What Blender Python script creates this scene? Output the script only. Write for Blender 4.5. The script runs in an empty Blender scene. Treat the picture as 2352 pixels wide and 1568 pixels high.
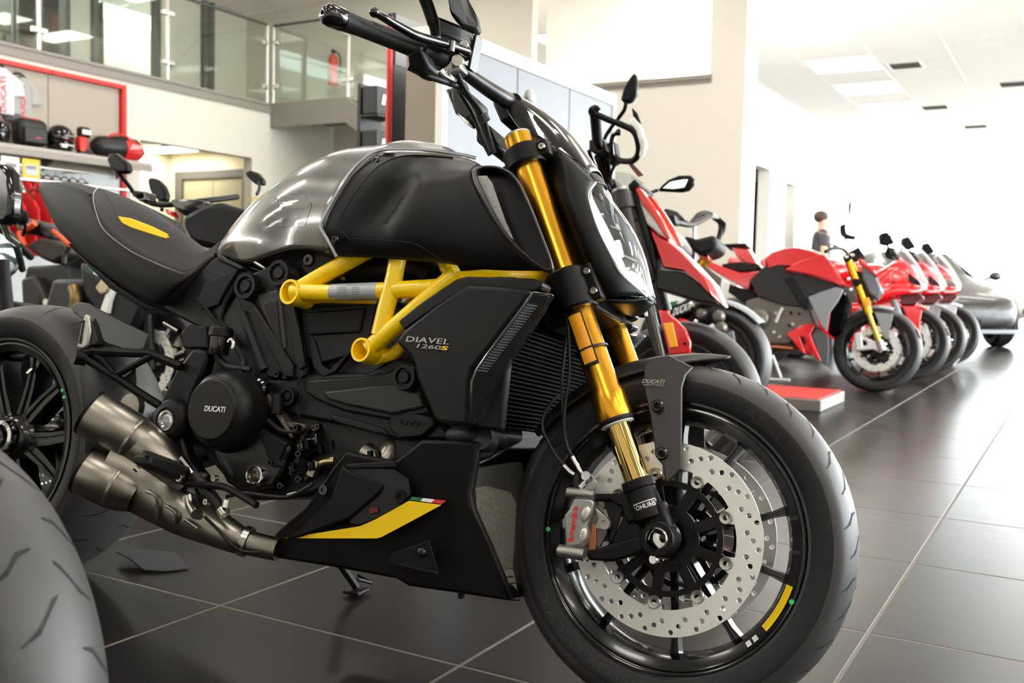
import bpy, bmesh, math, random
from math import sin, cos, pi, radians, atan2, hypot
from mathutils import Vector as V, Matrix as Mx
random.seed(7)
SC = bpy.context.scene
COL = SC.collection
# ------------------------------------------------------------------ camera
FPX, CAMH, YAW, PITCH, ROLL = 2301.36, 0.7333, 0.5197, -0.06217, -0.02391
RC = Mx.Rotation(YAW, 3, 'Z') @ Mx.Rotation(PITCH, 3, 'X') @ Mx.Rotation(ROLL, 3, 'Y')
CR, CF, CU = RC @ V((1, 0, 0)), RC @ V((0, 1, 0)), RC @ V((0, 0, 1))
CAM = V((0, 0, CAMH))
cd = bpy.data.cameras.new('camera')
cam = bpy.data.objects.new('camera', cd)
COL.objects.link(cam)
m = Mx.Identity(4)
for i, c in enumerate((CR, CU, -CF)):
    for j in range(3):
        m[j][i] = c[j]
m.translation = CAM
cam.matrix_world = m
cd.sensor_width = 36.0
cd.lens = FPX / 2352 * 36.0
cd.clip_start = 0.05
cd.clip_end = 300
cd.dof.use_dof = True
cd.dof.focus_distance = 1.62
cd.dof.aperture_fstop = 7.1
SC.camera = cam
# ------------------------------------------------------------------ world, light, exposure
SC.view_settings.view_transform = 'Standard'
SC.view_settings.look = 'None'
SC.view_settings.gamma = 1.0
SC.view_settings.use_curve_mapping = False
SC.view_settings.exposure = 1.12
w = bpy.data.worlds.new('bright_overcast_sky')
SC.world = w
w.use_nodes = True
wb = w.node_tree.nodes['Background']
wb.inputs['Color'].default_value = (0.93, 0.97, 1.0, 1)
wb.inputs['Strength'].default_value = 10.0


def area(name, loc, sx, sy, power, color, rot=(0, 0, 0)):
    l = bpy.data.lights.new(name, 'AREA')
    l.shape = 'RECTANGLE'
    l.size, l.size_y, l.energy, l.color = sx, sy, power, color
    o = bpy.data.objects.new(name, l)
    COL.objects.link(o)
    o.location = loc
    o.rotation_euler = rot
    return o


# ------------------------------------------------------------------ pixel -> place helpers
def ray(px, py):
    return CF + CR * ((px - 1176) / FPX) - CU * ((py - 784) / FPX)


def on_x(px, py, X):
    d = ray(px, py)
    return CAM + d * ((X - CAM.x) / d.x)


def on_y(px, py, Y):
    d = ray(px, py)
    return CAM + d * ((Y - CAM.y) / d.y)


def on_z(px, py, Z=0.0):
    d = ray(px, py)
    return CAM + d * ((Z - CAM.z) / d.z)


class Frame:
    """a local frame; .at(px,py,y) is the local point on the plane y of the frame that the pixel looks at"""
    def __init__(s, M4):
        s.M = M4
        s.I = M4.inverted()
        s.c = s.I @ CAM
        s.R = s.I.to_3x3()

    def at(s, px, py, y=0.0):
        d = s.R @ ray(px, py)
        return s.c + d * ((y - s.c.y) / d.y)

    def atx(s, px, py, x):
        d = s.R @ ray(px, py)
        return s.c + d * ((x - s.c.x) / d.x)

    def atn(s, px, py, p0, n):
        d = s.R @ ray(px, py)
        return s.c + d * ((V(p0) - s.c).dot(V(n)) / d.dot(V(n)))


# ------------------------------------------------------------------ materials
MATS = {}


def s2l(c):
    c = c / 255.0
    return c / 12.92 if c <= 0.04045 else ((c + 0.055) / 1.055) ** 2.4


def mat(name, rgb, rough=0.5, metal=0.0, coat=0.0, bump=0.0, bscale=400.0, spec=0.5, emit=0.0, var=0.0, vscale=6.0,
        alpha=1.0, trans=0.0, ior=1.45, aniso=0.0, stretch=None):
    if name in MATS:
        return MATS[name]
    mt = bpy.data.materials.new(name)
    mt.use_nodes = True
    nt = mt.node_tree
    b = nt.nodes['Principled BSDF']
    col = tuple(s2l(c) for c in rgb) + (1,)
    b.inputs['Base Color'].default_value = col
    b.inputs['Roughness'].default_value = rough
    b.inputs['Metallic'].default_value = metal
    b.inputs['Coat Weight'].default_value = coat
    b.inputs['Coat Roughness'].default_value = 0.06
    b.inputs['Specular IOR Level'].default_value = spec
    b.inputs['IOR'].default_value = ior
    b.inputs['Alpha'].default_value = alpha
    b.inputs['Transmission Weight'].default_value = trans
    b.inputs['Anisotropic'].default_value = aniso
    if emit:
        b.inputs['Emission Color'].default_value = col
        b.inputs['Emission Strength'].default_value = emit
    tc = nt.nodes.new('ShaderNodeTexCoord')
    mp = nt.nodes.new('ShaderNodeMapping')
    nt.links.new(tc.outputs['Object'], mp.inputs['Vector'])
    if stretch:
        mp.inputs['Scale'].default_value = stretch
    nz = nt.nodes.new('ShaderNodeTexNoise')
    nz.inputs['Scale'].default_value = vscale
    nz.inputs['Detail'].default_value = 5
    nt.links.new(mp.outputs['Vector'], nz.inputs['Vector'])
    v = var if var else 0.04
    mr = nt.nodes.new('ShaderNodeMapRange')
    mr.inputs['To Min'].default_value = max(0.02, rough - v)
    mr.inputs['To Max'].default_value = min(1, rough + v)
    nt.links.new(nz.outputs['Fac'], mr.inputs['Value'])
    nt.links.new(mr.outputs['Result'], b.inputs['Roughness'])
    if var:
        mx = nt.nodes.new('ShaderNodeMix')
        mx.data_type = 'RGBA'
        mx.inputs['A'].default_value = tuple(c * (1 - var) for c in col[:3]) + (1,)
        mx.inputs['B'].default_value = tuple(min(1, c * (1 + var)) for c in col[:3]) + (1,)
        nt.links.new(nz.outputs['Fac'], mx.inputs['Factor'])
        nt.links.new(mx.outputs['Result'], b.inputs['Base Color'])
    if bump:
        n2 = nt.nodes.new('ShaderNodeTexNoise')
        n2.inputs['Scale'].default_value = bscale
        n2.inputs['Detail'].default_value = 2
        nt.links.new(tc.outputs['Object'], n2.inputs['Vector'])
        bp = nt.nodes.new('ShaderNodeBump')
        bp.inputs['Strength'].default_value = bump
        bp.inputs['Distance'].default_value = 0.001
        nt.links.new(n2.outputs['Fac'], bp.inputs['Height'])
        nt.links.new(bp.outputs['Normal'], b.inputs['Normal'])
    MATS[name] = mt
    return mt


def glass(name, tint, mixf=0.12, rough=0.02):
    """thin sheet glass: mostly see-through, a little mirror"""
    if name in MATS:
        return MATS[name]
    mt = bpy.data.materials.new(name)
    mt.use_nodes = True
    nt = mt.node_tree
    nt.nodes.clear()
    o = nt.nodes.new('ShaderNodeOutputMaterial')
    t = nt.nodes.new('ShaderNodeBsdfTransparent')
    t.inputs['Color'].default_value = tuple(s2l(c) for c in tint) + (1,)
    g = nt.nodes.new('ShaderNodeBsdfGlossy')
    g.inputs['Roughness'].default_value = rough
    fr = nt.nodes.new('ShaderNodeLayerWeight')
    fr.inputs['Blend'].default_value = 0.5
    pw = nt.nodes.new('ShaderNodeMath')
    pw.operation = 'POWER'
    pw.inputs[1].default_value = 4.0
    ma = nt.nodes.new('ShaderNodeMath')
    ma.operation = 'MULTIPLY_ADD'
    ma.inputs[1].default_value = 0.7
    ma.inputs[2].default_value = mixf + 0.02
    nt.links.new(fr.outputs['Facing'], pw.inputs[0])
    nt.links.new(pw.outputs['Value'], ma.inputs[0])
    x = nt.nodes.new('ShaderNodeMixShader')
    nt.links.new(ma.outputs['Value'], x.inputs['Fac'])
    nt.links.new(t.outputs['BSDF'], x.inputs[1])
    nt.links.new(g.outputs['BSDF'], x.inputs[2])
    nt.links.new(x.outputs['Shader'], o.inputs['Surface'])
    MATS[name] = mt
    return mt


# ------------------------------------------------------------------ mesh building
class MB:
    def __init__(s):
        s.v, s.f = [], []

    def add(s, vs, fs):
        n = len(s.v)
        s.v += [V(a) for a in vs]
        s.f += [tuple(n + i for i in f) for f in fs]
        return s

    def box(s, c, size, rot=None):
        hx, hy, hz = size[0] / 2, size[1] / 2, size[2] / 2
        vs = [V((x, y, z)) for x in (-hx, hx) for y in (-hy, hy) for z in (-hz, hz)]
        if rot is not None:
            vs = [rot @ v for v in vs]
        vs = [v + V(c) for v in vs]
        return s.add(vs, [(0, 1, 3, 2), (4, 6, 7, 5), (0, 4, 5, 1), (2, 3, 7, 6), (0, 2, 6, 4), (1, 5, 7, 3)])

    def bx(s, x0, x1, y0, y1, z0, z1):
        return s.box(((x0 + x1) / 2, (y0 + y1) / 2, (z0 + z1) / 2), (abs(x1 - x0), abs(y1 - y0), abs(z1 - z0)))

    def loft(s, rows, cu=False, cv=False, cap=False):
        """rows: list of equally long point lists; cv closes along a row, cu closes last row to first"""
        n, k = len(rows), len(rows[0])
        vs = [p for r in rows for p in r]
        fs = []
        for i in range(n if cu else n - 1):
            for j in range(k if cv else k - 1):
                a, b = i, (i + 1) % n
                c, d = j, (j + 1) % k
                fs.append((a * k + c, a * k + d, b * k + d, b * k + c))
        if cap:
            fs.append(tuple(range(k))[::-1])
            fs.append(tuple((n - 1) * k + j for j in range(k)))
        return s.add(vs, fs)

    def tube(s, pts, r, n=12, caps=True, hollow=False):
        pts = [V(p) for p in pts]
        rr = r if isinstance(r, (list, tuple)) else [r] * len(pts)
        rows = []
        up = None
        for i, p in enumerate(pts):
            t = (pts[min(i + 1, len(pts) - 1)] - pts[max(i - 1, 0)]).normalized()
            if up is None:
                up = V((0, 0, 1)) if abs(t.z) < 0.9 else V((1, 0, 0))
            a = (up - t * up.dot(t))
            if a.length < 1e-6:
                a = t.orthogonal()
            a.normalize()
            up = a
            b = t.cross(a)
            rows.append([p + (a * cos(q) + b * sin(q)) * rr[i] for q in (2 * pi * j / n for j in range(n))])
        return s.loft(rows, cv=True, cap=caps)

    def lathe(s, prof, o, axis, n=32, a0=0.0, a1=None, xd=None, closed=False):
        """prof: (radius, distance along axis)"""
        ax = V(axis).normalized()
        xd = V(xd) if xd is not None else (V((0, 0, 1)) if abs(ax.z) < 0.9 else V((1, 0, 0)))
        xd = (xd - ax * xd.dot(ax)).normalized()
        yd = ax.cross(xd)
        full = a1 is None
        a1 = a0 + 2 * pi if full else a1
        m_ = n if full else n + 1
        rows = []
        for j in range(m_):
            q = a0 + (a1 - a0) * j / n
            d = xd * cos(q) + yd * sin(q)
            rows.append([V(o) + d * max(r, 1e-5) + ax * t for r, t in prof])
        s.loft(rows, cu=full, cv=closed)
        if not full and closed:
            k = len(prof)
            n0 = len(s.v) - m_ * k
            s.f.append(tuple(n0 + i for i in range(k)))
            s.f.append(tuple(n0 + (m_ - 1) * k + i for i in range(k))[::-1])
        return s

    def slab(s, pts, ext):
        """polygon pts swept by the vector ext (or list of vectors)"""
        pts = [V(p) for p in pts]
        n = len(pts)
        e = ext if isinstance(ext, list) else [V(ext)] * n
        vs = pts + [p + V(q) for p, q in zip(pts, e)]
        fs = [tuple(range(n)), tuple(range(2 * n - 1, n - 1, -1))]
        fs += [(i, (i + 1) % n, n + (i + 1) % n, n + i)[::-1] for i in range(n)]
        return s.add(vs, fs)

    def ringslab(s, outer, inner, ext):
        n = len(outer)
        o_, i_ = [V(p) for p in outer], [V(p) for p in inner]
        e = V(ext)
        rows = [o_, i_, [p + e for p in i_], [p + e for p in o_]]
        return s.loft(rows, cu=True, cv=True)

    def sphere(s, c, r, n=12, sc=(1, 1, 1)):
        prof = [(r * sin(pi * i / (n // 2 + 1)), -r * cos(pi * i / (n // 2 + 1))) for i in range(0, n // 2 + 2)]
        k0 = len(s.v)
        s.lathe(prof, (0, 0, 0), (0, 0, 1), n)
        for i in range(k0, len(s.v)):
            v = s.v[i]
            s.v[i] = V((v.x * sc[0], v.y * sc[1], v.z * sc[2])) + V(c)
        return s

    def mir(s):
        o = MB()
        o.v = [V((v.x, -v.y, v.z)) for v in s.v]
        o.f = [f[::-1] for f in s.f]
        return o

    def xf(s, M4):
        s.v = [M4 @ v for v in s.v]
        return s


def cat(pts, n=6, closed=False):
    """catmull-rom through the points"""
    P = [V(p) for p in pts]
    if len(P) < 3:
        return P
    out = []
    k = len(P)
    for i in range(k if closed else k - 1):
        if closed:
            a, b, c, d = P[i - 1], P[i], P[(i + 1) % k], P[(i + 2) % k]
        else:
            a, b, c, d = P[max(i - 1, 0)], P[i], P[i + 1], P[min(i + 2, k - 1)]
        for j in range(n):
            t = j / n
            out.append(0.5 * ((2 * b) + (c - a) * t + (2 * a - 5 * b + 4 * c - d) * t * t + (3 * b - a - 3 * c + d) * t ** 3))
    if not closed:
        out.append(P[-1])
    return out


def put(o, parent=None, label=None, cat=None, group=None, kind=None):
    COL.objects.link(o)
    if parent is not None:
        o.parent = parent
    if label:
        o['label'] = label
    if cat:
        o['category'] = cat
    if group:
        o['group'] = group
    if kind:
        o['kind'] = kind
    return o


def mk(name, mb, mt, parent=None, sharp=35, bevel=0, seg=2, sub=0, solid=0, xf=None, recalc=True, weld=1e-5, **kw):
    me = bpy.data.meshes.new(name)
    if isinstance(mb, MB):
        me.from_pydata([tuple(v) for v in mb.v], [], mb.f)
        bm = bmesh.new()
        bm.from_mesh(me)
        if weld:
            bmesh.ops.remove_doubles(bm, verts=bm.verts, dist=weld)
        if recalc:
            bmesh.ops.recalc_face_normals(bm, faces=bm.faces)
        bm.to_mesh(me)
        bm.free()
    else:
        me = mb
    me.polygons.foreach_set('use_smooth', [bool(sharp or sub)] * len(me.polygons))
    if sharp and not sub:
        me.set_sharp_from_angle(angle=radians(sharp))
    o = bpy.data.objects.new(name, me)
    if isinstance(mt, bpy.types.Material) and not me.materials:
        me.materials.append(mt)
    put(o, parent, **kw)
    if xf is not None:
        o.matrix_local = xf
    if sub:
        md = o.modifiers.new('u', 'SUBSURF')
        md.levels = md.render_levels = sub
        md.boundary_smooth = 'PRESERVE_CORNERS'
    if solid:
        md = o.modifiers.new('s', 'SOLIDIFY')
        md.thickness = solid
        md.offset = -1
    if bevel:
        md = o.modifiers.new('b', 'BEVEL')
        md.width = bevel
        md.segments = seg
        md.limit_method = 'ANGLE'
        md.angle_limit = radians(40)
        md.harden_normals = False
    return o


def empty(name, loc=(0, 0, 0), rz=0.0, **kw):
    o = bpy.data.objects.new(name, None)
    o.location = loc
    o.rotation_euler = (0, 0, rz)
    o.empty_display_size = 0.1
    return put(o, **kw)


def text(name, body, mt, parent, o, ux, uy, depth=0.0006, shear=0.0, xf=None, space=1.0, bold=0.0):
    """lettering filling the parallelogram o, ux (width vector), uy (cap height vector)"""
    cu = bpy.data.curves.new('t', 'FONT')
    cu.body = body
    cu.shear = shear
    cu.space_character = space
    cu.offset = bold
    cu.resolution_u = 3
    tmp = bpy.data.objects.new('t', cu)
    me = bpy.data.meshes.new_from_object(tmp)
    bpy.data.objects.remove(tmp)
    xs = [v.co.x for v in me.vertices]
    ys = [v.co.y for v in me.vertices]
    x0, x1, y0, y1 = min(xs), max(xs), min(ys), max(ys)
    o, ux, uy = V(o), V(ux), V(uy)
    nrm = ux.cross(uy).normalized()
    for v in me.vertices:
        v.co = o + ux * ((v.co.x - x0) / (x1 - x0)) + uy * ((v.co.y - y0) / (y1 - y0))
    me.update()
    bm = bmesh.new()
    bm.from_mesh(me)
    r = bmesh.ops.extrude_face_region(bm, geom=bm.faces[:])
    for e in r['geom']:
        if isinstance(e, bmesh.types.BMVert):
            e.co += nrm * depth
    bmesh.ops.recalc_face_normals(bm, faces=bm.faces)
    bm.to_mesh(me)
    bm.free()
    me.materials.clear()
    return mk(name, me, mt, parent, sharp=30, xf=xf)


def copy_tree(o, parent=None):
    c = o.copy()
    COL.objects.link(c)
    c.parent = parent
    for ch in list(o.children):
        d = copy_tree(ch, c)
        d.matrix_parent_inverse = ch.matrix_parent_inverse.copy()
    return c


# ================================================================== the room
CREAM = mat('cream_wall_paint', (214, 209, 196), 0.75, var=0.02, bump=0.05, bscale=250)
WHITE = mat('white_wall_paint', (246, 244, 238), 0.7, var=0.01)
GREY = mat('grey_trim_paint', (138, 131, 122), 0.5, var=0.03)
DGREY = mat('dark_grey_frame', (84, 82, 76), 0.45)
REDP = mat('red_powder_coat', (206, 38, 36), 0.4)
STEEL = mat('satin_steel', (190, 186, 180), 0.3, metal=1.0)
BLACKP = mat('black_plastic', (24, 24, 24), 0.45)
TILE_L = 0.6286
TX, TY = -0.3673, 2.1995


def tile_material():
    mt = bpy.data.materials.new('dark_porcelain_tile')
    mt.use_nodes = True
    nt = mt.node_tree
    b = nt.nodes['Principled BSDF']
    tc = nt.nodes.new('ShaderNodeTexCoord')
    mp = nt.nodes.new('ShaderNodeMapping')
    mp.inputs['Scale'].default_value = (1.2, 14, 1)
    geo = nt.nodes.new('ShaderNodeNewGeometry')
    nt.links.new(geo.outputs['Position'], mp.inputs['Vector'])
    nz = nt.nodes.new('ShaderNodeTexNoise')
    nz.inputs['Scale'].default_value = 1.6
    nz.inputs['Detail'].default_value = 6
    nt.links.new(mp.outputs['Vector'], nz.inputs['Vector'])
    cr = nt.nodes.new('ShaderNodeValToRGB')
    cr.color_ramp.elements[0].position = 0.3
    cr.color_ramp.elements[1].position = 0.7
    cr.color_ramp.elements[0].color = tuple(s2l(c) for c in (24, 22, 21)) + (1,)
    cr.color_ramp.elements[1].color = tuple(s2l(c) for c in (28, 26, 25)) + (1,)
    nt.links.new(nz.outputs['Fac'], cr.inputs['Fac'])
    nt.links.new(cr.outputs['Color'], b.inputs['Base Color'])
    mr = nt.nodes.new('ShaderNodeMapRange')
    mr.inputs['To Min'].default_value = 0.26
    mr.inputs['To Max'].default_value = 0.32
    nt.links.new(nz.outputs['Fac'], mr.inputs['Value'])
    nt.links.new(mr.outputs['Result'], b.inputs['Roughness'])
    b.inputs['Specular IOR Level'].default_value = 0.09
    return mt


TILE = tile_material()
GROUT = mat('floor_grout', (104, 97, 90), 0.9)
FX0, FX1, FY0, FY1 = -13.0, 8.0, -6.0, 34.0
fl = mk('floor', MB().bx(FX0, FX1, FY0, FY1, -0.12, -0.0006), GROUT, kind='structure')
g = 0.0035
tm = MB().bx(-TILE_L / 2 + g, TILE_L / 2 - g, -TILE_L / 2 + g, TILE_L / 2 - g, -0.006, 0.0)
tms = []
i0, i1 = math.floor((FX0 - TX) / TILE_L), math.ceil((FX1 - TX) / TILE_L)
j0, j1 = math.floor((FY0 - TY) / TILE_L), math.ceil((FY1 - TY) / TILE_L)
cells = []
for i in range(i0, i1):
    for j in range(j0, j1):
        c = V((TX + (i + 0.5) * TILE_L, TY + (j + 0.5) * TILE_L, 0))
        d = c - CAM
        z = d.dot(CF)
        vis = z > 0.3 and abs(d.dot(CR)) / z < 0.62 and abs(d.dot(CU)) / z < 0.62
        cells.append((0 if vis else 1, d.length, c))
cells.sort(key=lambda a: (a[0], a[1]))
first = None
rest = MB()
for q, (a, b_, c) in enumerate(cells):
    if q < 290 and a == 0:
        if first is None:
            first = mk('tile', tm, TILE, fl, sharp=0, bevel=0.0015, seg=1)
            first.location = c
        else:
            o = first.copy()
            COL.objects.link(o)
            o.location = c
    else:
        rest.bx(c.x - TILE_L / 2 + g, c.x + TILE_L / 2 - g, c.y - TILE_L / 2 + g, c.y + TILE_L / 2 - g, -0.006, 0.0)
mk('tile_field', rest, TILE, fl, sharp=0, kind='stuff')

# ---- ceiling: T-bar grid with panels
CZ = 4.8
CEILM = mat('ceiling_tile_white', (246, 240, 234), 0.9, bump=0.3, bscale=300, var=0.03, vscale=2)
TBAR = mat('ceiling_tbar_white', (245, 243, 238), 0.5)
ce = mk('ceiling', MB().bx(FX0, FX1, FY0, FY1, CZ + 0.02, CZ + 0.12), CEILM, kind='structure')
GX0, GY0 = -3.5 - 1.219 * 8, 0.27
bars = MB()
x = GX0
while x < FX1:
    bars.bx(x - 0.012, x + 0.012, FY0, FY1, CZ - 0.004, CZ + 0.02)
    x += 1.219
y = GY0 - 0.6096 * 10
while y < FY1:
    bars.bx(FX0, FX1, y - 0.012, y + 0.012, CZ - 0.003, CZ + 0.019)
    y += 0.6096
mk('tbar_grid', bars, TBAR, ce, sharp=0, kind='stuff')
pm = MB().bx(-0.597, 0.597, -0.292, 0.292, CZ - 0.001, CZ + 0.02)
pcells = []
for i in range(0, 17):
    for j in range(-10, 56):
        c = V((GX0 + (i + 0.5) * 1.219, GY0 + (j + 0.5) * 0.6096, 0))
        d = c + V((0, 0, CZ)) - CAM
        z = d.dot(CF)
        vis = z > 0.3 and abs(d.dot(CR)) / z < 0.56 and abs(d.dot(CU)) / z < 0.37
        pcells.append((0 if vis else 1, d.length, c, i, j))
LIGHT_AT = set()
for i in range(0, 17, 1):
    for j in range(-8, 56, 4):
        if (i % 3) == 1 or (i % 3 == 0 and i > 14):
            LIGHT_AT.add((i, j + (2 if i % 2 else 0)))
LIGHT_AT |= {(7, 27), (7, 23), (7, 31), (7, 35), (7, 39)}
pcells.sort(key=lambda a: (a[0], a[1]))
first = None
rest = MB()
nn = 0
for a, b_, c, i, j in pcells:
    if (i, j) in LIGHT_AT:
        continue
    if a == 0 and nn < 290:
        nn += 1
        if first is None:
            first = mk('ceiling_panel', pm, CEILM, ce, sharp=0)
            first.location = c
        else:
            o = first.copy()
            COL.objects.link(o)
            o.location = c
    elif a == 0:
        rest.bx(c.x - 0.597, c.x + 0.597, c.y - 0.292, c.y + 0.292, CZ - 0.001, CZ + 0.02)
if rest.v:
    mk('ceiling_panel_field', rest, CEILM, ce, sharp=0, kind='stuff')
DIFF = mat('lamp_diffuser', (255, 250, 240), 0.5, emit=9.5)
frame_mb = MB().ringslab([(-.6, -.3, 0), (.6, -.3, 0), (.6, .3, 0), (-.6, .3, 0)], [(-.57, -.27, 0), (.57, -.27, 0), (.57, .27, 0), (-.57, .27, 0)], (0, 0, 0.03))
lamp0 = None
for (i, j) in sorted(LIGHT_AT):
    c = V((GX0 + (i + 0.5) * 1.219, GY0 + (j + 0.5) * 0.6096, CZ - 0.008))
    if not (-11 < c.x < 7 and -4 < c.y < 32):
        continue
    if lamp0 is None:
        lamp0 = empty('ceiling_light', c, label='recessed fluorescent troffer glowing in the white tiled ceiling', cat='light', group='ceiling troffers')
        mk('lamp_frame', frame_mb, TBAR, lamp0, sharp=20)
        mk('diffuser', MB().bx(-.57, .57, -.27, .27, 0.012, 0.022), DIFF, lamp0, sharp=20)
    else:
        t = copy_tree(lamp0)
        t.location = c
for (x, y) in ((-3.1, 19.65), (-3.18, 24.4), (-2.64, 27.6), (-1.46, 22.2)):
    t = empty('ceiling_vent', (x, y, CZ - 0.012), label='dark louvred air vent set in the ceiling tiles', cat='vent', group='ceiling vents')
    mk('vent_frame', MB().ringslab([(-.3, -.3, 0), (.3, -.3, 0), (.3, .3, 0), (-.3, .3, 0)], [(-.26, -.26, 0), (.26, -.26, 0), (.26, .26, 0), (-.26, .26, 0)], (0, 0, .02)), TBAR, t)
    mk('vent_core', MB().bx(-.26, .26, -.26, .26, 0.008, 0.016), DGREY, t)
    for k in range(5):
        mk('louvre', MB().box((0, -.2 + k * .1, 0.004), (.5, .06, .006), Mx.Rotation(0.5, 3, 'X')), GREY, t, sharp=20)

# ---- left wall with doorway (plane x = -10) and mezzanine over it
WX = -10.0
DY0, DY1, DZ = 8.336, 10.20, 2.30
mk('wall_left', MB().bx(WX - .15, WX, FY0, DY0, 0, 2.97).bx(WX - .15, WX, DY1, 13.2, 0, 2.97).bx(WX - .15, WX, DY0, DY1, DZ, 2.97), CREAM, kind='structure', sharp=20)
trim_ = mk('trim_1', MB().bx(WX, WX + .03, FY0, 10.54, 2.955, 3.05).bx(WX - .01, WX + .05, FY0, 10.54, 3.05, 3.085), GREY, kind='structure', sharp=20)
mk('mezzanine_floor', MB().bx(-13, WX - .001, FY0, 13.2, 2.97, 3.05), GREY, kind='structure')
# small lobby behind the doorway
LOB = mat('lobby_wall_paint', (226, 216, 186), 0.75)
mk('wall_lobby', MB().bx(-12.98, -12.85, 7.2, 12.0, 0, 2.6).bx(-12.85, WX - .15, 8.0, 8.12, 0, 2.6).bx(-12.85, WX - .15, 11.3, 11.42, 0, 2.6), LOB, kind='structure', sharp=20)
mk('ceiling_lobby', MB().bx(-12.85, WX - .15, 8.0, 11.4, 2.6, 2.66), WHITE, kind='structure')
t = empty('lobby_light', (-12.2, 10.72, 2.565), label='square glowing ceiling light inside the doorway lobby', cat='light')
mk('lamp_frame', frame_mb, TBAR, t, sharp=20)
mk('diffuser', MB().bx(-.57, .57, -.27, .27, 0.002, 0.012), DIFF, t)
area('lobby_lamp', (-12.2, 10.6, 2.5), 1.1, .5, 2, (1, .94, .82))
# door pair in the lobby
dr = mk('door_1', MB().bx(-12.66, -12.50, 11.22, 11.3, 0, 2.3).bx(-11.2, -11.06, 11.22, 11.3, 0, 2.3).bx(-12.5, -11.2, 11.22, 11.3, 2.18, 2.3), DGREY, kind='structure', sharp=20)
LEAF = mat('door_leaf_taupe', (150, 146, 116), 0.6)
mk('door_leaf', MB().bx(-12.5, -11.86, 11.26, 11.29, 0.01, 2.18), LEAF, dr, sharp=20)
mk('door_leaf', MB().bx(-11.85, -11.2, 11.26, 11.29, 0.01, 2.18), LEAF, dr, sharp=20)

# ---- mezzanine: back wall with glazed office fronts, glass balustrade
mk('wall_mezzanine', MB().bx(-11.95, -11.8, FY0, 8.0, 3.05, 3.3).bx(-11.95, -11.8, 8.68, 9.02, 3.05, CZ).bx(-11.95, -11.8, 10.16, 10.98, 3.05, CZ).bx(-11.95, -11.8, 11.12, 13.2, 3.05, CZ).bx(-14.2, -14.05, FY0, 13.2, 3.05, CZ), CREAM, kind='structure', sharp=20)
OFFGL = glass('office_glass', (200, 206, 202), 0.05)


def office_window(n, y0, y1, mull=()):
    fr = MB()
    for yy in (y0, y1):
        fr.bx(-11.86, -11.72, yy - .035, yy + .035, 3.05, CZ)
    for yy in mull:
        fr.bx(-11.84, -11.76, yy - .02, yy + .02, 3.05, CZ)
    fr.bx(-11.86, -11.74, y0, y1, 3.05, 3.12)
    o = mk('window_%d' % n, fr, DGREY, kind='structure', sharp=20)
    ys = [y0] + list(mull) + [y1]
    for a, b in zip(ys, ys[1:]):
        mk('pane', MB().bx(-11.80, -11.79, a + .03, b - .03, 3.12, CZ), OFFGL, o, sharp=20)
    return o


office_window(1, 6.4, 8.62, (7.9,))
office_window(2, 9.06, 10.1)
office_window(3, 10.98, 11.12)
# things in the glazed rooms
OFFD = mat('dark_upholstery', (52, 50, 48), 0.7)
t = empty('office_desk', (-12.9, 7.55, 3.05), label='cream topped desk behind the upper office glass', cat='desk')
mk('desk_top', MB().bx(-.45, .45, -.75, .75, .72, .78), mat('cream_laminate', (225, 212, 180), .5), t, bevel=.008)
for sx in (-1, 1):
    for sy in (-1, 1):
        mk('leg', MB().bx(sx * .4 - .02, sx * .4 + .02, sy * .68 - .02, sy * .68 + .02, 0, .72), DGREY, t)
t = empty('office_chair', (-12.3, 6.2, 3.05), label='dark office chair beside the cream upstairs desk', cat='chair')
mk('seat', MB().box((0, 0, .48), (.5, .5, .09)), OFFD, t, bevel=.03)
mk('backrest', MB().box((0, .24, .85), (.46, .07, .6)), OFFD, t, bevel=.03)
mk('column', MB().tube([(0, 0, .1), (0, 0, .44)], .03), BLACKP, t)
for k in range(5):
    a = k * 2 * pi / 5
    mk('leg', MB().tube([(0, 0, .1), (.28 * cos(a), .28 * sin(a), .04)], .018, 8), BLACKP, t)
t = empty('storage_rack', (-13.2, 9.55, 3.05), label='dark upstairs storage rack crammed with black and red gear', cat='rack')
mk('back_panel', MB().bx(-.5, -.46, -.7, .7, 0, 1.7), mat('dark_interior', (40, 36, 34), .8), t)
for k in range(4):
    mk('shelf', MB().bx(-.46, .1, -.68, .68, .12 + k * .48, .15 + k * .48), DGREY, t)
for sy in (-.68, .68):
    mk('upright', MB().bx(-.46, .1, sy - .02, sy + .02, 0, 1.7), DGREY, t)
for k in range(4):
    for q in range(5):
        cx_ = -.52 + q * .26 + random.uniform(-.02, .02)
        h = random.uniform(.22, .4)
        b = empty('gear_box', (-13.2 - .15, 9.55 + cx_, 3.05 + .151 + k * .48), label='small %s gear carton on the upstairs rack' % ('red' if (k + q) % 4 == 0 else 'black'), cat='box', group='cartons on the upstairs rack, %s' % ('red' if (k + q) % 4 == 0 else 'black'))
        mk('carton', MB().box((0, 0, h / 2), (.3, .2, h)), mat('carton_red', (150, 30, 24), .6) if (k + q) % 4 == 0 else BLACKP, b, bevel=.004)
        mk('lid', MB().box((0, 0, h + .012), (.31, .21, .024)), BLACKP, b, bevel=.004)

RAILG = glass('balustrade_glass', (246, 250, 246), 0.04)


def glass_panel(parent, a, b, z0, z1, zb=None):
    """vertical pane between the ground points a and b"""
    a, b = V(a), V(b)
    d = (b - a)
    n_ = V((-d.y, d.x, 0)).normalized() * .012
    z0b = z0 if zb is None else z0 + zb
    z1b = z1 if zb is None else z1 + zb
    return mk('glass_panel', MB().slab([a + V((0, 0, z0)), b + V((0, 0, z0b)), b + V((0, 0, z1b)), a + V((0, 0, z1))], n_), RAILG, parent, sharp=20)


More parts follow.
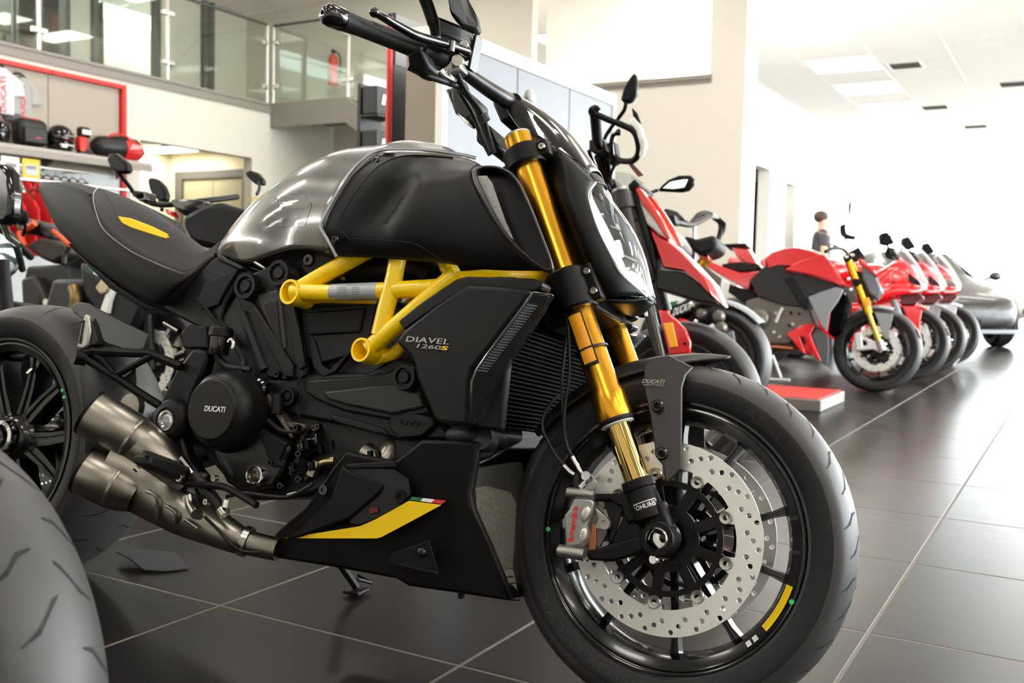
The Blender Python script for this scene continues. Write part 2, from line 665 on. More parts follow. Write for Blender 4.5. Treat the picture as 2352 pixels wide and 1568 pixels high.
def clamp(parent, p, ax):
    s = (.05, .08, .06) if ax == 'y' else (.08, .05, .06)
    return mk('clamp', MB().box(p, s), STEEL, parent, bevel=.006)


rl = empty('balcony_railing', (WX, 6.0, 3.08), label='glass balustrade with steel posts along the upper balcony edge', cat='railing')
py_ = [5.25, 7.0, 8.75, 10.48]
for k, y in enumerate(py_):
    mk('post', MB().tube([(0, y - 6, 0), (0, y - 6, 1.07)], .022, 10), STEEL, rl)
    for z in (.22, .82):
        clamp(rl, (0, y - 6 - .05, z), 'y')
        if y < 10:
            clamp(rl, (0, y - 6 + .05, z), 'y')
for a, b in zip(py_, py_[1:]):
    glass_panel(rl, (0, a - 6 + .04, 0), (0, b - 6 - .04, 0), .03, 1.04)
mk('top_rail', MB().tube([(0, -3, 1.07), (0, 10.48 - 6, 1.07)], .022, 10), DGREY, rl)

# ---- stair landing and stair at the corner (face y = 10.54)
LY = 10.54
st = empty('staircase', (-9.99, LY, 0), label='grey landing and stair descending from the balcony corner', cat='staircase')
L0, L1 = 0.0, 1.325
mk('landing_fascia', MB().bx(L0, L1, 0, .06, 2.755, 3.09), GREY, st, sharp=20)
mk('landing_slab', MB().bx(L0, L1, .061, 1.25, 2.95, 3.08), mat('stair_slab', (120, 113, 104), .6), st, sharp=20)
SLp = -.63
run = 3.6
mk('stringer', MB().slab([(L1, 0, 3.09), (L1 + run, 0, 3.09 + run * SLp), (L1 + run, 0, 2.74 + run * SLp), (L1, 0, 2.755)], (0, .06, 0)), GREY, st, sharp=20)
mk('stringer', MB().slab([(L1, 1.19, 3.09), (L1 + run, 1.19, 3.09 + run * SLp), (L1 + run, 1.19, 2.74 + run * SLp), (L1, 1.19, 2.755)], (0, .06, 0)), GREY, st, sharp=20)
for k in range(13):
    mk('tread', MB().bx(L1 + .06 + k * .27, L1 + .06 + k * .27 + .29, .06, 1.19, 2.90 - k * .17, 2.94 - k * .17), mat('stair_tread', (70, 62, 56), .6), st, sharp=20)
for x in (0.02, L1 + .02):
    mk('post', MB().tube([(x, .03, 3.09), (x, .03, 4.15)], .022, 10), STEEL, st)
    for z in (3.32, 3.92):
        clamp(st, (x + .06, .03, z), 'x')
        if x > 1:
            clamp(st, (x - .06, .03, z), 'x')
glass_panel(st, (.06, .03, 0), (L1 - .02, .03, 0), 3.11, 4.12)
for k in range(2):
    glass_panel(st, (L1 + .06 + k * 1.7, .03, 0), (L1 + 1.7 + k * 1.7, .03, 0), 3.08 + (k * 1.7 + .04) * SLp, 4.08 + (k * 1.7 + .04) * SLp, SLp * 1.64)
mk('top_rail', MB().tube([(0.02, .03, 4.15), (L1 + .02, .03, 4.15), (L1 + run, .03, 4.15 + run * SLp)], .02, 10), DGREY, st)
# red sign seen through the corner glass
t = empty('wall_extinguisher', (-9.9, 11.75, 3.55), label='red fire extinguisher hung behind the balcony corner glass', cat='extinguisher')
mk('cylinder', MB().lathe([(0, 0), (.07, 0), (.075, .03), (.075, .38), (.05, .44), (.02, .46), (0, .46)], (0, 0, 0), (0, 0, 1), 16), REDP, t)
mk('valve', MB().box((0, 0, .49), (.04, .05, .06)), BLACKP, t, bevel=.005)
mk('hose', MB().tube(cat([(0, .02, .5), (.06, .06, .46), (.09, .06, .3), (.08, .04, .12)]), .012, 8), BLACKP, t)

# ---- wall behind the stair, wall of the office box, corner pillar
mk('wall_stair', MB().bx(-11.8, -6.61, 11.9, 12.05, 0, CZ), CREAM, kind='structure')
mk('wall_bulkhead', MB().bx(-6.61, -5.2, 12.3, 12.45, 0, CZ).bx(-5.2, -5.05, 12.3, 15, 3.2, CZ), WHITE, kind='structure')
mk('wall_office', MB().bx(-6.61, -3.80, 10.95, 11.1, 0, 3.0), CREAM, kind='structure')
mk('trim_2', MB().bx(-6.61, -3.77, 10.93, 11.12, 2.985, 3.02).bx(-6.61, -3.77, 10.91, 11.14, 3.02, 3.07), GREY, kind='structure', sharp=20)
mk('office_roof', MB().bx(-6.61, -3.545, 11.12, 16, 2.93, 3.0), WHITE, kind='structure')
mk('pillar_corner', MB().bx(-3.80, -3.39, 10.95, 11.40, 0, CZ), CREAM, kind='structure')
dz = 2.12
mk('wall_side', MB().bx(-3.54, -3.39, 11.40, 11.46, 0, 3.03).bx(-3.54, -3.39, 11.46, 12.11, dz, 3.03).bx(-3.54, -3.39, 12.11, 12.85, 0, 3.03).bx(-3.54, -3.39, 12.85, 13.33, dz - .08, 3.03).bx(-3.54, -3.39, 13.33, 16, 0, 3.03).bx(-6.61, -3.54, 15.85, 16, 0, 3.03), WHITE, kind='structure', sharp=20)
# store room seen through the first door
mk('wall_store', MB().bx(-6.6, -6.5, 11.3, 13.4, 0, 2.9).bx(-6.5, -3.55, 12.55, 12.65, 0, 2.9), LOB, kind='structure', sharp=20)
t = empty('store_shelf', (-4.3, 12.3, 0), label='dark shelf of red parts boxes inside the open side door', cat='shelf')
for sx in (-.7, .7):
    mk('upright', MB().bx(sx - .02, sx + .02, -.2, .2, 0, 2.0), BLACKP, t)
for k in range(5):
    mk('shelf_board', MB().bx(-.68, .68, -.2, .2, .1 + k * .42, .13 + k * .42), BLACKP, t)
for k in range(5):
    for q in range(3):
        b = empty('parts_box', (-4.7 + q * .4, 12.28, .131 + k * .42), label='%s parts box on the store room shelf' % ('red' if k in (2, 3) else 'dark'), cat='box', group='store room boxes, %s' % ('red' if k in (2, 3) else 'dark'))
        mk('carton', MB().box((0, 0, .13), (.34, .3, .26)), mat('carton_red', (150, 30, 24), .6) if k in (2, 3) else BLACKP, b, bevel=.004)
        mk('lid', MB().box((0, 0, .275), (.35, .31, .03)), REDP if k in (2, 3) else BLACKP, b, bevel=.004)
# switch plate
mk('switch_plate', MB().box((-3.385, 11.25, 1.33), (.01, .08, .12)), WHITE, bevel=.003, label='small white switch plate on the corner pillar', cat='switch')

# ---- outer glazed walls: far end and right side
WINGL = glass('window_glass', (252, 254, 254), 0.0)
MULL = mat('window_mullion', (232, 228, 220), .5)


def window_wall(n, along, fixed, a0, a1, step, zs=(0.0, 2.2, CZ)):
    fr = MB()
    k = round((a1 - a0) / step)
    for i in range(k + 1):
        p = a0 + (a1 - a0) * i / k
        if along == 'x':
            fr.bx(p - .045, p + .045, fixed - .06, fixed + .06, 0, CZ)
        else:
            fr.bx(fixed - .06, fixed + .06, p - .045, p + .045, 0, CZ)
    for z in zs:
        if along == 'x':
            fr.bx(a0, a1, fixed - .05, fixed + .05, max(0, z - .04), z + .04)
        else:
            fr.bx(fixed - .05, fixed + .05, a0, a1, max(0, z - .04), z + .04)
    o = mk('window_%d' % n, fr, MULL, kind='structure', sharp=20)
    for i in range(k):
        p, q = a0 + (a1 - a0) * i / k + .05, a0 + (a1 - a0) * (i + 1) / k - .05
        for z0, z1 in zip(zs, zs[1:]):
            if along == 'x':
                mk('pane', MB().bx(p, q, fixed - .006, fixed + .006, z0 + .05, z1 - .05), WINGL, o, sharp=20)
            else:
                mk('pane', MB().bx(fixed - .006, fixed + .006, p, q, z0 + .05, z1 - .05), WINGL, o, sharp=20)
    return o


window_wall(4, 'x', 30.0, -13, 8, 2.1)
window_wall(5, 'y', 8.0, 3.0, 30.0, 1.9286)
mk('wall_behind', MB().bx(FX0, FX1, FY0 - .15, FY0, 0, CZ), mat('bounce_toned_wall', (214, 210, 202), .8), kind='structure')  # unseen wall; its pale tone is set to bounce light back
mk('wall_right', MB().bx(7.95, 8.1, FY0, 3.0, 0, CZ), MATS['bounce_toned_wall'], kind='structure')
mk('wall_far_side', MB().bx(-13.1, -12.95, 13.2, 30, 3.05, CZ).bx(-13.1, -12.95, FY0, 30, 0, 3.05), WHITE, kind='structure')
# ground outside
mk('pavement', MB().bx(-60, 60, -40, 120, -.2, -.13), mat('pavement_outside', (190, 186, 178), .9), kind='structure')

# ================================================================== the main motorcycle
LEAN, BYAW, STEER, RAKE = 0.1766, 0.0685, 0.0457, radians(27)
MBK = Mx.Translation((-0.5924, 1.5778, 0)) @ Mx.Rotation(BYAW, 4, 'Z') @ Mx.Rotation(-LEAN, 4, 'X')
AXP = V((0.12, 0, 0))
STX = Mx.Translation(AXP) @ Mx.Rotation(STEER, 4, V((-sin(RAKE), 0, cos(RAKE)))) @ Mx.Translation(-AXP)
BK = Frame(MBK)
FK = Frame(MBK @ STX)
P, Q = BK.at, FK.at
bike = bpy.data.objects.new('motorcycle', None)
bike.empty_display_size = 0.1
put(bike, label='matte black power cruiser motorcycle with yellow trellis frame and gold fork', cat='motorcycle')
bike.matrix_world = MBK

MATT = mat('matt_black_bodywork', (17, 17, 16), 0.40, bump=0.04, bscale=900, spec=0.17)
MATT2 = mat('satin_black_casting', (13, 12, 12), 0.42, bump=0.08, bscale=700, spec=0.22)
PLAS = mat('textured_black_plastic', (13, 13, 13), 0.5, bump=0.1, bscale=900, spec=.3)
GLOSSB = mat('gloss_black', (8, 8, 9), 0.12, coat=0.6)
DARK = mat('dark_void_black', (7, 7, 7), 0.7)
SMOKE = mat('smoked_gloss_plastic', (16, 16, 17), 0.16, coat=0.5)
TANKM = mat('dark_stealth_grey_paint', (70, 67, 62), 0.25, metal=0.3, coat=.8)
STRIP = mat('silver_edge_paint', (176, 180, 186), 0.2, metal=0.6, coat=1.0)
GOLD = mat('gold_anodised', (222, 160, 48), 0.27, metal=1.0)
GOLDC = mat('gold_nitride_tube', (206, 172, 98), 0.08, metal=1.0)
YEL = mat('yellow_gloss_paint', (255, 212, 0), 0.3, coat=0.4)
YELD = mat('yellow_decal', (250, 208, 10), 0.5)
SEATM = mat('seat_vinyl_black', (19, 18, 17), 0.6, bump=0.25, bscale=1400, spec=.3)
SEATT = mat('seat_fabric_charcoal', (36, 35, 36), 0.8, bump=0.35, bscale=1600)
STITCH = mat('grey_stitching', (150, 146, 140), 0.8)
TYRE = mat('tyre_rubber', (54, 53, 52), 0.48, bump=0.15, bscale=500, var=0.06, vscale=9)
TYRES = mat('tyre_sidewall_rubber', (17, 17, 17), 0.62, bump=0.1, bscale=600)
TYREL = mat('tyre_lettering', (34, 34, 34), 0.5)
RIMM = mat('rim_gloss_black', (10, 10, 11), 0.2, coat=0.3)
DISC = mat('brake_disc_steel', (214, 212, 208), 0.32, metal=0.6, var=0.04, vscale=40)
ALU = mat('cast_aluminium_grey', (168, 166, 162), 0.36, metal=0.85, bump=0.08, bscale=600)
CHROME = mat('chrome', (220, 220, 218), 0.08, metal=1.0)
ZINC = mat('zinc_bolt', (190, 186, 176), 0.25, metal=1.0)
EXH = mat('brushed_exhaust_steel', (142, 136, 127), 0.34, metal=1.0, var=0.06, vscale=14)
COPPER = mat('copper_pad', (190, 120, 84), 0.35, metal=1.0)
REDL = mat('red_lettering', (214, 26, 28), 0.45)
WHITEL = mat('white_lettering', (225, 225, 222), 0.5)
SILVL = mat('silver_lettering', (176, 172, 164), 0.35, metal=0.6)
GREEND = mat('green_paint_dot', (64, 196, 110), 0.5)
FLAGG, FLAGW, FLAGR = mat('flag_green', (16, 110, 66), .5), mat('flag_white', (235, 235, 230), .5), mat('flag_red', (206, 38, 38), .5)
MESHM = mat('silver_wire_mesh', (226, 226, 226), 0.4, metal=0.2)
MESHD = mat('grey_wire_mesh', (150, 146, 136), 0.5, metal=0.4)
RUB = mat('black_rubber', (12, 12, 12), 0.55)
LENSC = glass('clear_lens', (235, 238, 240), 0.08)
FIN = mat('radiator_fin_black', (3, 3, 4), 0.8, spec=.05)
FING = mat('radiator_fin_edge', (9, 10, 11), 0.7, spec=.08)
AMBER = mat('amber_reflector', (255, 170, 20), 0.3, emit=0.0, coat=0.5, bump=0.6, bscale=700)
STICK = mat('silver_sticker', (168, 172, 176), 0.4, metal=0.2)


def pts(fn, lst, dy=0.0):
    return [fn(a, b, c + dy) for a, b, c in lst]


def grid(fn, rows):
    return [[fn(a, b, c) for a, b, c in r] for r in rows]


def plate(name, fn, lst, th, mt, parent=bike, xf=None, bevel=0.003, both=False, **kw):
    """traced outline with thickness th towards the bike's middle"""
    mb = MB().slab(pts(fn, lst), (0, th, 0))
    o = mk(name, mb, mt, parent, xf=xf, bevel=bevel, **kw)
    if both:
        mk(name, mb.mir(), mt, parent, xf=xf, bevel=bevel, **kw)
    return o


def resample(loop, n):
    loop = [V(p) for p in loop]
    k = len(loop)
    L = [(loop[(i + 1) % k] - loop[i]).length for i in range(k)]
    T = sum(L)
    out = []
    for j in range(n):
        d = T * j / n
        i = 0
        while d > L[i]:
            d -= L[i]
            i += 1
        out.append(loop[i].lerp(loop[(i + 1) % k], d / max(L[i], 1e-9)))
    return out


def dome(name, fn, lst, th, rise, inset, mt, parent=bike, xf=None, both=False, sub=2, n=None):
    """traced outline as a cushioned cover: edge, inset shoulder raised by rise towards the viewer, closed at the back"""
    lo = pts(fn, lst)
    c = sum(lo, V()) / len(lo)
    rows = [[p + V((0, th, 0)) for p in lo], lo,
            [p.lerp(c, inset * .5) - V((0, rise * .75, 0)) for p in lo],
            [p.lerp(c, inset) - V((0, rise, 0)) for p in lo],
            [p.lerp(c, .75) - V((0, rise * 1.15, 0)) for p in lo]]
    mb = MB().loft(rows, cv=True)
    k = len(lo)
    mb.f.append(tuple(4 * k + i for i in range(k)))
    mb.f.append(tuple(range(k))[::-1])
    o = mk(name, mb, mt, parent, xf=xf, sub=sub)
    if both:
        mk(name, mb.mir(), mt, parent, xf=xf, sub=sub)
    return o


def bolt(parent, p, axis, r=.006, h=.004, mt=ZINC, xf=None, name='bolt'):
    ax = V(axis).normalized()
    mb = MB().lathe([(0, h * .35), (r * .45, h * .35), (r * .5, h), (r * .9, h), (r, h * .7), (r, -.004), (0, -.004)], p, ax, 14)
    return mk(name, mb, mt, parent, xf=xf, sharp=30)


# ------------------------------------------------ wheels
def cdt_plate(outer, holes, th):
    """flat plate in the local XZ plane (y from 0 to th) with real holes"""
    from mathutils.geometry import delaunay_2d_cdt
    vs, es = [], []
    for lp in [outer] + holes:
        n0 = len(vs)
        vs += [V((a, b)) for a, b in lp]
        es += [(n0 + i, n0 + (i + 1) % len(lp)) for i in range(len(lp))]
    r = delaunay_2d_cdt(vs, es, [], 0, 1e-6)
    V2, F2 = r[0], r[2]

    def inside(p, lp):
        c = False
        j = len(lp) - 1
        for i in range(len(lp)):
            xi, yi = lp[i]
            xj, yj = lp[j]
            if (yi > p[1]) != (yj > p[1]) and p[0] < (xj - xi) * (p[1] - yi) / (yj - yi) + xi:
                c = not c
            j = i
        return c
    keep = []
    hb = [(min(a for a, b in h), max(a for a, b in h), min(b for a, b in h), max(b for a, b in h), h) for h in holes]
    for f in F2:
        cx = sum(V2[i].x for i in f) / len(f)
        cy = sum(V2[i].y for i in f) / len(f)
        if not inside((cx, cy), outer):
            continue
        if any(a <= cx <= b and c <= cy <= d and inside((cx, cy), h) for a, b, c, d, h in hb):
            continue
        keep.append(f)
    bm = bmesh.new()
    bv = [bm.verts.new((p.x, 0, p.y)) for p in V2]
    for f in keep:
        try:
            bm.faces.new([bv[i] for i in f])
        except ValueError:
            pass
    bmesh.ops.delete(bm, geom=[v for v in bm.verts if not v.link_faces], context='VERTS')
    rr = bmesh.ops.extrude_face_region(bm, geom=bm.faces[:])
    for e in rr['geom']:
        if isinstance(e, bmesh.types.BMVert):
            e.co.y += th
    bmesh.ops.recalc_face_normals(bm, faces=bm.faces)
    me = bpy.data.meshes.new('plate')
    bm.to_mesh(me)
    bm.free()
    return me


def circ(cx, cy, r, n, a0=0.0):
    return [(cx + r * cos(a0 + 2 * pi * i / n), cy + r * sin(a0 + 2 * pi * i / n)) for i in range(n)]


def disc_mesh(ro, ri, nb, a0, th=.005, drill=True):
    inner = []
    N = 180
    for i in range(N):
        a = 2 * pi * i / N
        t = ((a - a0) * nb / (2 * pi) + .5) % 1 - .5
        inner.append(((ri if abs(t) > .17 else ri - .014) * cos(a), (ri if abs(t) > .17 else ri - .014) * sin(a)))
    holes = [inner]
    if drill:
        for k in range(66):
            a = 2 * pi * k / 66
            rr = ro - (.0075, .0165, .0255)[k % 3]
            holes.append(circ(rr * cos(a), rr * sin(a), .0046, 8))
    return cdt_plate(circ(0, 0, ro, 120), holes, th)


def carrier_mesh(nb, a0, ro=.1, rb=.107):
    out = []
    N = 180
    for i in range(N):
        a = 2 * pi * i / N
        t = abs(((a - a0) * nb / (2 * pi) + .5) % 1 - .5)
        r = ro - .004 + (.011 if t < .1 else (.011 * (.17 - t) / .07 if t < .17 else 0))
        out.append((r * cos(a), r * sin(a)))
    holes = [circ(0, 0, .036, 40)]
    for k in range(nb):
        c = a0 + 2 * pi * (k + .5) / nb
        h1, h2 = pi / nb - .1, pi / nb - .16
        hole = [(.086 * cos(c + h1 * u), .086 * sin(c + h1 * u)) for u in (-1, -.5, 0, .5, 1)]
        hole += [(.056 * cos(c + h2 * u), .056 * sin(c + h2 * u)) for u in (1, 0, -1)]
        holes.append(hole)
    return cdt_plate(out, holes, .006)


def tyre_profile(R, hw, rb):
    h = R - rb
    pr = [(rb, -hw * .80), (rb + h * .18, -hw * .93), (rb + h * .42, -hw), (rb + h * .58, -hw * .975), (rb + h * .74, -hw * .86), (rb + h * .87, -hw * .64), (rb + h * .955, -hw * .38), (R, -hw * .12)]
    return pr + [(r, -y) for r, y in reversed(pr)]


def surf_r(prof, y):
    """radius of the tyre surface at y, for the outer part of the section"""
    best = None
    for (r0, y0), (r1, y1) in zip(prof, prof[1:]):
        if min(y0, y1) <= y <= max(y0, y1) and y1 != y0:
            r = r0 + (r1 - r0) * (y - y0) / (y1 - y0)
            best = r if best is None else max(best, r)
    return best


def smooth_prof(prof, n=4):
    return [(p.x, p.y) for p in cat([V((r, y, 0)) for r, y in prof], n)]


def arc_text(name, body, mt, parent, c, prof, ang, r0, h, side=-1, wid=.03, xf=None, flip=False):
    """raised sidewall lettering bent along a circle"""
    cu = bpy.data.curves.new('t', 'FONT')
    cu.body = body
    cu.resolution_u = 2
    cu.offset = 0.01
    tmp = bpy.data.objects.new('t', cu)
    me = bpy.data.meshes.new_from_object(tmp)
    bpy.data.objects.remove(tmp)
    xs = [v.co.x for v in me.vertices]
    ys = [v.co.y for v in me.vertices]
    x0, x1, y0, y1 = min(xs), max(xs), min(ys), max(ys)

    def side_y(r):
        best = prof[0][1]
        for (ra, ya), (rb_, yb) in zip(prof, prof[1:]):
            if ya > 0:
                break
            if min(ra, rb_) <= r <= max(ra, rb_):
                best = ya + (yb - ya) * ((r - ra) / (rb_ - ra) if rb_ != ra else 0)
        return best
    for v in me.vertices:
        u = (v.co.x - x0) / (x1 - x0)
        w_ = (v.co.y - y0) / (y1 - y0)
        if flip:
            r = r0 + h * (1 - w_)
            a = ang + wid * (u - .5)
        else:
            r = r0 + h * w_
            a = ang - wid * (u - .5)
        v.co = V(c) + V((r * cos(a), (side_y(r) - .0006) * (1 if side < 0 else -1), r * sin(a)))
    me.materials.clear()
    return mk(name, me, mt, parent, sharp=0, xf=xf)


def build_wheel(root, c, R, hw, rb, rim_w, pf, xf=None, spokes=None, rim_mat=RIMM, tread=True, names=('wheel',), n=96, grooves=36, seed=1, tyre_mat=None):
    """rim part with tyre, spokes as sub-parts; the axle runs along local y through c"""
    w2 = rim_w / 2
    rp = [(rb + .0055, -w2 - .007), (rb + .007, -w2 - .004), (rb + .0055, -w2), (rb - .004, -w2 + .002), (rb - .010, -w2 + .016), (rb - .021, -w2 + .026),
          (rb - .021, w2 - .026), (rb - .010, w2 - .016), (rb - .004, w2 - .002), (rb + .0055, w2), (rb + .007, w2 + .004), (rb + .0055, w2 + .007),
          (rb + .0005, w2 + .0065), (rb - .0025, w2 + .003), (rb - .0055, w2 + .0015), (rb - .0085, w2 + .0025), (rb - .012, w2), (rb - .0255, w2 - .006), (rb - .033, w2 - .026),
          (rb - .033, -w2 + .026), (rb - .0255, -w2 + .006), (rb - .012, -w2), (rb - .0085, -w2 - .0025), (rb - .0055, -w2 - .0015), (rb - .0025, -w2 - .003), (rb + .0005, -w2 - .0065)]
    rim = mk(pf + '_wheel', MB().lathe(rp, c, (0, 1, 0), n, closed=True), rim_mat, root, xf=xf, sharp=28)
    prof = smooth_prof(tyre_profile(R, hw, rb), 4)
    mk('tyre', MB().lathe(prof, c, (0, 1, 0), n), tyre_mat or TYRE, rim, sharp=0 if False else 60)
    side = [p for p in prof if p[1] < -hw * .55 and p[0] < rb + (R - rb) * .56]
    for sgn in (1, -1):
        mk('sidewall', MB().lathe([(r, (y - .0004) * sgn) for r, y in side], c, (0, 1, 0), n), TYRES, rim, sharp=60)
    if grooves:
        gm = MB()
        rnd = random.Random(seed)
        for k in range(grooves):
            for sgn in (-1, 1):
                a = 2 * pi * (k + (.5 if sgn > 0 else 0)) / grooves
                L_ = [(.82, .00), (.60, .030), (.42, .075), (.22, .085)] if k % 2 else [(.66, .015), (.40, .05), (.16, .12), (.05, .14)]
                gp = []
                for (yy, da) in L_:
                    y = yy * hw
                    r = (surf_r(prof, -y) or R) + .0008
                    gp.append((y * sgn, r, a + da * .30 / R))
                wd = .0028
                rows = []
                for i, (y, r, q) in enumerate(gp):
                    w_ = wd * (.4 if i in (0, len(gp) - 1) else 1)
                    rows.append([V(c) + V((r * cos(q + s * w_ / r), y, r * sin(q + s * w_ / r))) for s in (-1, 1)])
                gm.loft(rows)
        mk('tread_grooves', gm, DARK, rim, sharp=0, recalc=False, kind='stuff')
    return rim, prof


FC = V((0, 0, .300))
fw, fprof = build_wheel(bike, FC, .300, .0605, .226, .090, 'front', STX)
A0 = radians(3.5)


def spoke(parent, c, a_in, r_in, a_out, r_out, wi, wo, di, do, mt, name='spoke'):
    rows = []
    for t in (0, .12, .5, .85, 1):
        r = r_in + (r_out - r_in) * t
        a = a_in + (a_out - a_in) * t
        w_ = wi + (wo - wi) * t
        d_ = di + (do - di) * t
        if t == 1:
            w_ *= 1.7
        e = V((cos(a), 0, sin(a)))
        tng = V((-sin(a), 0, cos(a)))
        p = V(c) + e * r
        sec = [(-.5, -.5), (-.18, -.5), (-.12, -.40), (.12, -.40), (.18, -.5), (.5, -.5), (.5, .5), (-.5, .5)]
        rows.append([p + tng * (u * w_) + V((0, v * d_, 0)) for u, v in sec])
    return mk(name, MB().loft(rows, cv=True, cap=True), mt, parent, sharp=25)


for k in range(5):
    for s in (-1, 1):
        a = A0 + k * 2 * pi / 5
        spoke(fw, FC, a + s * .24, .035, a + s * .288, .199, .016, .0105, .05, .03, RIMM)
mk('hub', MB().lathe([(0, -.062), (.03, -.062), (.034, -.058), (.038, -.03), (.03, 0), (.038, .03), (.034, .058), (.03, .062), (0, .062)], FC, (0, 1, 0), 32), RIMM, fw, sharp=30)
AB = radians(25)
dm = disc_mesh(.16, .117, 9, AB)
cm = carrier_mesh(9, AB)
for s in (-1, 1):
    dk = mk('brake_disc', dm if s < 0 else dm.copy(), DISC, fw, sharp=30)
    dk.location = FC + V((0, -.0755 if s < 0 else .0705, 0))
    ck = mk('disc_carrier', cm if s < 0 else cm.copy(), MATT2, fw, sharp=30)
    ck.location = FC + V((0, -.077 if s < 0 else .072, 0))
    for k in range(9):
        a = AB + 2 * pi * k / 9
        p = FC + V((.1065 * cos(a), -.0785 if s < 0 else .0785, .1065 * sin(a)))
        mk('disc_rivet', MB().lathe([(.0, .004), (.0042, .004), (.0046, -.001), (.0098, -.0025), (.0112, 0), (.0112, .008), (0, .008)], p, (0, 1 if s < 0 else -1, 0), 16), ALU, fw, sharp=30)
    for k in range(5):
        a = A0 + .2 + 2 * pi * k / 5
        bolt(fw, FC + V((.049 * cos(a), -.077 if s < 0 else .077, .049 * sin(a))), (0, s, 0), .006, .005, MATT2, name='disc_bolt')
# wheel decals: yellow arc on the rim face, green dots, white chips
prim = MB()
aY = []
for (px, py) in ((1822, 1346), (1811, 1400), (1783, 1440), (1752, 1447)):
    pass


def wheel_ang(px, py, y=-.05):
    d = Q(px, py, y) - FC
    return atan2(d.z, d.x), hypot(d.x, d.z)


a1, r1 = wheel_ang(1812, 1345)
a2, r2 = wheel_ang(1752, 1443)
rows = []
for i in range(13):
    a = a1 + (a2 - a1) * i / 12
    rows.append([FC + V((r * cos(a), y, r * sin(a))) for r, y in ((.2128, -.0468), (.2015, -.0402))])
mk('yellow_rim_stripe', MB().loft(rows), YELD, fw, sharp=0, recalc=False)
for (px, py, rr) in ((1815, 1381, None), (1259, 1215, None)):
    a, r = wheel_ang(px, py, -.052)
    r = .2195
    mk('green_dot', MB().lathe([(0, -.0012), (.0042, -.001), (.0042, 0)], FC + V((r * cos(a), -.0475, r * sin(a))), (0, 1, 0), 14), GREEND, fw)
for px, py in ((1731, 1464), (1718, 1478)):
    a, r = wheel_ang(px, py)
    rows = [[FC + V((r_ * cos(a + d), y, r_ * sin(a + d))) for r_, y in ((.2128, -.0468), (.2045, -.0425))] for d in (-.022, .0, .022)]
    mk('rim_sticker', MB().loft(rows), WHITEL, fw, sharp=0, recalc=False)
a, r = wheel_ang(1722, 950, -.058)
arc_text('sidewall_lettering', 'PIRELLI', TYREL, fw, FC, fprof, radians(57), .243, .014, wid=.5)
arc_text('sidewall_lettering', 'DIABLO ROSSO III', TYREL, fw, FC, fprof, radians(-118), .240, .015, wid=1.15, flip=True)

# ------------------------------------------------ fork
FY = -.105
FT = Q(1187, 313, FY)
FB_ = Q(1469, 1118, FY)
FD = (FB_ - FT).normalized()


def along(px, py):
    """distance from fork top along its axis for the pixel"""
    return (Q(px, py, FY) - FT).dot(FD)


s_low = along(1403, 930)
s_col0, s_col1 = along(1392, 900), along(1415, 962)
s_tub = along(1470, 1122)
for s in (-1, 1):
    o = V((FT.x, FY * -s, FT.z))
    o = V((FT.x, abs(FY) * s, FT.z))
    leg = mk('fork_leg', MB().lathe([(0, .0), (.0235, .0), (.0258, .003), (.0258, s_col0 - .004), (.0305, s_col0 + .006), (.0315, s_col1 - .006), (.0305, s_col1), (.021, s_col1), (0, s_col1)], o, FD, 40), GOLD, bike, xf=STX, sharp=30)
    mk('fork_cap', MB().lathe([(0, -.003), (.016, -.003), (.018, -.001), (.0255, -.001), (.0262, .001), (.0262, .003)], o, FD, 32), ALU, leg, sharp=30)
    mk('dust_seal', MB().lathe([(.021, s_col1), (.030, s_col1), (.031, s_col1 + .004), (.028, s_col1 + .009), (.0215, s_col1 + .011)], o, FD, 32), RUB, leg)
    mk('seal_ring', MB().lathe([(.0285, s_col1 + .0085), (.0292, s_col1 + .0095), (.0285, s_col1 + .0105), (.022, s_col1 + .012)], o, FD, 32), WHITEL, leg)
    mk('inner_tube', MB().lathe([(.0215, s_col1 - .02), (.0215, s_tub + .05)], o, FD, 40), GOLDC, leg)
# lower casting with calliper mount
for s in (-1, 1):
    y = abs(FY) * s
    o = V((FT.x, y, FT.z))
    c0 = s_tub - .012
    foot = mk('fork_foot', MB().lathe([(.0215, c0 - .004), (.027, c0 - .003), (.0285, c0 + .004), (.0285, c0 + .012), (.0265, c0 + .014), (.0265, c0 + .040), (.0275, c0 + .042), (.0275, c0 + .062), (.024, c0 + .066), (.0, c0 + .066)], o, FD, 32), MATT2, bike, xf=STX, sharp=28)
    ax = V((0, y, .300))
    mk('axle_clamp', MB().lathe([(.0185, -.030), (.0265, -.030), (.0285, -.027), (.0285, .022), (.024, .028), (.0185, .028)], ax, (0, 1, 0), 32), MATT2, foot, sharp=30)
    pe = o + FD * (c0 + .05)
    mk('foot_web', MB().slab([pe + V((-.02, -.018, .01)), pe + V((.026, -.018, .02)), ax + V((.028, -.018, .0)), ax + V((-.022, -.018, .012))], (0, .04, 0)), MATT2, foot, bevel=.006)
ax = V((0, FY, .3))
mk('axle_tube', MB().lathe([(.0185, -.031), (.0165, -.033), (.0155, -.031), (.0150, .02), (.0085, .0201), (.0085, .06)], ax, (0, 1, 0), 32), CHROME, fw, sharp=30)
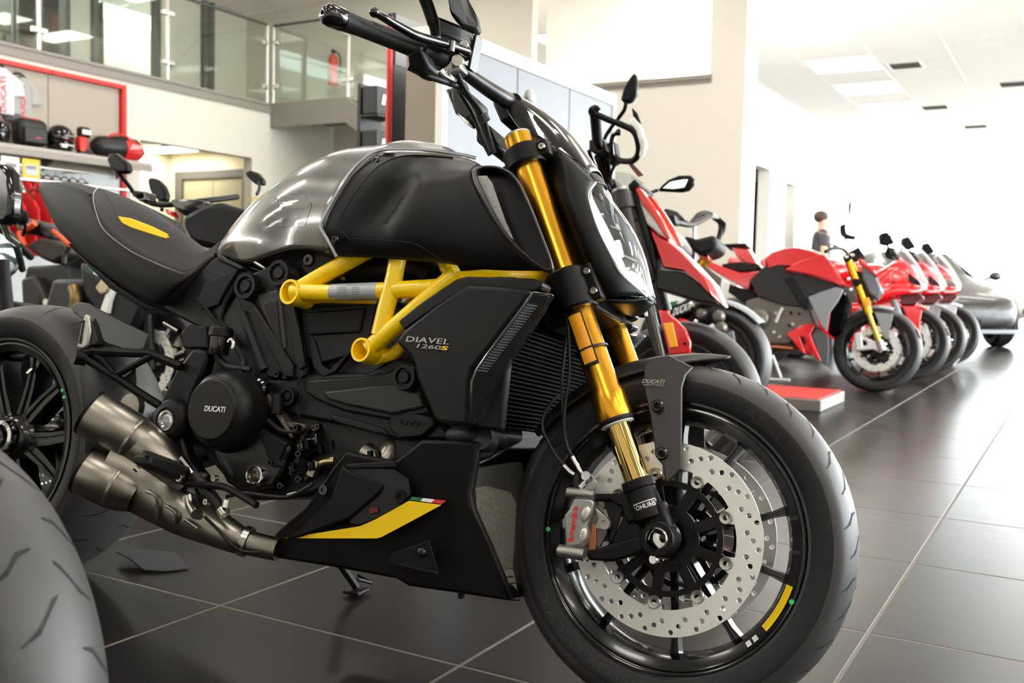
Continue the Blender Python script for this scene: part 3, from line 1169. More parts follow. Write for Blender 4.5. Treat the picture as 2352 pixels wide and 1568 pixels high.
# mount arms of the right calliper, traced
foot_r = [o for o in bike.children if o.name.startswith('fork_foot')][0]
plate('calliper_arm', Q, [(1362, 1134, -.118), (1420, 1133, -.118), (1450, 1120, -.118), (1478, 1150, -.118), (1468, 1190, -.118), (1440, 1205, -.118), (1425, 1165, -.118), (1400, 1150, -.118), (1366, 1152, -.118)], .022, MATT2, foot_r, bevel=.004)
plate('calliper_arm', Q, [(1345, 1268, -.118), (1408, 1247, -.118), (1470, 1230, -.118), (1482, 1262, -.118), (1450, 1278, -.118), (1405, 1290, -.118), (1350, 1286, -.118)], .022, MATT2, foot_r, bevel=.004)
plate('foot_gusset', Q, [(1440, 1160, -.113), (1465, 1195, -.113), (1478, 1232, -.113), (1408, 1256, -.113), (1404, 1250, -.113)], .012, MATT2, foot_r, bevel=.003)
plate('foot_gusset', Q, [(1384, 1150, -.112), (1436, 1150, -.112), (1412, 1232, -.112), (1396, 1256, -.112), (1404, 1205, -.112)], .006, PLAS, foot_r, bevel=.002)
mk('pinch_bolt', MB().lathe([(0, -.012), (.007, -.012), (.008, -.01), (.008, .01), (0, .01)], Q(1508, 1284, -.115), (.3, 1, 0), 12), CHROME, foot_r)
# fork sticker
a_, b_, c_ = Q(1466.5, 1158, -.1345), Q(1516.5, 1137, -.1345), Q(1472, 1176, -.1345)
ux, uy = b_ - a_, a_ - c_


def on_tube(p, r, cy=FY):
    """push a sticker point onto the fork casting's surface"""
    o = V((FT.x, cy, FT.z))
    d = p - o
    t = d.dot(FD)
    q = d - FD * t
    return o + FD * t + q.normalized() * r


# the badge is wrapped round the casting
side_dir = V((0, -1, 0)) - FD * V((0, -1, 0)).dot(FD)
side_dir.normalize()
fore = FD.cross(side_dir).normalized()
if fore.x < 0:
    fore = -fore
sb0, sb1 = along(1491, 1137) , along(1494, 1168)


def wrap(u, t, r):
    """u: angle round the tube from the bike's right side towards the front"""
    return V((FT.x, FY, FT.z)) + FD * t + (side_dir * cos(u) + fore * sin(u)) * r


def tube_badge(name, mt, parent, u0, u1, t0, t1, r, xf=None, n=10):
    rows = [[wrap(u0 + (u1 - u0) * i / n, t, r) for t in (t0, t1)] for i in range(n + 1)]
    return mk(name, MB().loft(rows), mt, parent, sharp=60, xf=xf, recalc=False)


def uof(px, py, r):
    # angle on the tube of radius r seen at pixel
    d = FK.R @ ray(px, py)
    o = FK.c - V((FT.x, FY, FT.z))
    d_, o_ = d - FD * d.dot(FD), o - FD * o.dot(FD)
    A, Bq, Cq = d_.dot(d_), 2 * o_.dot(d_), o_.dot(o_) - r * r
    disc_ = Bq * Bq - 4 * A * Cq
    k = (-Bq - math.sqrt(max(disc_, 0))) / (2 * A)
    h = o + d * k
    t = h.dot(FD)
    q = h - FD * t
    return atan2(q.dot(fore), q.dot(side_dir)), t


def wrap_text(name, body, mt, parent, u0, u1, t0, t1, r):
    cu = bpy.data.curves.new('t', 'FONT')
    cu.body = body
    cu.resolution_u = 2
    cu.offset = .012
    tmp = bpy.data.objects.new('t', cu)
    me = bpy.data.meshes.new_from_object(tmp)
    bpy.data.objects.remove(tmp)
    xs = [v.co.x for v in me.vertices]
    ys = [v.co.y for v in me.vertices]
    x0, x1, y0, y1 = min(xs), max(xs), min(ys), max(ys)
    for v in me.vertices:
        v.co = wrap(u0 + (u1 - u0) * (v.co.x - x0) / (x1 - x0), t1 + (t0 - t1) * (v.co.y - y0) / (y1 - y0), r)
    me.materials.clear()
    return mk(name, me, mt, parent, sharp=0)


cl_ = FK.c - V((FT.x, FY, FT.z))
UC = atan2(cl_.dot(fore), cl_.dot(side_dir))
ua, ub = UC - .80, UC + .74
ta, tb = along(1468, 1160), along(1520, 1140)
tm_ = (ta + tb) / 2
hh = .0125
tube_badge('badge_border', WHITEL, foot_r, ua, ub, tm_ - .001, tm_ + hh, .0272)
tube_badge('badge_field', GLOSSB, foot_r, ua + .05, ub - .05, tm_ + .0004, tm_ + hh - .0014, .0275)
wrap_text('badge_lettering', '\u00d6HLINS', WHITEL, foot_r, ua + .12, ub - .12, tm_ + .0014, tm_ + hh - .0024, .0279)
# amber reflector with dark frame, tied on with a cable tie
legs = [o for o in bike.children if o.name.startswith('fork_leg')]
leg_r = legs[0]
u0_, u1_ = UC - .80, UC + .12
t0_, t1_ = along(1327, 727), along(1362, 842)
tube_badge('reflector_frame', RUB, leg_r, u0_ - .05, u1_ + .08, t0_ - .003, t1_ + .003, .0275)
tube_badge('reflector', AMBER, leg_r, u0_ + .06, u1_ - .03, t0_ + .002, t1_ - .002, .0290)
t_tie = along(1362, 803)
mk('cable_tie', MB().lathe([(.0268, t_tie - .0016), (.0298, t_tie - .0016), (.0298, t_tie + .0016), (.0268, t_tie + .0016)], V((FT.x, FY, FT.z)), FD, 32, closed=True), RUB, leg_r)

# triple clamps
sU = along(1207, 365)
sL0, sL1 = along(1318, 632), along(1352, 735)
for (sa, sb, r, nm, yin) in ((sU - .019, sU + .019, .038, 'upper_clamp', 0), (sL0 - .01, sL1 - .022, .0385, 'lower_clamp', 0)):
    for s in (-1, 1):
        o = V((FT.x, abs(FY) * s, FT.z))
        cl = mk(nm, MB().lathe([(.0262, sa), (r - .003, sa), (r, sa + .004), (r, sb - .004), (r - .003, sb), (.0262, sb)], o, FD, 36, closed=True), MATT2, bike, xf=STX, sharp=30)
        n_ = FD.cross(V((0, 1, 0))).normalized()
        if n_.x < 0:
            n_ = -n_
        e = o + n_ * (r - .002) + FD * ((sa + sb) / 2)
        L_ = (sb - sa) / 2 - .003
        mk('clamp_ear', MB().slab([e + FD * -L_ + V((0, -.014, 0)) - n_ * .012, e + FD * -L_ + V((0, -.014, 0)) + n_ * .016, e + FD * L_ + V((0, -.014, 0)) + n_ * .016, e + FD * L_ + V((0, -.014, 0)) - n_ * .012], (0, .028, 0)), MATT2, cl, bevel=.004)
        for q in ((0,) if nm == 'upper_clamp' else (-.55, .55)):
            bolt(cl, e + FD * (L_ * q) + V((0, -.0145, 0)) + n_ * .006, (0, -1, 0), .0065, .005, ZINC)
    o = V((FT.x, 0, FT.z))
    n_ = FD.cross(V((0, 1, 0))).normalized()
    mb = MB().slab([o + FD * sa + n_ * .03 + V((0, -.085, 0)), o + FD * sa - n_ * .055 + V((0, -.085, 0)), o + FD * sb - n_ * .055 + V((0, -.085, 0)), o + FD * sb + n_ * .03 + V((0, -.085, 0))], (0, .17, 0))
    mk(nm + '_bridge', mb, MATT2, bike, xf=STX, bevel=.006)
# ------------------------------------------------ right brake calliper
cal = mk('brake_calliper', MB().slab(pts(Q, [(1317, 1143, -.128), (1358, 1144, -.128), (1366, 1157, -.128), (1349, 1205, -.128), (1353, 1227, -.128), (1346, 1254, -.128), (1298, 1257, -.128), (1294, 1183, -.128), (1307, 1168, -.128)]), (0, .03, 0)), ALU, bike, xf=STX, bevel=.004)
mk('calliper_barrel', MB().tube([Q(1304, 1130, -.122), Q(1366, 1136, -.122)], .0088, 16), ALU, cal, sharp=30)
mk('calliper_barrel', MB().tube([Q(1284, 1264, -.122), Q(1343, 1273, -.122)], .0108, 16), ALU, cal, sharp=30)
mk('bolt_head', MB().tube([Q(1303, 1130, -.122) , Q(1312, 1131, -.122)], .0068, 12), CHROME, cal, sharp=30)
mk('bolt_head', MB().tube([Q(1281, 1263, -.122), Q(1294, 1266, -.122)], .0082, 12), CHROME, cal, sharp=30)
for pp in ([(1346, 1158, -.1285), (1358, 1164, -.1285), (1360, 1178, -.1285), (1349, 1198, -.1285), (1338, 1204, -.1285), (1331, 1190, -.1285), (1336, 1170, -.1285)],
           [(1338, 1206, -.1285), (1350, 1212, -.1285), (1353, 1232, -.1285), (1342, 1250, -.1285), (1330, 1252, -.1285), (1329, 1225, -.1285)]):
    dome('piston_bulge', Q, pp, .004, .004, .35, mat('machined_alu', (205, 204, 200), .3, metal=.8), cal, sub=1)
plate('calliper_knob', Q, [(1289, 1192, -.122), (1304, 1183, -.122), (1306, 1215, -.122), (1290, 1216, -.122)], .02, ALU, cal, bevel=.004)
plate('pad_backing', Q, [(1362, 1157, -.112), (1378, 1160, -.112), (1395, 1185, -.112), (1394, 1225, -.112), (1378, 1256, -.112), (1350, 1256, -.112), (1352, 1230, -.112)], .006, mat('pad_steel', (110, 106, 102), .35, metal=.9), cal, bevel=.001)
plate('brake_pad', Q, [(1360, 1205, -.116), (1370, 1203, -.116), (1368, 1262, -.116), (1350, 1262, -.116)], .012, COPPER, cal, bevel=.001)
plate('retaining_clip', Q, [(1366, 1165, -.1165), (1384, 1180, -.1165), (1402, 1194, -.1165), (1400, 1210, -.1165), (1383, 1216, -.1165), (1366, 1213, -.1165), (1374, 1190, -.1165)], .003, ZINC, cal, bevel=.001)
mk('clip_ring', MB().lathe([(.006, -.004), (.0095, -.004), (.0105, 0), (.0105, .004), (.006, .004)], Q(1390, 1202, -.118), (0, 1, 0), 20, closed=True), ALU, cal)
text('calliper_lettering', 'brembo', REDL, cal, Q(1316, 1243, -.1285), Q(1328.5, 1162, -.1285) - Q(1316, 1243, -.1285), Q(1303, 1242, -.1285) - Q(1316, 1243, -.1285), .0015, bold=.015)
mk('bleed_nipple', MB().tube([Q(1333, 1118, -.118), Q(1346, 1104, -.118), Q(1352, 1090, -.116)], [.006, .005, .0035], 10), CHROME, cal)
mk('bleed_cap', MB().tube([Q(1326, 1120, -.118), Q(1324, 1092, -.118)], [.0075, .006], 10), RUB, cal)
mk('brake_calliper', MB().box((-.13, .125, .29), (.06, .05, .11)), ALU, bike, xf=STX, bevel=.01)


def hose(name, lst, r, mt=RUB, parent=bike, xf=STX, fn=None, n=8):
    return mk(name, MB().tube(cat([(fn or Q)(a, b, c) for a, b, c in lst], 6), r, n), mt, parent, xf=xf, sharp=60)


hose('brake_hose', [(1296, 690, -.12), (1306, 760, -.125), (1308, 860, -.128), (1298, 930, -.13), (1296, 985, -.132), (1303, 1025, -.13), (1316, 1052, -.128)], .0036)
hose('brake_hose', [(1284, 908, -.06), (1272, 918, -.09), (1250, 950, -.125), (1246, 985, -.13), (1258, 1012, -.132), (1276, 1045, -.13), (1297, 1071, -.126)], .0034)
hose('sensor_cable', [(1300, 770, -.11), (1290, 880, -.115), (1293, 990, -.118), (1285, 1018, -.118), (1266, 1023, -.115), (1250, 1005, -.11)], .0026)
mk('hose_fitting', MB().tube([Q(1314, 1048, -.128), Q(1330, 1078, -.124), Q(1339, 1090, -.121)], [.0046, .0042, .003], 10), CHROME, bike, xf=STX)
mk('hose_fitting', MB().tube([Q(1295, 1068, -.126), Q(1309, 1083, -.124), Q(1319, 1089, -.122)], [.0046, .0042, .004], 10), CHROME, bike, xf=STX)
mk('banjo_bolt', MB().tube([Q(1345, 1092, -.132), Q(1353, 1098, -.112)], .008, 10), CHROME, bike, xf=STX)

# ------------------------------------------------ front mudguard
FEND = mat('matt_mudguard', (34, 32, 30), 0.42, bump=0.03, bscale=900)
tip = Q(1674, 832, 0) - FC
at_tip = atan2(tip.z, tip.x)
rows = []
NA = 12
for i in range(NA + 1):
    t = i / NA
    a = radians(150) + (at_tip - radians(150)) * t
    r0 = .321 - .003 * sin(pi * t) + max(0, t - .75) * .03
    hw_ = .074 * (1 if t < .55 else max(.06, (1 - ((t - .55) / .45) ** 2.0)))
    if t < .12:
        hw_ = .074 * (.75 + t * 2)
    row = []
    for u in (-1, -.82, -.5, 0, .5, .82, 1):
        drop = (abs(u) ** 3) * .030 * (hw_ / .074) + (abs(u) ** 1.5) * .004
        rr = r0 - drop
        row.append(FC + V((rr * cos(a), u * hw_, rr * sin(a))))
    rows.append(row)
fen = mk('front_mudguard', MB().loft(rows), FEND, bike, xf=STX, sub=2, solid=.004)
for s in (-1, 1):
    lo = [(1478, 838), (1500, 822), (1535, 815), (1592, 842), (1575, 862), (1567, 890), (1566, 1000), (1566, 1066), (1556, 1084), (1534, 1109), (1527, 1103), (1521, 1068), (1506, 1050), (1503, 1025), (1492, 950), (1479, 890)]
    ys = [-.076, -.066, -.06, -.068, -.078, -.084, -.092, -.104, -.108, -.112, -.112, -.108, -.108, -.106, -.096, -.086]
    mb = MB().slab([Q(a, b, c) for (a, b), c in zip(lo, ys)], (0, .006, 0))
    if s > 0:
        mb = mb.mir()
    mk('mudguard_strut', mb, FEND, fen, bevel=.004, sharp=50)
for px, py, y in ((1509, 931, -.0965), (1518.5, 1041, -.1095)):
    mk('bolt_washer', MB().lathe([(0, -.001), (.0085, -.001), (.0105, .001), (.0105, .004)], Q(px, py, y), (0, 1, 0), 20), GLOSSB, fen)
    bolt(fen, Q(px, py, y - .001), (0, -1, 0), .0062, .004, MATT2)
o_ = Q(1474, 879, -.0885)
text('mudguard_lettering', 'DUCATI', SILVL, fen, o_, Q(1526, 881, -.0865) - o_, Q(1476, 870, -.0885) - o_, .0004, shear=.25, bold=.01)
o_ = Q(1478, 885, -.0885)
text('mudguard_lettering', 'SAFETY PACK', SILVL, fen, o_, Q(1524, 887, -.087) - o_, Q(1478.5, 881, -.0885) - o_, .0003)

# ------------------------------------------------ headlight
A_ = [(1272, 334, -.085), (1281, 354, -.092), (1272, 418, -.100), (1280, 438, -.104), (1320, 540, -.108), (1358, 637, -.106), (1392, 685, -.085)]
B_ = [(1366, 420, -.045), (1350, 443, -.076), (1353, 469, -.086), (1376, 535, -.094), (1412, 603, -.090), (1430, 632, -.078), (1484, 681, -.022)]
ra = pts(Q, A_)
rb_ = pts(Q, B_)
rm = [a.lerp(b, .5) - V((0, .018, 0)) for a, b in zip(ra, rb_)]
rrear = [p + V((-.02, .03, 0)) for p in ra]
hd = mk('headlight_shell', MB().loft([rrear, ra, rm, rb_]), MATT, bike, xf=STX, sub=2, solid=.004)
mk('headlight_shell', MB().loft([rrear, ra, rm, rb_]).mir(), MATT, bike, xf=STX, sub=2, solid=.004)
# top and bottom bridges
top = [A_[0], (1310, 362, -.06), (1351, 395, -.05), B_[0]]
tp = pts(Q, top)
mk('headlight_brow', MB().loft([tp, [V((p.x + .012, 0, p.z + .012)) for p in tp], [V((p.x, -p.y, p.z)) for p in tp]]), MATT, bike, xf=STX, sub=2, solid=.004)
bt = pts(Q, [A_[6], (1440, 690, -.06), B_[6]])
mk('headlight_chin', MB().loft([bt, [V((p.x, 0, p.z - .006)) for p in bt], [V((p.x, -p.y, p.z)) for p in bt]]), MATT, bike, xf=STX, sub=2, solid=.004)
C_ = pts(Q, [(1384, 431, 0), (1398, 446, 0), (1416, 466, 0), (1458, 515, 0), (1481, 575, 0), (1490, 630, 0), (1493, 676, 0)])
rb2 = [V((p.x, p.y, p.z)) for p in rb_]
mid = [a.lerp(c, .5) + V((.012, 0, 0)) for a, c in zip(rb2, C_)]
mirr = lambda r: [V((p.x, -p.y, p.z)) for p in r]
lens = mk('headlight_lens', MB().loft([rb2, mid, C_, mirr(mid), mirr(rb2)]), glass('headlight_glass', (238, 242, 246), .16, .03), bike, xf=STX, sub=2)
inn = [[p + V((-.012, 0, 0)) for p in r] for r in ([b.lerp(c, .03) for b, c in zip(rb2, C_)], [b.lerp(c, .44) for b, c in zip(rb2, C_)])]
DRL = mat('white_guide_glare', (236, 240, 244), .25, coat=.3)  # real light strip, widened in white to paint a window reflection into the lens
dark_ = mat('headlight_reflector_dark', (40, 42, 44), .12, metal=.8)
ctr = [c + V((-.045, 0, 0)) for c in C_]
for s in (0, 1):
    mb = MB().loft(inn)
    mk('light_guide_glare', mb.mir() if s else mb, DRL, lens, sub=1, solid=.004)
    mb = MB().loft([inn[1], [a.lerp(b, .5) + V((-.03, 0, 0)) for a, b in zip(inn[1], ctr)], ctr])
    mk('reflector', mb.mir() if s else mb, dark_, lens, sub=1)
    for tt in (.42, .62):
        i = int(tt * 6)
        a, b = inn[1][i].lerp(inn[1][i + 1], tt * 6 - i), ctr[i].lerp(ctr[i + 1], tt * 6 - i)
        mb = MB().tube([a + V((.004, 0, 0)), a.lerp(b, .5) + V((-.018, 0, 0)), b], .003, 6)
        mk('reflector_rib', mb.mir() if s else mb, CHROME, lens)
    # clear rim round the lens
    mb = MB().tube(cat([b + V((.001, -.001 if not s else -.001, 0)) for b in rb2], 4), .0032, 8)
    mk('lens_rim', mb.mir() if s else mb, mat('clear_polycarbonate', (210, 214, 220), .08, coat=.6), lens)
# ------------------------------------------------ fly screen and dash
E_ = [(1156, 208, -.045), (1190, 218, -.055), (1231, 246, -.06), (1279, 283, -.055), (1313, 325, -.05), (1361, 392, -.035)]
F_ = [(1166, 255, -.075), (1185, 290, -.085), (1222, 322, -.09), (1262, 330, -.09), (1305, 360, -.075), (1358, 399, -.05)]
re_, rf_ = pts(Q, E_), pts(Q, F_)
rz = [V((p.x + .004, 0, p.z + .012)) for p in re_]
scr = mk('dash_cowl', MB().loft([rf_, [a.lerp(b, .5) - V((0, .004, 0)) for a, b in zip(re_, rf_)], re_, rz, mirr(re_), mirr([a.lerp(b, .5) - V((0, .004, 0)) for a, b in zip(re_, rf_)]), mirr(rf_)]), SMOKE, bike, xf=STX, sub=2, solid=.003)
for s in (-1, 1):
    w0 = [(1208, 250, -.0640), (1280, 300, -.0605), (1340, 380, -.0500), (1300, 352, -.0790), (1235, 310, -.0850)]
    mb = MB().slab(pts(Q, w0, -.004), (0, .003, 0))
    mk('cowl_wing', mb if s < 0 else mb.mir(), GLOSSB, scr, bevel=.0012)
mk('dash_display', MB().slab(pts(Q, [(1128, 232, -.07), (1160, 222, -.07), (1180, 268, -.07), (1150, 282, -.07)]), (0, .14, 0)), PLAS, bike, xf=STX, bevel=.006)
plate('indicator_strip', Q, [(1262, 330, -.092), (1300, 352, -.085), (1352, 395, -.055), (1353, 402, -.055), (1300, 372, -.085), (1262, 342, -.092)], .01, GLOSSB, bike, STX, bevel=.002)
mk('ignition_housing', MB().slab(pts(Q, [(1092, 290, -.06), (1118, 278, -.06), (1140, 330, -.06), (1120, 345, -.06), (1090, 322, -.06)]), (0, .10, 0)), PLAS, bike, xf=STX, bevel=.008)

# ------------------------------------------------ handlebar, right controls
bar_pts = [Q(1172, 232, -.045), Q(1150, 222, -.09), Q(1105, 193, -.14), Q(1060, 160, -.19), Q(1030, 138, -.22), Q(960, 112, -.29), Q(880, 78, -.36), Q(790, 46, -.43)]
hb = mk('handlebar', MB().tube(cat(bar_pts, 5), [.0155] * 6 + [.0155 - .0004 * i for i in range(10)] + [.0115] * 20, 16), mat('satin_black_bar', (20, 20, 21), .34), bike, xf=STX, sharp=50)
mk('handlebar', MB().tube(cat([V((p.x, -p.y, p.z)) for p in bar_pts], 5), .0125, 16), MATS['satin_black_bar'], bike, xf=STX, sharp=50)
mk('bar_clamp', MB().tube([Q(1176, 236, -.05), Q(1176, 236, -.05) + V((0, .1, 0))], .02, 16), MATT2, hb)
gr0, gr1 = Q(958, 112, -.295), Q(788, 47, -.432)
gd = (gr1 - gr0).normalized()
GL = (gr1 - gr0).length
grip = mk('grip', MB().lathe([(.0135, 0), (.019, .0), (.0198, .004), (.0190, .009), (.0168, .014), (.0162, .05), (.0158, GL - .03), (.0172, GL - .006), (.0172, GL), (.0125, GL)], gr0, gd, 24), RUB, hb, sharp=40)
for k in range(9):
    mk('grip_rib', MB().lathe([(.0160, .022 + k * .009), (.0168, .0235 + k * .009), (.0168, .0275 + k * .009), (.0160, .029 + k * .009)], gr0, gd, 20, a0=-1.1, a1=1.1), RUB, grip)
mk('bar_end', MB().lathe([(.0125, GL), (.0185, GL + .002), (.0190, GL + .008), (.0188, GL + .024), (.0165, GL + .034), (.010, GL + .039), (.004, GL + .0395), (.003, GL + .034), (0, GL + .034)], gr0, gd, 24), GLOSSB, hb, sharp=40)
mk('switch_housing', MB().lathe([(.013, -.062), (.0215, -.061), (.0225, -.055), (.0225, -.030), (.0215, -.028), (.0215, -.006), (.0185, -.002), (.0150, 0)], gr0, gd, 20), PLAS, hb, sharp=30)
mk('switch_box', MB().slab(pts(Q, [(934, 122, -.325), (968, 110, -.32), (985, 150, -.30), (965, 168, -.30), (938, 158, -.31)]), (0, .045, 0)), PLAS, hb, bevel=.005)
mk('throttle_cable', MB().tube(cat([Q(938, 154, -.30), Q(975, 172, -.28), Q(1015, 186, -.25), Q(1058, 200, -.20)], 6), .0055, 10), RUB, hb)
# master cylinder, lever, fluid reservoir, mirror
mc = mk('brake_master_cylinder', MB().tube([Q(1000, 112, -.265), Q(1072, 122, -.205)], [.013, .0145], 16), mat('black_alu', (22, 22, 23), .3, metal=.3), hb, sharp=40)
lv = [Q(1072, 118, -.235), Q(1038, 107, -.268), Q(1002, 96, -.298), Q(958, 83, -.335), Q(918, 62, -.372), Q(884, 42, -.402), Q(866, 32, -.415)]
lever = mk('brake_lever', MB().tube(cat(lv, 5), [.0098 - .00012 * i for i in range(31)], 12), GLOSSB, hb, sharp=60)
mk('lever_ball', MB().sphere(Q(860, 28, -.418), .0088, 16), GLOSSB, lever)
mk('lever_pivot', MB().tube([Q(1036, 107, -.276) + V((0, 0, .009)), Q(1036, 107, -.276) - V((0, 0, .010))], .0075, 12), GLOSSB, lever)
for (px, py, r, m_) in ((1050, 138, .010, ZINC), (1024, 148, .011, ALU), (1064, 104, .008, ZINC)):
    mk('clamp_bolt', MB().tube([Q(px, py, -.25), Q(px + 5, py + 3, -.225)], r, 12), m_, hb, sharp=30)
mk('brake_light_switch', MB().tube([Q(1012, 165, -.245), Q(1022, 176, -.24), Q(1048, 190, -.23)], [.012, .0095, .005], 10), CHROME, hb)
mk('clamp_block', MB().slab(pts(Q, [(1005, 118, -.262), (1050, 128, -.235), (1062, 158, -.225), (1035, 172, -.235), (1008, 158, -.255)]), (0, .03, 0)), mat('silver_clamp', (120, 116, 110), .3, metal=.9), hb, bevel=.004)
rs = [(1004, 44, -.262), (1012, 38, -.262), (1092, 64, -.20), (1096, 74, -.20), (1084, 148, -.198), (1076, 150, -.20), (1080, 105, -.20), (1006, 74, -.262)]
top4 = [Q(1005, 42, -.262), Q(1094, 68, -.190)]
rv = V((0, 0, 1))
r0, r1 = Q(1008, 74, -.262), Q(1086, 106, -.192)
uu = (r1 - r0)
hh_ = (Q(1006, 42, -.262) - r0)
dd = uu.cross(hh_).normalized() * .05
if dd.x < 0:
    dd = -dd
dd = V((-.012, .042, 0))
rsv = mk('fluid_reservoir', MB().slab([r0, r1, r1 + hh_ * 1.05, r0 + hh_], dd), mat('black_reservoir', (70, 71, 74), .35), hb, bevel=.005)
mk('reservoir_lid', MB().slab([r0 + hh_ - uu * .02, r1 + hh_ * 1.05 + uu * .02, r1 + hh_ * 1.22 + uu * .02, r0 + hh_ * 1.16 - uu * .02], dd * 1.06), GLOSSB, rsv, bevel=.003)
mk('reservoir_base', MB().slab([r0 - hh_ * .35 + uu * .05, r1 - hh_ * .45, r1 - hh_ * .08, r0 - hh_ * .05], dd * .95), PLAS, rsv, bevel=.004)
plate('reservoir_bracket', Q, [(1086, 80, -.195), (1095, 76, -.195), (1078, 158, -.195), (1072, 156, -.195)], .03, mat('black_alu', (22, 22, 23), .3), hb, bevel=.002)
mir_o = empty('x')
bpy.data.objects.remove(mir_o)
ms = [Q(1002, 84, -.255), Q(998, 60, -.262), Q(985, 20, -.275), Q(972, -20, -.29), Q(975, -70, -.30)]
mk('mirror_stem', MB().tube(cat(ms, 5), [.010] * 6 + [.0115] * 15, 10), MATT, hb, sharp=60)
mh = [(1028, -110, -.31), (1028, 0, -.30), (1032, 30, -.295), (1060, 58, -.27), (1090, 70, -.24), (1098, 60, -.235), (1092, 30, -.235), (1070, -10, -.24), (1046, -110, -.25)]
mk('mirror_head', MB().slab(pts(Q, mh), (-.005, .03, 0)), MATT, hb, bevel=.006)
plate('mirror_back', Q, [(1030, -100, -.312), (1030, 0, -.302), (1036, 26, -.297), (1072, 56, -.27), (1050, -30, -.285)], .004, DARK, hb, bevel=.001)
# cables in front of the headstock
hose('control_cable', [(1042, 160, -.215), (1062, 205, -.19), (1096, 250, -.16), (1114, 300, -.14), (1130, 350, -.13)], .0048, parent=hb, xf=None)
hose('control_cable', [(1046, 158, -.225), (1070, 208, -.20), (1106, 258, -.17), (1122, 310, -.14), (1136, 352, -.13)], .0046, parent=hb, xf=None)
hose('control_cable', [(1036, 168, -.21), (1056, 210, -.18), (1086, 262, -.15), (1108, 320, -.13), (1126, 356, -.12)], .0046, parent=hb, xf=None)
for a, b in ((1062, 203), (1110, 272)):
    mk('cable_clip', MB().tube([Q(a - 4, b - 8, -.19), Q(a + 4, b + 8, -.185)], .011, 10), RUB, hb)
# left switch gear seen beyond the bar
mk('switchgear', MB().slab(pts(Q, [(1032, 200, .26), (1060, 196, .26), (1100, 230, .24), (1098, 285, .24), (1080, 282, .24), (1040, 250, .26)]), (0, .06, 0)), PLAS, hb, bevel=.008)
mk('grip', MB().tube([Q(1046, 215, .30), Q(1046, 215, .30) + V((-.05, .13, .01))], .016, 14), RUB, hb)
mk('clutch_lever', MB().tube(cat([Q(1075, 265, .24), Q(1090, 290, .27), Q(1060, 262, .34), Q(1030, 210, .42)], 5), .007, 8), GLOSSB, hb)
mk('mirror_head', MB().sphere(Q(1216, 226, .30), .022, 14, (.6, 1, 1)), mat('satin_grey', (150, 148, 146), .4), hb)
# ------------------------------------------------ fuel tank
T_ = [  # columns from the seat forwards; each from the bottom edge up to the centre line
    [(494, 580, -.085), (496, 577, -.080), (498, 573, -.070), (500, 569, -.045), (503, 560, 0)],
    [(530, 595, -.112), (520, 565, -.112), (520, 545, -.10), (525, 530, -.06), (530, 512, 0)],
    [(562, 610, -.135), (553, 560, -.137), (555, 525, -.125), (565, 490, -.08), (572, 453, 0)],
    [(618, 587, -.15), (604, 545, -.152), (602, 500, -.142), (615, 450, -.10), (632, 396, 0)],
    [(668, 570, -.158), (652, 525, -.150), (655, 470, -.140), (675, 410, -.115), (700, 348, 0)],
    [(705, 572, -.170), (690, 520, -.168), (705, 455, -.160), (735, 385, -.125), (765, 314, 0)],
    [(745, 580, -.186), (722, 520, -.192), (755, 440, -.180), (795, 375, -.140), (835, 301, 0)],
    [(773, 588, -.196), (736, 518, -.204), (780, 433, -.192), (830, 366, -.158), (885, 302, 0)],
    [(830, 440, -.165), (835, 405, -.165), (856, 354, -.152), (895, 328, -.098), (935, 306, 0)],
    [(900, 430, -.150), (905, 390, -.150), (922, 347, -.138), (950, 331, -.085), (982, 315, 0)],
    [(980, 430, -.140), (985, 390, -.140), (996, 349, -.126), (1008, 338, -.070), (1022, 325, 0)],
    [(1050, 430, -.120), (1055, 395, -.120), (1060, 357, -.112), (1050, 347, -.060), (1042, 341, 0)],
    [(1095, 430, -.100), (1095, 400, -.100), (1092, 366, -.100), (1076, 361, -.050), (1062, 353, 0)]]
tg = grid(P, T_)


def full_rows(cols):
    return [c + [V((p.x, -p.y, p.z)) for p in reversed(c[:-1])] for c in cols]


tank = mk('fuel_tank', MB().loft(full_rows(tg)), TANKM, bike, sub=2, solid=.004)
# silver edge along the side panel
edge = [(773, 589, -.199), (757, 558, -.203), (739, 528, -.206), (736, 516, -.207), (749, 488, -.204), (780, 433, -.195), (807, 392, -.18), (841, 361, -.165), (872, 345, -.154), (923, 342, -.142), (991, 345, -.130), (1059, 355, -.115), (1093, 363, -.105)]
for s in (0, 1):
    mb = MB().tube(cat(pts(P, edge, -.003), 4), .0034, 8)
    mk('silver_edge', mb.mir() if s else mb, STRIP, tank)
# tank top lettering and painted knee shade / stripe decals on the flank
o_ = P(800, 309, -.03)
tl_ = text('tank_lettering', 'DUCATI', GLOSSB, tank, P(805, 314, -.03), P(925, 309, -.02) - P(805, 314, -.03), V((0, .035, 0)), .0001, shear=.2)


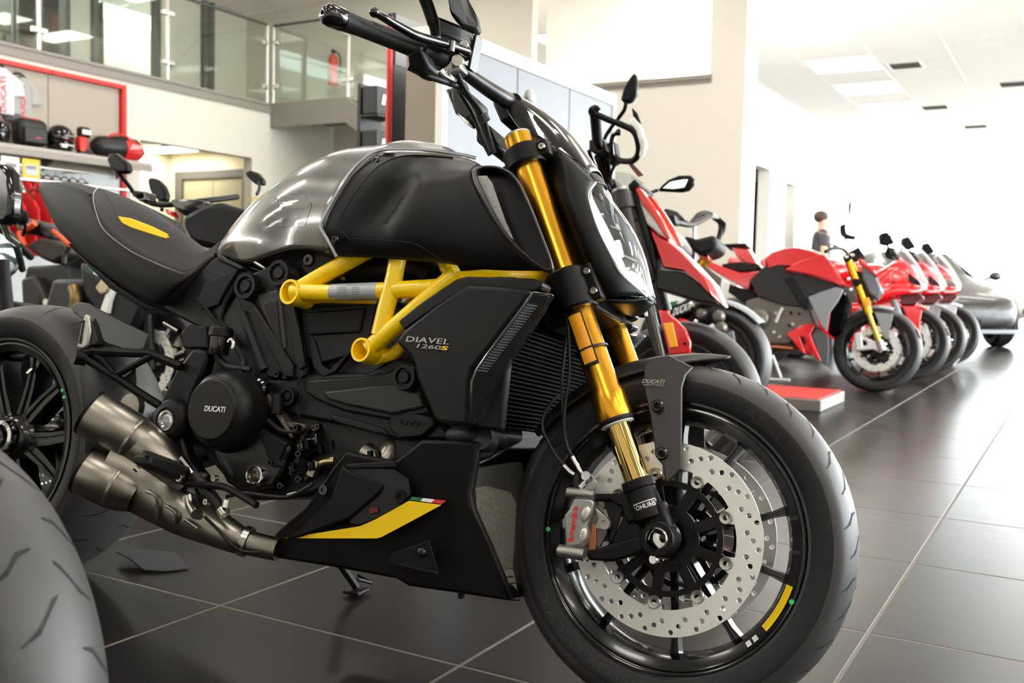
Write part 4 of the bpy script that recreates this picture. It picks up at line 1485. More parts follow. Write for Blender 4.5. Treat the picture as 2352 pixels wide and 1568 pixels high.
def tank_patch(name, px_poly, mt, off=.0012):
    """a thin decal laid on the tank: the traced outline is cast on to the tank surface along the sight lines"""
    from mathutils.bvhtree import BVHTree
    dg = bpy.context.evaluated_depsgraph_get()
    ev = tank.evaluated_get(dg)
    me = ev.to_mesh()
    bvh = BVHTree.FromPolygons([v.co.copy() for v in me.vertices], [tuple(p.vertices) for p in me.polygons])
    ev.to_mesh_clear()
    loop = [V((a, b, 0)) for a, b in px_poly]
    c = sum(loop, V()) / len(loop)
    N = 40
    rs_ = resample(loop, N)
    rows = []
    for t in (1, .8, .55, .25, .02):
        row = []
        for p in rs_:
            q = c.lerp(p, t)
            d = BK.R @ ray(q.x, q.y)
            h, n_, i_, ds = bvh.ray_cast(BK.c, d.normalized())
            if h is None:
                return None
            row.append(h - d.normalized() * off)
        rows.append(row)
    return mk(name, MB().loft(rows, cv=True), mt, tank, sharp=60, recalc=False)


bpy.context.view_layer.update()


def lay_down(o, on, lift=.0008):
    """drop a flat lettering on to a body from above"""
    from mathutils.bvhtree import BVHTree
    dg = bpy.context.evaluated_depsgraph_get()
    vs, fs = [], []
    for b in on:
        me = b.evaluated_get(dg).to_mesh()
        k = len(vs)
        vs += [v.co.copy() for v in me.vertices]
        fs += [tuple(k + i for i in p.vertices) for p in me.polygons]
        b.evaluated_get(dg).to_mesh_clear()
    t = BVHTree.FromPolygons(vs, fs)
    for v in o.data.vertices:
        h = t.ray_cast(V((v.co.x, v.co.y, 2.0)), V((0, 0, -1)))[0]
        if h is not None:
            v.co.z = h.z + lift


lay_down(tl_, [tank])
DECK = mat('dark_tank_decal', (34, 33, 31), .3, coat=.5)
bpy.context.view_layer.update()
tank_patch('tank_badge', [(568, 470), (600, 450), (622, 448), (610, 468), (572, 488)], DECK)
tank_patch('tank_stripe', [(556, 487), (590, 474), (606, 474), (596, 492), (552, 502)], DECK)
tank_patch('tank_stripe', [(622, 452), (700, 447), (716, 470), (700, 520), (612, 522), (610, 500)], DECK)
tank_patch('tank_stripe', [(640, 464), (712, 463), (704, 478), (646, 480)], TANKM, .002)
tank_patch('tank_stripe', [(634, 494), (690, 492), (680, 506), (634, 506)], TANKM, .002)
tank_patch('knee_hollow_shade', [(630, 415), (655, 392), (700, 381), (775, 378), (784, 381), (755, 425), (722, 440), (670, 438)], mat('knee_shade_dark', (30, 29, 28), .38, coat=.2))  # flat dark patch: the knee hollow's shade put into colour
d_ = BK.R @ ray(590, 458)
text('tank_lettering', 'DIAVEL', YELD, tank, P(566, 464, -.118), P(594, 458, -.118) - P(566, 464, -.118), P(566, 455, -.118) - P(566, 464, -.118), .0005, shear=.3)

# ------------------------------------------------ side panel with scoop, air intake
S_ = [  # rows from the bottom edge up; columns from the tank edge forwards
    [(773, 588, -.190), (800, 590, -.192), (848, 591, -.192), (890, 594, -.192), (950, 599, -.194), (1021, 603, -.20), (1076, 615, -.205), (1141, 622, -.212), (1243, 622, -.225)],
    [(752, 552, -.200), (775, 538, -.210), (800, 552, -.212), (880, 560, -.214), (950, 566, -.217), (1020, 580, -.222), (1080, 588, -.226), (1140, 594, -.232), (1215, 594, -.238)],
    [(738, 526, -.204), (779, 518, -.214), (830, 520, -.206), (880, 516, -.200), (890, 512, -.226), (980, 520, -.230), (1060, 530, -.234), (1110, 535, -.238), (1160, 550, -.242)],
    [(742, 500, -.203), (792, 480, -.212), (850, 478, -.200), (908, 474, -.184), (918, 472, -.227), (990, 470, -.228), (1050, 475, -.232), (1085, 478, -.236), (1112, 475, -.240)],
    [(780, 433, -.192), (818, 432, -.202), (880, 424, -.194), (945, 424, -.174), (955, 422, -.217), (1000, 420, -.214), (1040, 415, -.216), (1062, 412, -.220), (1080, 408, -.226)],
    [(807, 392, -.177), (843, 395, -.188), (880, 398, -.188), (938, 408, -.188), (962, 408, -.206), (1000, 395, -.196), (1040, 392, -.200), (1062, 390, -.204), (1079, 388, -.210)],
    [(872, 348, -.150), (900, 352, -.158), (930, 352, -.158), (965, 352, -.156), (990, 353, -.154), (1020, 356, -.152), (1050, 362, -.156), (1080, 368, -.164), (1100, 378, -.180)]]
side_rows = grid(P, S_)
for s in (0, 1):
    mb = MB().loft(side_rows)
    sp = mk('tank_side_panel', mb.mir() if s else mb, MATT, bike, sub=2, solid=.004)
    if not s:
        side_panel = sp
# scoop slot with perforated strip
plate('scoop_grille', P, [(878, 512, -.2065), (890, 512, -.2105), (958, 424, -.200), (946, 420, -.192)], .006, DARK, side_panel, bevel=0)
for k in range(16):
    for q in range(2):
        t = (k + .5) / 16
        c = P(884 + 66 * t + q * 5, 510 - 86 * t - q * 1, -.2085 + t * .0125)
        mk('grille_bead', MB().lathe([(.0011, 0), (.0021, -.0004), (.0023, .0006)], c, (0, 1, 0), 6), MATT2, side_panel)
for px, py, y in ((861, 367, -.170), (768, 549, -.213)):
    mk('panel_fastener', MB().lathe([(0, .002), (.003, .002), (.0034, -.001), (.006, -.001), (.0075, .001), (.0085, .003)], P(px, py, y), (0, 1, 0), 16), GLOSSB, side_panel)


def shade_line_on(body, path, r, mt, name='crease_shade_line', off=.0, xfF=None):
    """a fine line laid on a body along a traced path"""
    from mathutils.bvhtree import BVHTree
    bpy.context.view_layer.update()
    dg = bpy.context.evaluated_depsgraph_get()
    ev = body.evaluated_get(dg)
    me = ev.to_mesh()
    bvh = BVHTree.FromPolygons([v.co.copy() for v in me.vertices], [tuple(p.vertices) for p in me.polygons])
    ev.to_mesh_clear()
    F = xfF or BK
    out = []
    for q in cat([V((a, b, 0)) for a, b in path], 5):
        d = (F.R @ ray(q.x, q.y)).normalized()
        h = bvh.ray_cast(F.c, d)[0]
        if h is not None:
            out.append(h - d * off)
    if len(out) > 2:
        return mk(name, MB().tube(out, r, 6), mt, body, sharp=60)


shade_line_on(side_panel, [(1040, 362), (960, 356), (910, 362), (866, 385), (830, 425), (795, 475), (780, 515), (790, 535), (802, 549)], .0013, DARK)  # black line standing in for the shade along the panel's crease
shade_line_on(side_panel, [(802, 549), (880, 552), (948, 559), (985, 578), (1020, 601)], .0013, DARK)
IN_O = [(1079, 386, -.214), (1098, 379, -.190), (1137, 377, -.190), (1166, 387, -.205), (1190, 405, -.222), (1220, 470, -.245), (1250, 548, -.255), (1277, 618, -.252), (1266, 626, -.250), (1246, 623, -.244), (1205, 592, -.246), (1161, 550, -.247), (1132, 508, -.246), (1108, 465, -.243), (1084, 415, -.232)]
IN_I = [(1092, 392, -.212), (1104, 387, -.194), (1136, 385, -.196), (1162, 394, -.208), (1183, 410, -.224), (1212, 472, -.246), (1240, 548, -.256), (1265, 612, -.254), (1259, 616, -.252), (1247, 613, -.247), (1210, 584, -.250), (1170, 546, -.251), (1142, 504, -.250), (1118, 460, -.247), (1096, 414, -.235)]
for s in (0, 1):
    o_, i_ = pts(P, IN_O), pts(P, IN_I)
    mb = MB().loft([[p + V((-.004, .012, 0)) for p in o_], o_, [a.lerp(b, .5) - V((-.002, .003, 0)) for a, b in zip(o_, i_)], i_, [p + V((-.006, .03, 0)) for p in i_]], cv=True)
    it = mk('air_intake', mb.mir() if s else mb, mat('intake_rim_grey', (40, 40, 40), .4), bike, sub=2)
    mb = MB().slab([p + V((-.006, .028, 0)) for p in i_], (0, .004, 0))
    mk('intake_throat', mb.mir() if s else mb, MATT2, it, bevel=0)
    if not s:
        in_r = it
msh = [(1094, 404), (1117, 403), (1130, 420), (1142, 455), (1160, 505), (1179, 549), (1170, 546), (1142, 502), (1118, 458)]
mpl = [P(a, b, -.213 - (b - 403) * .00016) for a, b in msh]
mk('intake_mesh', MB().slab(mpl, (0, .002, 0)), mat('mesh_backing', (150, 150, 150), .5), in_r, bevel=0)


def dots(name, poly, step, plane, rad, mt, parent, xf=None):
    """a sheet of small raised beads filling a pixel polygon, as expanded mesh"""
    mb = MB()
    x0, x1 = min(p[0] for p in poly), max(p[0] for p in poly)
    y0, y1 = min(p[1] for p in poly), max(p[1] for p in poly)
    j = 0
    y = y0
    while y < y1:
        x = x0 + (step / 2 if j % 2 else 0)
        while x < x1:
            c = False
            k = len(poly) - 1
            for i in range(len(poly)):
                xi, yi = poly[i][:2]
                xj, yj = poly[k][:2]
                if (yi > y) != (yj > y) and x < (xj - xi) * (y - yi) / (yj - yi) + xi:
                    c = not c
                k = i
            if c:
                p = plane(x, y)
                mb.add([p + V((rad, 0, 0)), p + V((0, 0, rad)), p + V((-rad, 0, 0)), p + V((0, 0, -rad)), p + V((rad * .8, -rad * .7, rad * .3))], [(0, 1, 4), (1, 2, 4), (2, 3, 4), (3, 0, 4)])
            x += step
        y += step * .87
        j += 1
    return mk(name, mb, mt, parent, sharp=0, xf=xf, kind='stuff')


dots('intake_mesh_beads', msh, 4.6, lambda x, y: P(x, y, -.2135 - (y - 403) * .00016), .0014, MESHM, in_r)

# ------------------------------------------------ trellis frame
def ftube(lst, r=.0165, both=True, name='frame_tube', n=18, caps=True):
    pp = pts(P, lst)
    mb = MB().tube(pp, r, n, caps=caps)
    o = mk(name, mb, YEL, frame, sharp=60)
    if both:
        mk(name, mb.mir(), YEL, frame, sharp=60)
    return o


f0, f1 = P(668, 670, -.186), P(720, 672, -.165)
frame = mk('trellis_frame', MB().tube([P(672, 670, -.178), P(770, 673, -.17), P(890, 667, -.168), P(1010, 660, -.162)], .0162, 18), YEL, bike, sharp=60)
mk('trellis_frame', MB().tube([P(672, 670, -.178), P(770, 673, -.17), P(890, 667, -.168), P(1010, 660, -.162)], .0162, 18).mir(), YEL, bike, sharp=60)


def lug(px, py, y, r, ln):
    c = P(px, py, y)
    mb = MB().lathe([(r * .80, -.002), (r, -.002), (r * 1.02, .002), (r * 1.02, ln), (r * .5, ln), (r * .80, ln * .5)], c, (.12, 1, -.02), 28, closed=True)
    mk('frame_lug', mb, YEL, frame, sharp=40)
    mk('frame_lug', mb.mir(), YEL, frame, sharp=40)


lug(665, 670, -.190, .0245, .05)
lug(829, 803, -.188, .0225, .05)
ftube([(690, 662, -.17), (745, 630, -.165), (800, 600, -.16), (845, 575, -.155)])
ftube([(872, 770, -.172), (885, 715, -.17), (905, 640, -.168), (920, 560, -.165)], .0165)
ftube([(848, 800, -.172), (900, 757, -.172), (960, 705, -.170), (1010, 660, -.166), (1050, 628, -.16)], .0165)
ftube([(1010, 560, -.14), (1030, 615, -.145), (1046, 640, -.15)], .016)
ftube([(1040, 646, -.155), (1120, 640, -.14), (1200, 635, -.10), (1255, 640, -.06)], .0175)
ftube([(672, 690, -.15), (740, 682, -.145), (860, 684, -.14)], .012)
ftube([(838, 820, -.16), (860, 826, -.15), (905, 812, -.14), (960, 760, -.14)], .012)
mk('head_tube', MB().tube([P(1240, 620, 0), P(1270, 700, 0)], .04, 20), YEL, frame)
# paper sticker round the tube
tp_ = [P(764, 672, -.1705), P(872, 668, -.1682)]
ax_ = (tp_[1] - tp_[0])
stk = mk('frame_sticker', MB().lathe([(.0166, 0), (.0166, ax_.length)], tp_[0], ax_, 30, a0=-.2, a1=pi + .6, xd=(0, 0, 1)), STICK, frame, sharp=60)
for k in range(4):
    for j in range(2):
        a = P(774 + j * 34, 661 + k * 5, -.1875)
        mk('sticker_print', MB().add([a, a + V((.022 - j * .006, 0, .0004)), a + V((.022 - j * .006, 0, .0016)), a + V((0, 0, .0012))], [(0, 1, 2, 3)]), mat('print_grey', (96, 98, 102), .6), stk, sharp=0)
# bracket plate behind the top lug
plate('frame_gusset', P, [(692, 612, -.15), (720, 583, -.15), (772, 590, -.15), (740, 614, -.15), (706, 632, -.15)], .01, MATT2, bike, bevel=.002)
mk('gusset_bushing', MB().lathe([(0, .001), (.004, .001), (.005, -.003), (.011, -.003), (.0135, .002), (.0135, .008)], P(709, 597, -.152), (0, 1, 0), 18), GLOSSB, bike)

# ------------------------------------------------ radiator, side cover, lamp
COV = [(907, 784, -.222), (926, 757, -.225), (1000, 700, -.235), (1060, 660, -.240), (1079, 653, -.242), (1150, 656, -.250), (1219, 664, -.262), (1202, 696, -.262), (1145, 770, -.258), (1087, 849, -.254), (1078, 873, -.252), (1076, 978, -.245), (1040, 977, -.238), (1011, 972, -.234), (994, 961, -.23), (975, 915, -.226), (956, 869, -.222), (946, 825, -.22), (925, 805, -.22)]
sc = pts(P, COV)
for s in (0, 1):
    mb = MB().slab(sc, (0, .05, 0))
    o = mk('radiator_cover', mb.mir() if s else mb, MATT, bike, bevel=.008, seg=3)
    if not s:
        rcov = o
FL = [(914, 737, -.212), (960, 700, -.222), (1010, 665, -.230), (1048, 640, -.234), (1072, 634, -.236), (1147, 636, -.242), (1225, 639, -.248), (1243, 646, -.250), (1246, 655, -.250), (1240, 663, -.250), (1219, 669, -.252), (1150, 662, -.246), (1079, 660, -.238), (1000, 706, -.230), (927, 758, -.218)]
for s in (0, 1):
    mb = MB().slab(pts(P, FL), (0, .04, 0))
    mk('cover_flap', mb.mir() if s else mb, MATT, bike, bevel=.006, seg=3)
text('cover_lettering', 'DIAVEL', SILVL, rcov, P(932, 784, -.2375), P(1031, 791, -.2475) - P(932, 784, -.2375), P(936, 772, -.2375) - P(932, 784, -.2375), .0006, bold=.004, space=1.05)
text('cover_lettering', '1260', SILVL, rcov, P(957, 798, -.240), P(1011, 803, -.246) - P(957, 798, -.240), P(960, 789, -.240) - P(957, 798, -.240), .0006, shear=.1)
text('cover_lettering', 'S', YELD, rcov, P(1012, 803, -.2465), P(1028, 804.5, -.248) - P(1012, 803, -.2465), P(1014, 794, -.2465) - P(1012, 803, -.2465), .0006, shear=.1, bold=.02)
# flasher behind a clear lens down the cover's front edge
LO = [(1222, 668, -.262), (1270, 674, -.245), (1272, 682, -.242), (1255, 712, -.235), (1200, 800, -.225), (1155, 866, -.215), (1135, 930, -.21), (1120, 976, -.205), (1079, 974, -.245), (1080, 876, -.252), (1090, 848, -.254), (1145, 772, -.258), (1203, 696, -.262)]
for s in (0, 1):
    lo = pts(P, LO)
    mb = MB().slab([p + V((-.012, .012, 0)) for p in lo], (-.01, .02, 0))
    ind = mk('flasher_housing', mb.mir() if s else mb, GLOSSB, bike, bevel=.003)
    mb = MB().slab([p + V((.002, -.001, 0)) for p in lo], (-.008, .008, 0))
    mk('flasher_lens', mb.mir() if s else mb, glass('flasher_lens_clear', (210, 214, 220), .10, .05), ind, bevel=.003, seg=2)
    if not s:
        gl = [(1219, 690, 1246, 696), (1112, 838, 1137, 846)]
        for k in range(26):
            t = k / 25
            a = V((1210 - 112 * t, 700 + 150 * t, 0))
            p, q = P(a.x, a.y, -.252 + .006 * t), P(a.x + 24 - 2 * t, a.y + 3, -.246 + .006 * t)
            mk('light_rib', MB().tube([p, q], .0011, 5), mat('light_rib_silver', (190, 192, 190), .3, metal=.6), ind)
# radiator core: faces forward
rx = P(1123, 985, -.20).x - .012
RA = [BK.atx(1123, 985, rx), BK.atx(1239, 1010, rx), BK.atx(1299, 784, rx + .05), BK.atx(1229, 752, rx + .05)]
zt, zb, xt, xb = .705, .455, rx + .052, rx
rad = mk('radiator', MB().slab([(xb, -.205, zb), (xb, .205, zb), (xt, .205, zt), (xt, -.205, zt)], (-.05, 0, .008)), FIN, bike, bevel=.002)
nf = 34
for k in range(nf):
    t = (k + .5) / nf
    x, z = xb + (xt - xb) * t, zb + (zt - zb) * t
    o = mk('radiator_fin', MB().box((x + .002, 0, z), (.008, .40, .0022)), FING, rad, sharp=20)
mk('radiator_tank', MB().box((xb + .02, -.21, .58), (.05, .02, .26)), PLAS, rad, bevel=.006)
mk('radiator_lower_hose', MB().tube(cat([P(1040, 1000, -.15), P(1080, 1000, -.17), P(1120, 1004, -.16), P(1150, 1015, -.12)], 5), .015, 12), RUB, bike)
mk('hose_union', MB().tube([P(1108, 1006, -.185), P(1124, 1014, -.165)], .020, 16), RUB, bike)
mk('radiator_bracket', MB().slab(pts(P, [(1100, 1002, -.18), (1140, 1008, -.16), (1122, 1050, -.17), (1096, 1058, -.18)]), (0, .02, 0)), PLAS, bike, bevel=.004)
plate('horn_cover', P, [(1236, 700, -.10), (1292, 705, -.10), (1300, 745, -.10), (1262, 760, -.10), (1240, 745, -.10)], .2, PLAS, bike, bevel=.006)

# ------------------------------------------------ engine
PANM = mat('engine_cover_charcoal', (19, 18, 17), 0.4, bump=0.1, bscale=800, spec=.3)
eng = mk('engine_block', MB().slab(pts(P, [(455, 800, -.125), (560, 640, -.11), (700, 640, -.11), (880, 680, -.11), (1050, 760, -.11), (1080, 1000, -.11), (960, 1060, -.12), (700, 1140, -.13), (560, 1150, -.13), (455, 1030, -.13)]), (0, .24, 0)), mat('engine_black', (9, 9, 9), .5), bike, bevel=.01)
# upright belt cover
plate('belt_cover', P, [(538, 664, -.142), (546, 638, -.142), (575, 628, -.142), (608, 614, -.142), (632, 600, -.142), (660, 606, -.142), (672, 640, -.142), (680, 700, -.142), (704, 846, -.142), (698, 868, -.142), (660, 876, -.142), (612, 868, -.142), (575, 790, -.142)], .05, PANM, eng, bevel=.006)
plate('belt_cover_rib', P, [(560, 690, -.150), (578, 690, -.150), (672, 838, -.150), (672, 866, -.150), (655, 868, -.150)], .012, PANM, eng, bevel=.003)
plate('belt_cover_rib', P, [(652, 648, -.150), (668, 650, -.150), (700, 840, -.150), (690, 850, -.150), (676, 836, -.150)], .012, PANM, eng, bevel=.003)
plate('belt_cover_inset', P, [(586, 676, -.146), (640, 664, -.146), (648, 700, -.146), (656, 800, -.146), (642, 810, -.146)], .012, mat('belt_inset', (38, 36, 33), .38), eng, bevel=.004)
plate('belt_inset_panel', P, [(604, 700, -.1485), (636, 690, -.1485), (646, 798, -.1485), (640, 800, -.1485)], .006, PANM, eng, bevel=.002)


def pulley(px, py, y, r):
    c = P(px, py, y)
    k = mk('pulley_cap', MB().lathe([(0, -.004), (r * .40, -.004), (r * .46, -.002), (r * .48, .002), (r * .66, .002), (r * .70, -.004), (r * .95, -.004), (r, 0), (r * 1.02, .03)], c, (0, 1, 0), 32), PANM, eng, sharp=30)
    return k


pulley(564, 657, -.158, .0275)
pulley(640, 627, -.158, .027)
pulley(929, 866, -.168, .0245)
pulley(662, 910, -.148, .0175)
mk('pulley_screw', MB().lathe([(0, -.002), (.005, -.002), (.006, .002)], P(600, 660, -.146), (0, 1, 0), 12), GLOSSB, eng)
# horizontal cylinder cover, stacked in steps
plate('cam_cover', P, [(609, 872, -.138), (690, 862, -.138), (705, 858, -.138), (845, 855, -.138), (905, 818, -.138), (945, 830, -.138), (985, 925, -.138), (1004, 968, -.138), (1042, 999, -.138), (1030, 1012, -.138), (905, 1010, -.138), (830, 985, -.138), (690, 958, -.138), (640, 940, -.138)], .06, PANM, eng, bevel=.008)
plate('cam_cover_step', P, [(702, 872, -.150), (800, 866, -.150), (880, 856, -.150), (905, 846, -.150), (960, 880, -.150), (988, 950, -.150), (900, 965, -.150), (790, 945, -.150), (728, 920, -.150), (698, 900, -.150)], .016, PANM, eng, bevel=.005)
plate('cam_cover_inset', P, [(740, 898, -.156), (900, 880, -.156), (962, 900, -.156), (975, 935, -.156), (900, 952, -.156), (800, 932, -.156), (752, 918, -.156)], .012, mat('cam_inset', (28, 27, 24), .42), eng, bevel=.005)
plate('cam_cover_lower', P, [(750, 950, -.146), (830, 968, -.146), (880, 985, -.146), (892, 1000, -.146), (850, 992, -.146), (770, 970, -.146)], .012, PANM, eng, bevel=.003)
plate('valve_cover_end', P, [(893, 952, -.150), (915, 940, -.150), (990, 955, -.150), (1000, 975, -.150), (970, 1004, -.150), (912, 1010, -.150), (893, 985, -.150)], .02, PANM, eng, bevel=.005)
text('cover_embossing', 'DVT', MATT2, eng, P(918, 974, -.1515), P(968, 980, -.1515) - P(918, 974, -.1515), P(918, 962, -.1515) - P(918, 974, -.1515), .001, shear=.2)
mk('cam_cover_seam', MB().tube(cat(pts(P, [(706, 857, -.142), (688, 868, -.146), (686, 888, -.148), (692, 910, -.148), (684, 926, -.148), (688, 960, -.144)]), 3), .0024, 6), PANM, eng)
# air box between the belt cover and the frame
plate('airbox_lid', P, [(688, 706, -.135), (858, 696, -.135), (862, 700, -.135), (850, 770, -.135), (820, 812, -.135), (740, 832, -.135), (700, 820, -.135)], .06, PLAS, eng, bevel=.006)
plate('airbox_face', P, [(700, 716, -.140), (838, 706, -.140), (826, 764, -.140), (705, 770, -.140)], .01, MATT, eng, bevel=.004)
plate('throttle_bracket', P, [(706, 762, -.139), (722, 780, -.139), (738, 838, -.139), (755, 850, -.139), (800, 808, -.139), (815, 795, -.139), (770, 854, -.139), (740, 866, -.139), (718, 842, -.139)], .012, PLAS, eng, bevel=.002)
mk('airbox_tube', MB().tube(cat(pts(P, [(780, 640, -.08), (860, 620, -.09), (960, 615, -.09), (1000, 640, -.10)]), 5), .028, 14), PLAS, eng)
mk('relay_connector', MB().tube([P(785, 635, -.12), P(796, 638, -.118)], .007, 8), CHROME, eng)
mk('wiring', MB().tube(cat(pts(P, [(905, 735, -.11), (912, 722, -.12), (925, 718, -.11), (960, 730, -.10)]), 4), .003, 6), mat('pink_wire', (170, 60, 90), .6), eng)
# clutch cover with name plate
cc = P(484, 940, -.225)
RCL = .079
clu = mk('clutch_cover', MB().lathe([(0, .0), (.056, .0), (.0585, .0025), (.060, .006), (.0655, .009), (.074, .020), (.0785, .034), (RCL, .05), (RCL + .003, .058), (RCL + .003, .10)], cc, (0, 1, 0), 56), PANM, eng, sharp=32)
text('clutch_lettering', 'DUCATI', WHITEL, eng, P(469, 944, -.226), P(517, 947, -.226) - P(469, 944, -.226), P(470.5, 931, -.226) - P(469, 944, -.226), .0006, shear=.12, bold=.02)
# lower crankcase cover with sight glass
plate('sump_cover', P, [(478, 1010, -.165), (540, 1030, -.165), (578, 965, -.165), (600, 985, -.165), (662, 1015, -.165), (664, 1040, -.165), (650, 1055, -.165), (652, 1072, -.165), (628, 1118, -.165), (560, 1130, -.165), (520, 1110, -.165), (495, 1060, -.165)], .08, mat('sump_gloss', (13, 13, 14), .3), eng, bevel=.008)
plate('sump_gusset', P, [(600, 990, -.170), (630, 1002, -.170), (660, 1018, -.170), (650, 1036, -.170), (640, 1058, -.170), (655, 1072, -.170), (622, 1072, -.170), (600, 1010, -.170)], .012, MATT2, eng, bevel=.003)
sgc = P(586, 1091, -.176)
mk('sight_glass_ring', MB().lathe([(.0165, -.004), (.0195, -.004), (.0205, 0), (.0205, .02), (.0165, .02)], sgc, (0, 1, 0), 28, closed=True), CHROME, eng)
mk('sight_glass', MB().lathe([(0, -.001), (.0165, .001)], sgc, (0, 1, 0), 24), mat('sight_glass_oil', (50, 46, 40), .08, coat=1), eng)
# crankcase flange ledges, bolts
for pp in ([(608, 892, -.155), (640, 945, -.155), (672, 1000, -.155), (668, 1008, -.155), (600, 905, -.155)], [(655, 965, -.150), (700, 975, -.150), (700, 985, -.150), (655, 980, -.150)]):
    plate('case_ledge', P, pp, .03, mat('ledge_alu', (92, 84, 74), .4, metal=.6), eng, bevel=.002)
for px, py in ((684, 982), (727, 982), (690, 1042), (625, 1062), (648, 1115), (556, 858), (640, 860), (690, 1100), (733, 980)):
    bolt(eng, P(px, py, -.165), (0, -1, 0), .0066, .008, mat('black_chrome', (60, 60, 62), .18, metal=1.0), name='case_bolt')
mk('oil_filter', MB().tube([P(700, 1030, -.13), P(745, 1010, -.13)], .024, 18), GLOSSB, eng)
mk('oil_line', MB().tube(cat(pts(P, [(700, 1100, -.13), (722, 1080, -.14), (742, 1062, -.15), (770, 1058, -.15)]), 5), .008, 10), mat('brass_fitting', (186, 168, 120), .25, metal=1), eng)
mk('oil_union', MB().tube([P(716, 1092, -.15), P(730, 1058, -.15)], [.011, .009], 8), mat('zinc_union', (196, 190, 172), .25, metal=1), eng)
mk('crank_sensor', MB().tube([P(636, 950, -.16), P(636, 905, -.16)], .011, 12), PLAS, eng)
mk('oil_cap', MB().lathe([(0, 0), (.016, 0), (.02, .004), (.021, .02)], P(588, 892, -.17), (0, 1, 0), 18), GLOSSB, eng)
mk('side_cable', MB().tube(cat(pts(P, [(520, 1140, -.19), (560, 1132, -.19), (610, 1138, -.19), (665, 1140, -.19), (720, 1110, -.18)]), 5), .004, 8), RUB, eng)
plate('tag', P, [(658, 1134, -.185), (680, 1128, -.185), (662, 1144, -.185)], .001, WHITEL, eng, bevel=0)
mk('exhaust_header', MB().tube(cat(pts(P, [(905, 1020, -.10), (880, 1060, -.12), (840, 1040, -.12)]), 5), .022, 14), EXH, eng)
# ignition coils and hoses in the dark gaps
for lst, r in (([(528, 760, -.15), (545, 800, -.15), (560, 830, -.15), (555, 850, -.16)], .006), ([(500, 820, -.16), (520, 840, -.16), (545, 846, -.16), (575, 850, -.15)], .008), ([(560, 720, -.14), (590, 800, -.14), (610, 850, -.14)], .012), ([(610, 960, -.15), (650, 990, -.15), (700, 990, -.15)], .006), ([(700, 985, -.14), (690, 1040, -.15), (670, 1090, -.15)], .007)):
    mk('engine_hose', MB().tube(cat(pts(P, lst), 5), r, 8), RUB, eng)
for px, py, r in ((705, 1010, .010), (735, 1020, .008), (672, 1060, .009), (760, 1012, .007), (716, 1060, .008), (850, 1035, .006), (868, 1036, .006)):
    mk('engine_fitting', MB().tube([P(px, py, -.158), P(px + 3, py + 20, -.155)], r, 8), mat('black_chrome', (60, 60, 62), .18, metal=1.0), eng)

# ------------------------------------------------ belly pan
BP = [(603, 1256, -.150), (640, 1215, -.152), (700, 1165, -.160), (760, 1075, -.168), (793, 1034, -.165), (850, 1047, -.168), (905, 1058, -.170), (935, 1035, -.180), (967, 1009, -.186), (1040, 1010, -.190), (1100, 1013, -.192), (1092, 1070, -.192), (1080, 1132, -.190), (1086, 1166, -.188), (1120, 1250, -.175), (1154, 1336, -.150), (1176, 1381, -.12), (1060, 1364, -.135), (936, 1346, -.150), (909, 1329, -.155), (760, 1302, -.150), (629, 1281, -.140)]
for s in (0, 1):
    mb = MB().slab(pts(P, BP), (0, .02, 0))
    o = mk('belly_pan', mb.mir() if s else mb, MATT, bike, bevel=.007, seg=3, sharp=40)
    if not s:
        pan = o
mk('belly_pan_keel', MB().slab(pts(P, [(629, 1279, -.13), (760, 1300, -.14), (909, 1327, -.145), (936, 1343, -.14), (1060, 1362, -.125), (1174, 1378, -.11), (1160, 1345, -.12), (1100, 1310, -.14), (900, 1280, -.14), (640, 1255, -.13)]), (0, .26, 0)), MATT, bike, bevel=.006)
# ribs, and a flat black plate painting the shade inside the pocket
plate('pan_pocket_shade', P, [(797, 1072, -.1765), (905, 1078, -.1815), (938, 1100, -.184), (942, 1135, -.186), (912, 1170, -.184), (868, 1188, -.181), (822, 1204, -.177), (803, 1200, -.1755), (806, 1185, -.175), (870, 1135, -.178), (880, 1112, -.179), (815, 1098, -.177)], .004, DARK, pan, bevel=.0)
plate('pan_rib', P, [(793, 1064, -.1795), (905, 1058, -.1825), (912, 1074, -.1825), (880, 1076, -.1825), (795, 1076, -.1795)], .008, MATT, pan, bevel=.003)
plate('pan_rib', P, [(785, 1068, -.1800), (800, 1080, -.1805), (878, 1112, -.1835), (876, 1128, -.1835), (805, 1190, -.179), (690, 1232, -.170), (651, 1240, -.166), (690, 1210, -.168), (760, 1140, -.175)], .012, MATT, pan, bevel=.004)
plate('pan_scoop', P, [(900, 1270, -.1745), (965, 1248, -.1765), (985, 1240, -.1765), (1006, 1310, -.1705), (1004, 1320, -.170), (890, 1295, -.172)], .004, PLAS, pan, bevel=.001)
plate('pan_scoop_lip', P, [(890, 1290, -.1770), (1004, 1312, -.1735), (1006, 1322, -.1735), (960, 1312, -.1745)], .006, MATT, pan, bevel=.002)
mk('pan_scoop_knob', MB().sphere(P(968, 1268, -.176), .009, 12, (1, .5, 1)), GLOSSB, pan)
mk('pan_boss', MB().lathe([(.006, -.003), (.011, -.003), (.0125, .001), (.006, .001)], P(920, 1141, -.186), (0, 1, 0), 18, closed=True), MATT2, pan)
mk('pan_fastener', MB().lathe([(0, .001), (.004, .001), (.005, -.002), (.009, -.002), (.010, .002)], P(743, 1125, -.1735), (0, 1, 0), 16), GLOSSB, pan)
mk('pan_reflector', MB().slab(pts(P, [(848, 1166, -.183), (868, 1164, -.183), (868, 1176, -.183), (848, 1178, -.183)]), (0, .002, 0)), mat('dark_red_tag', (90, 14, 14), .4), pan)
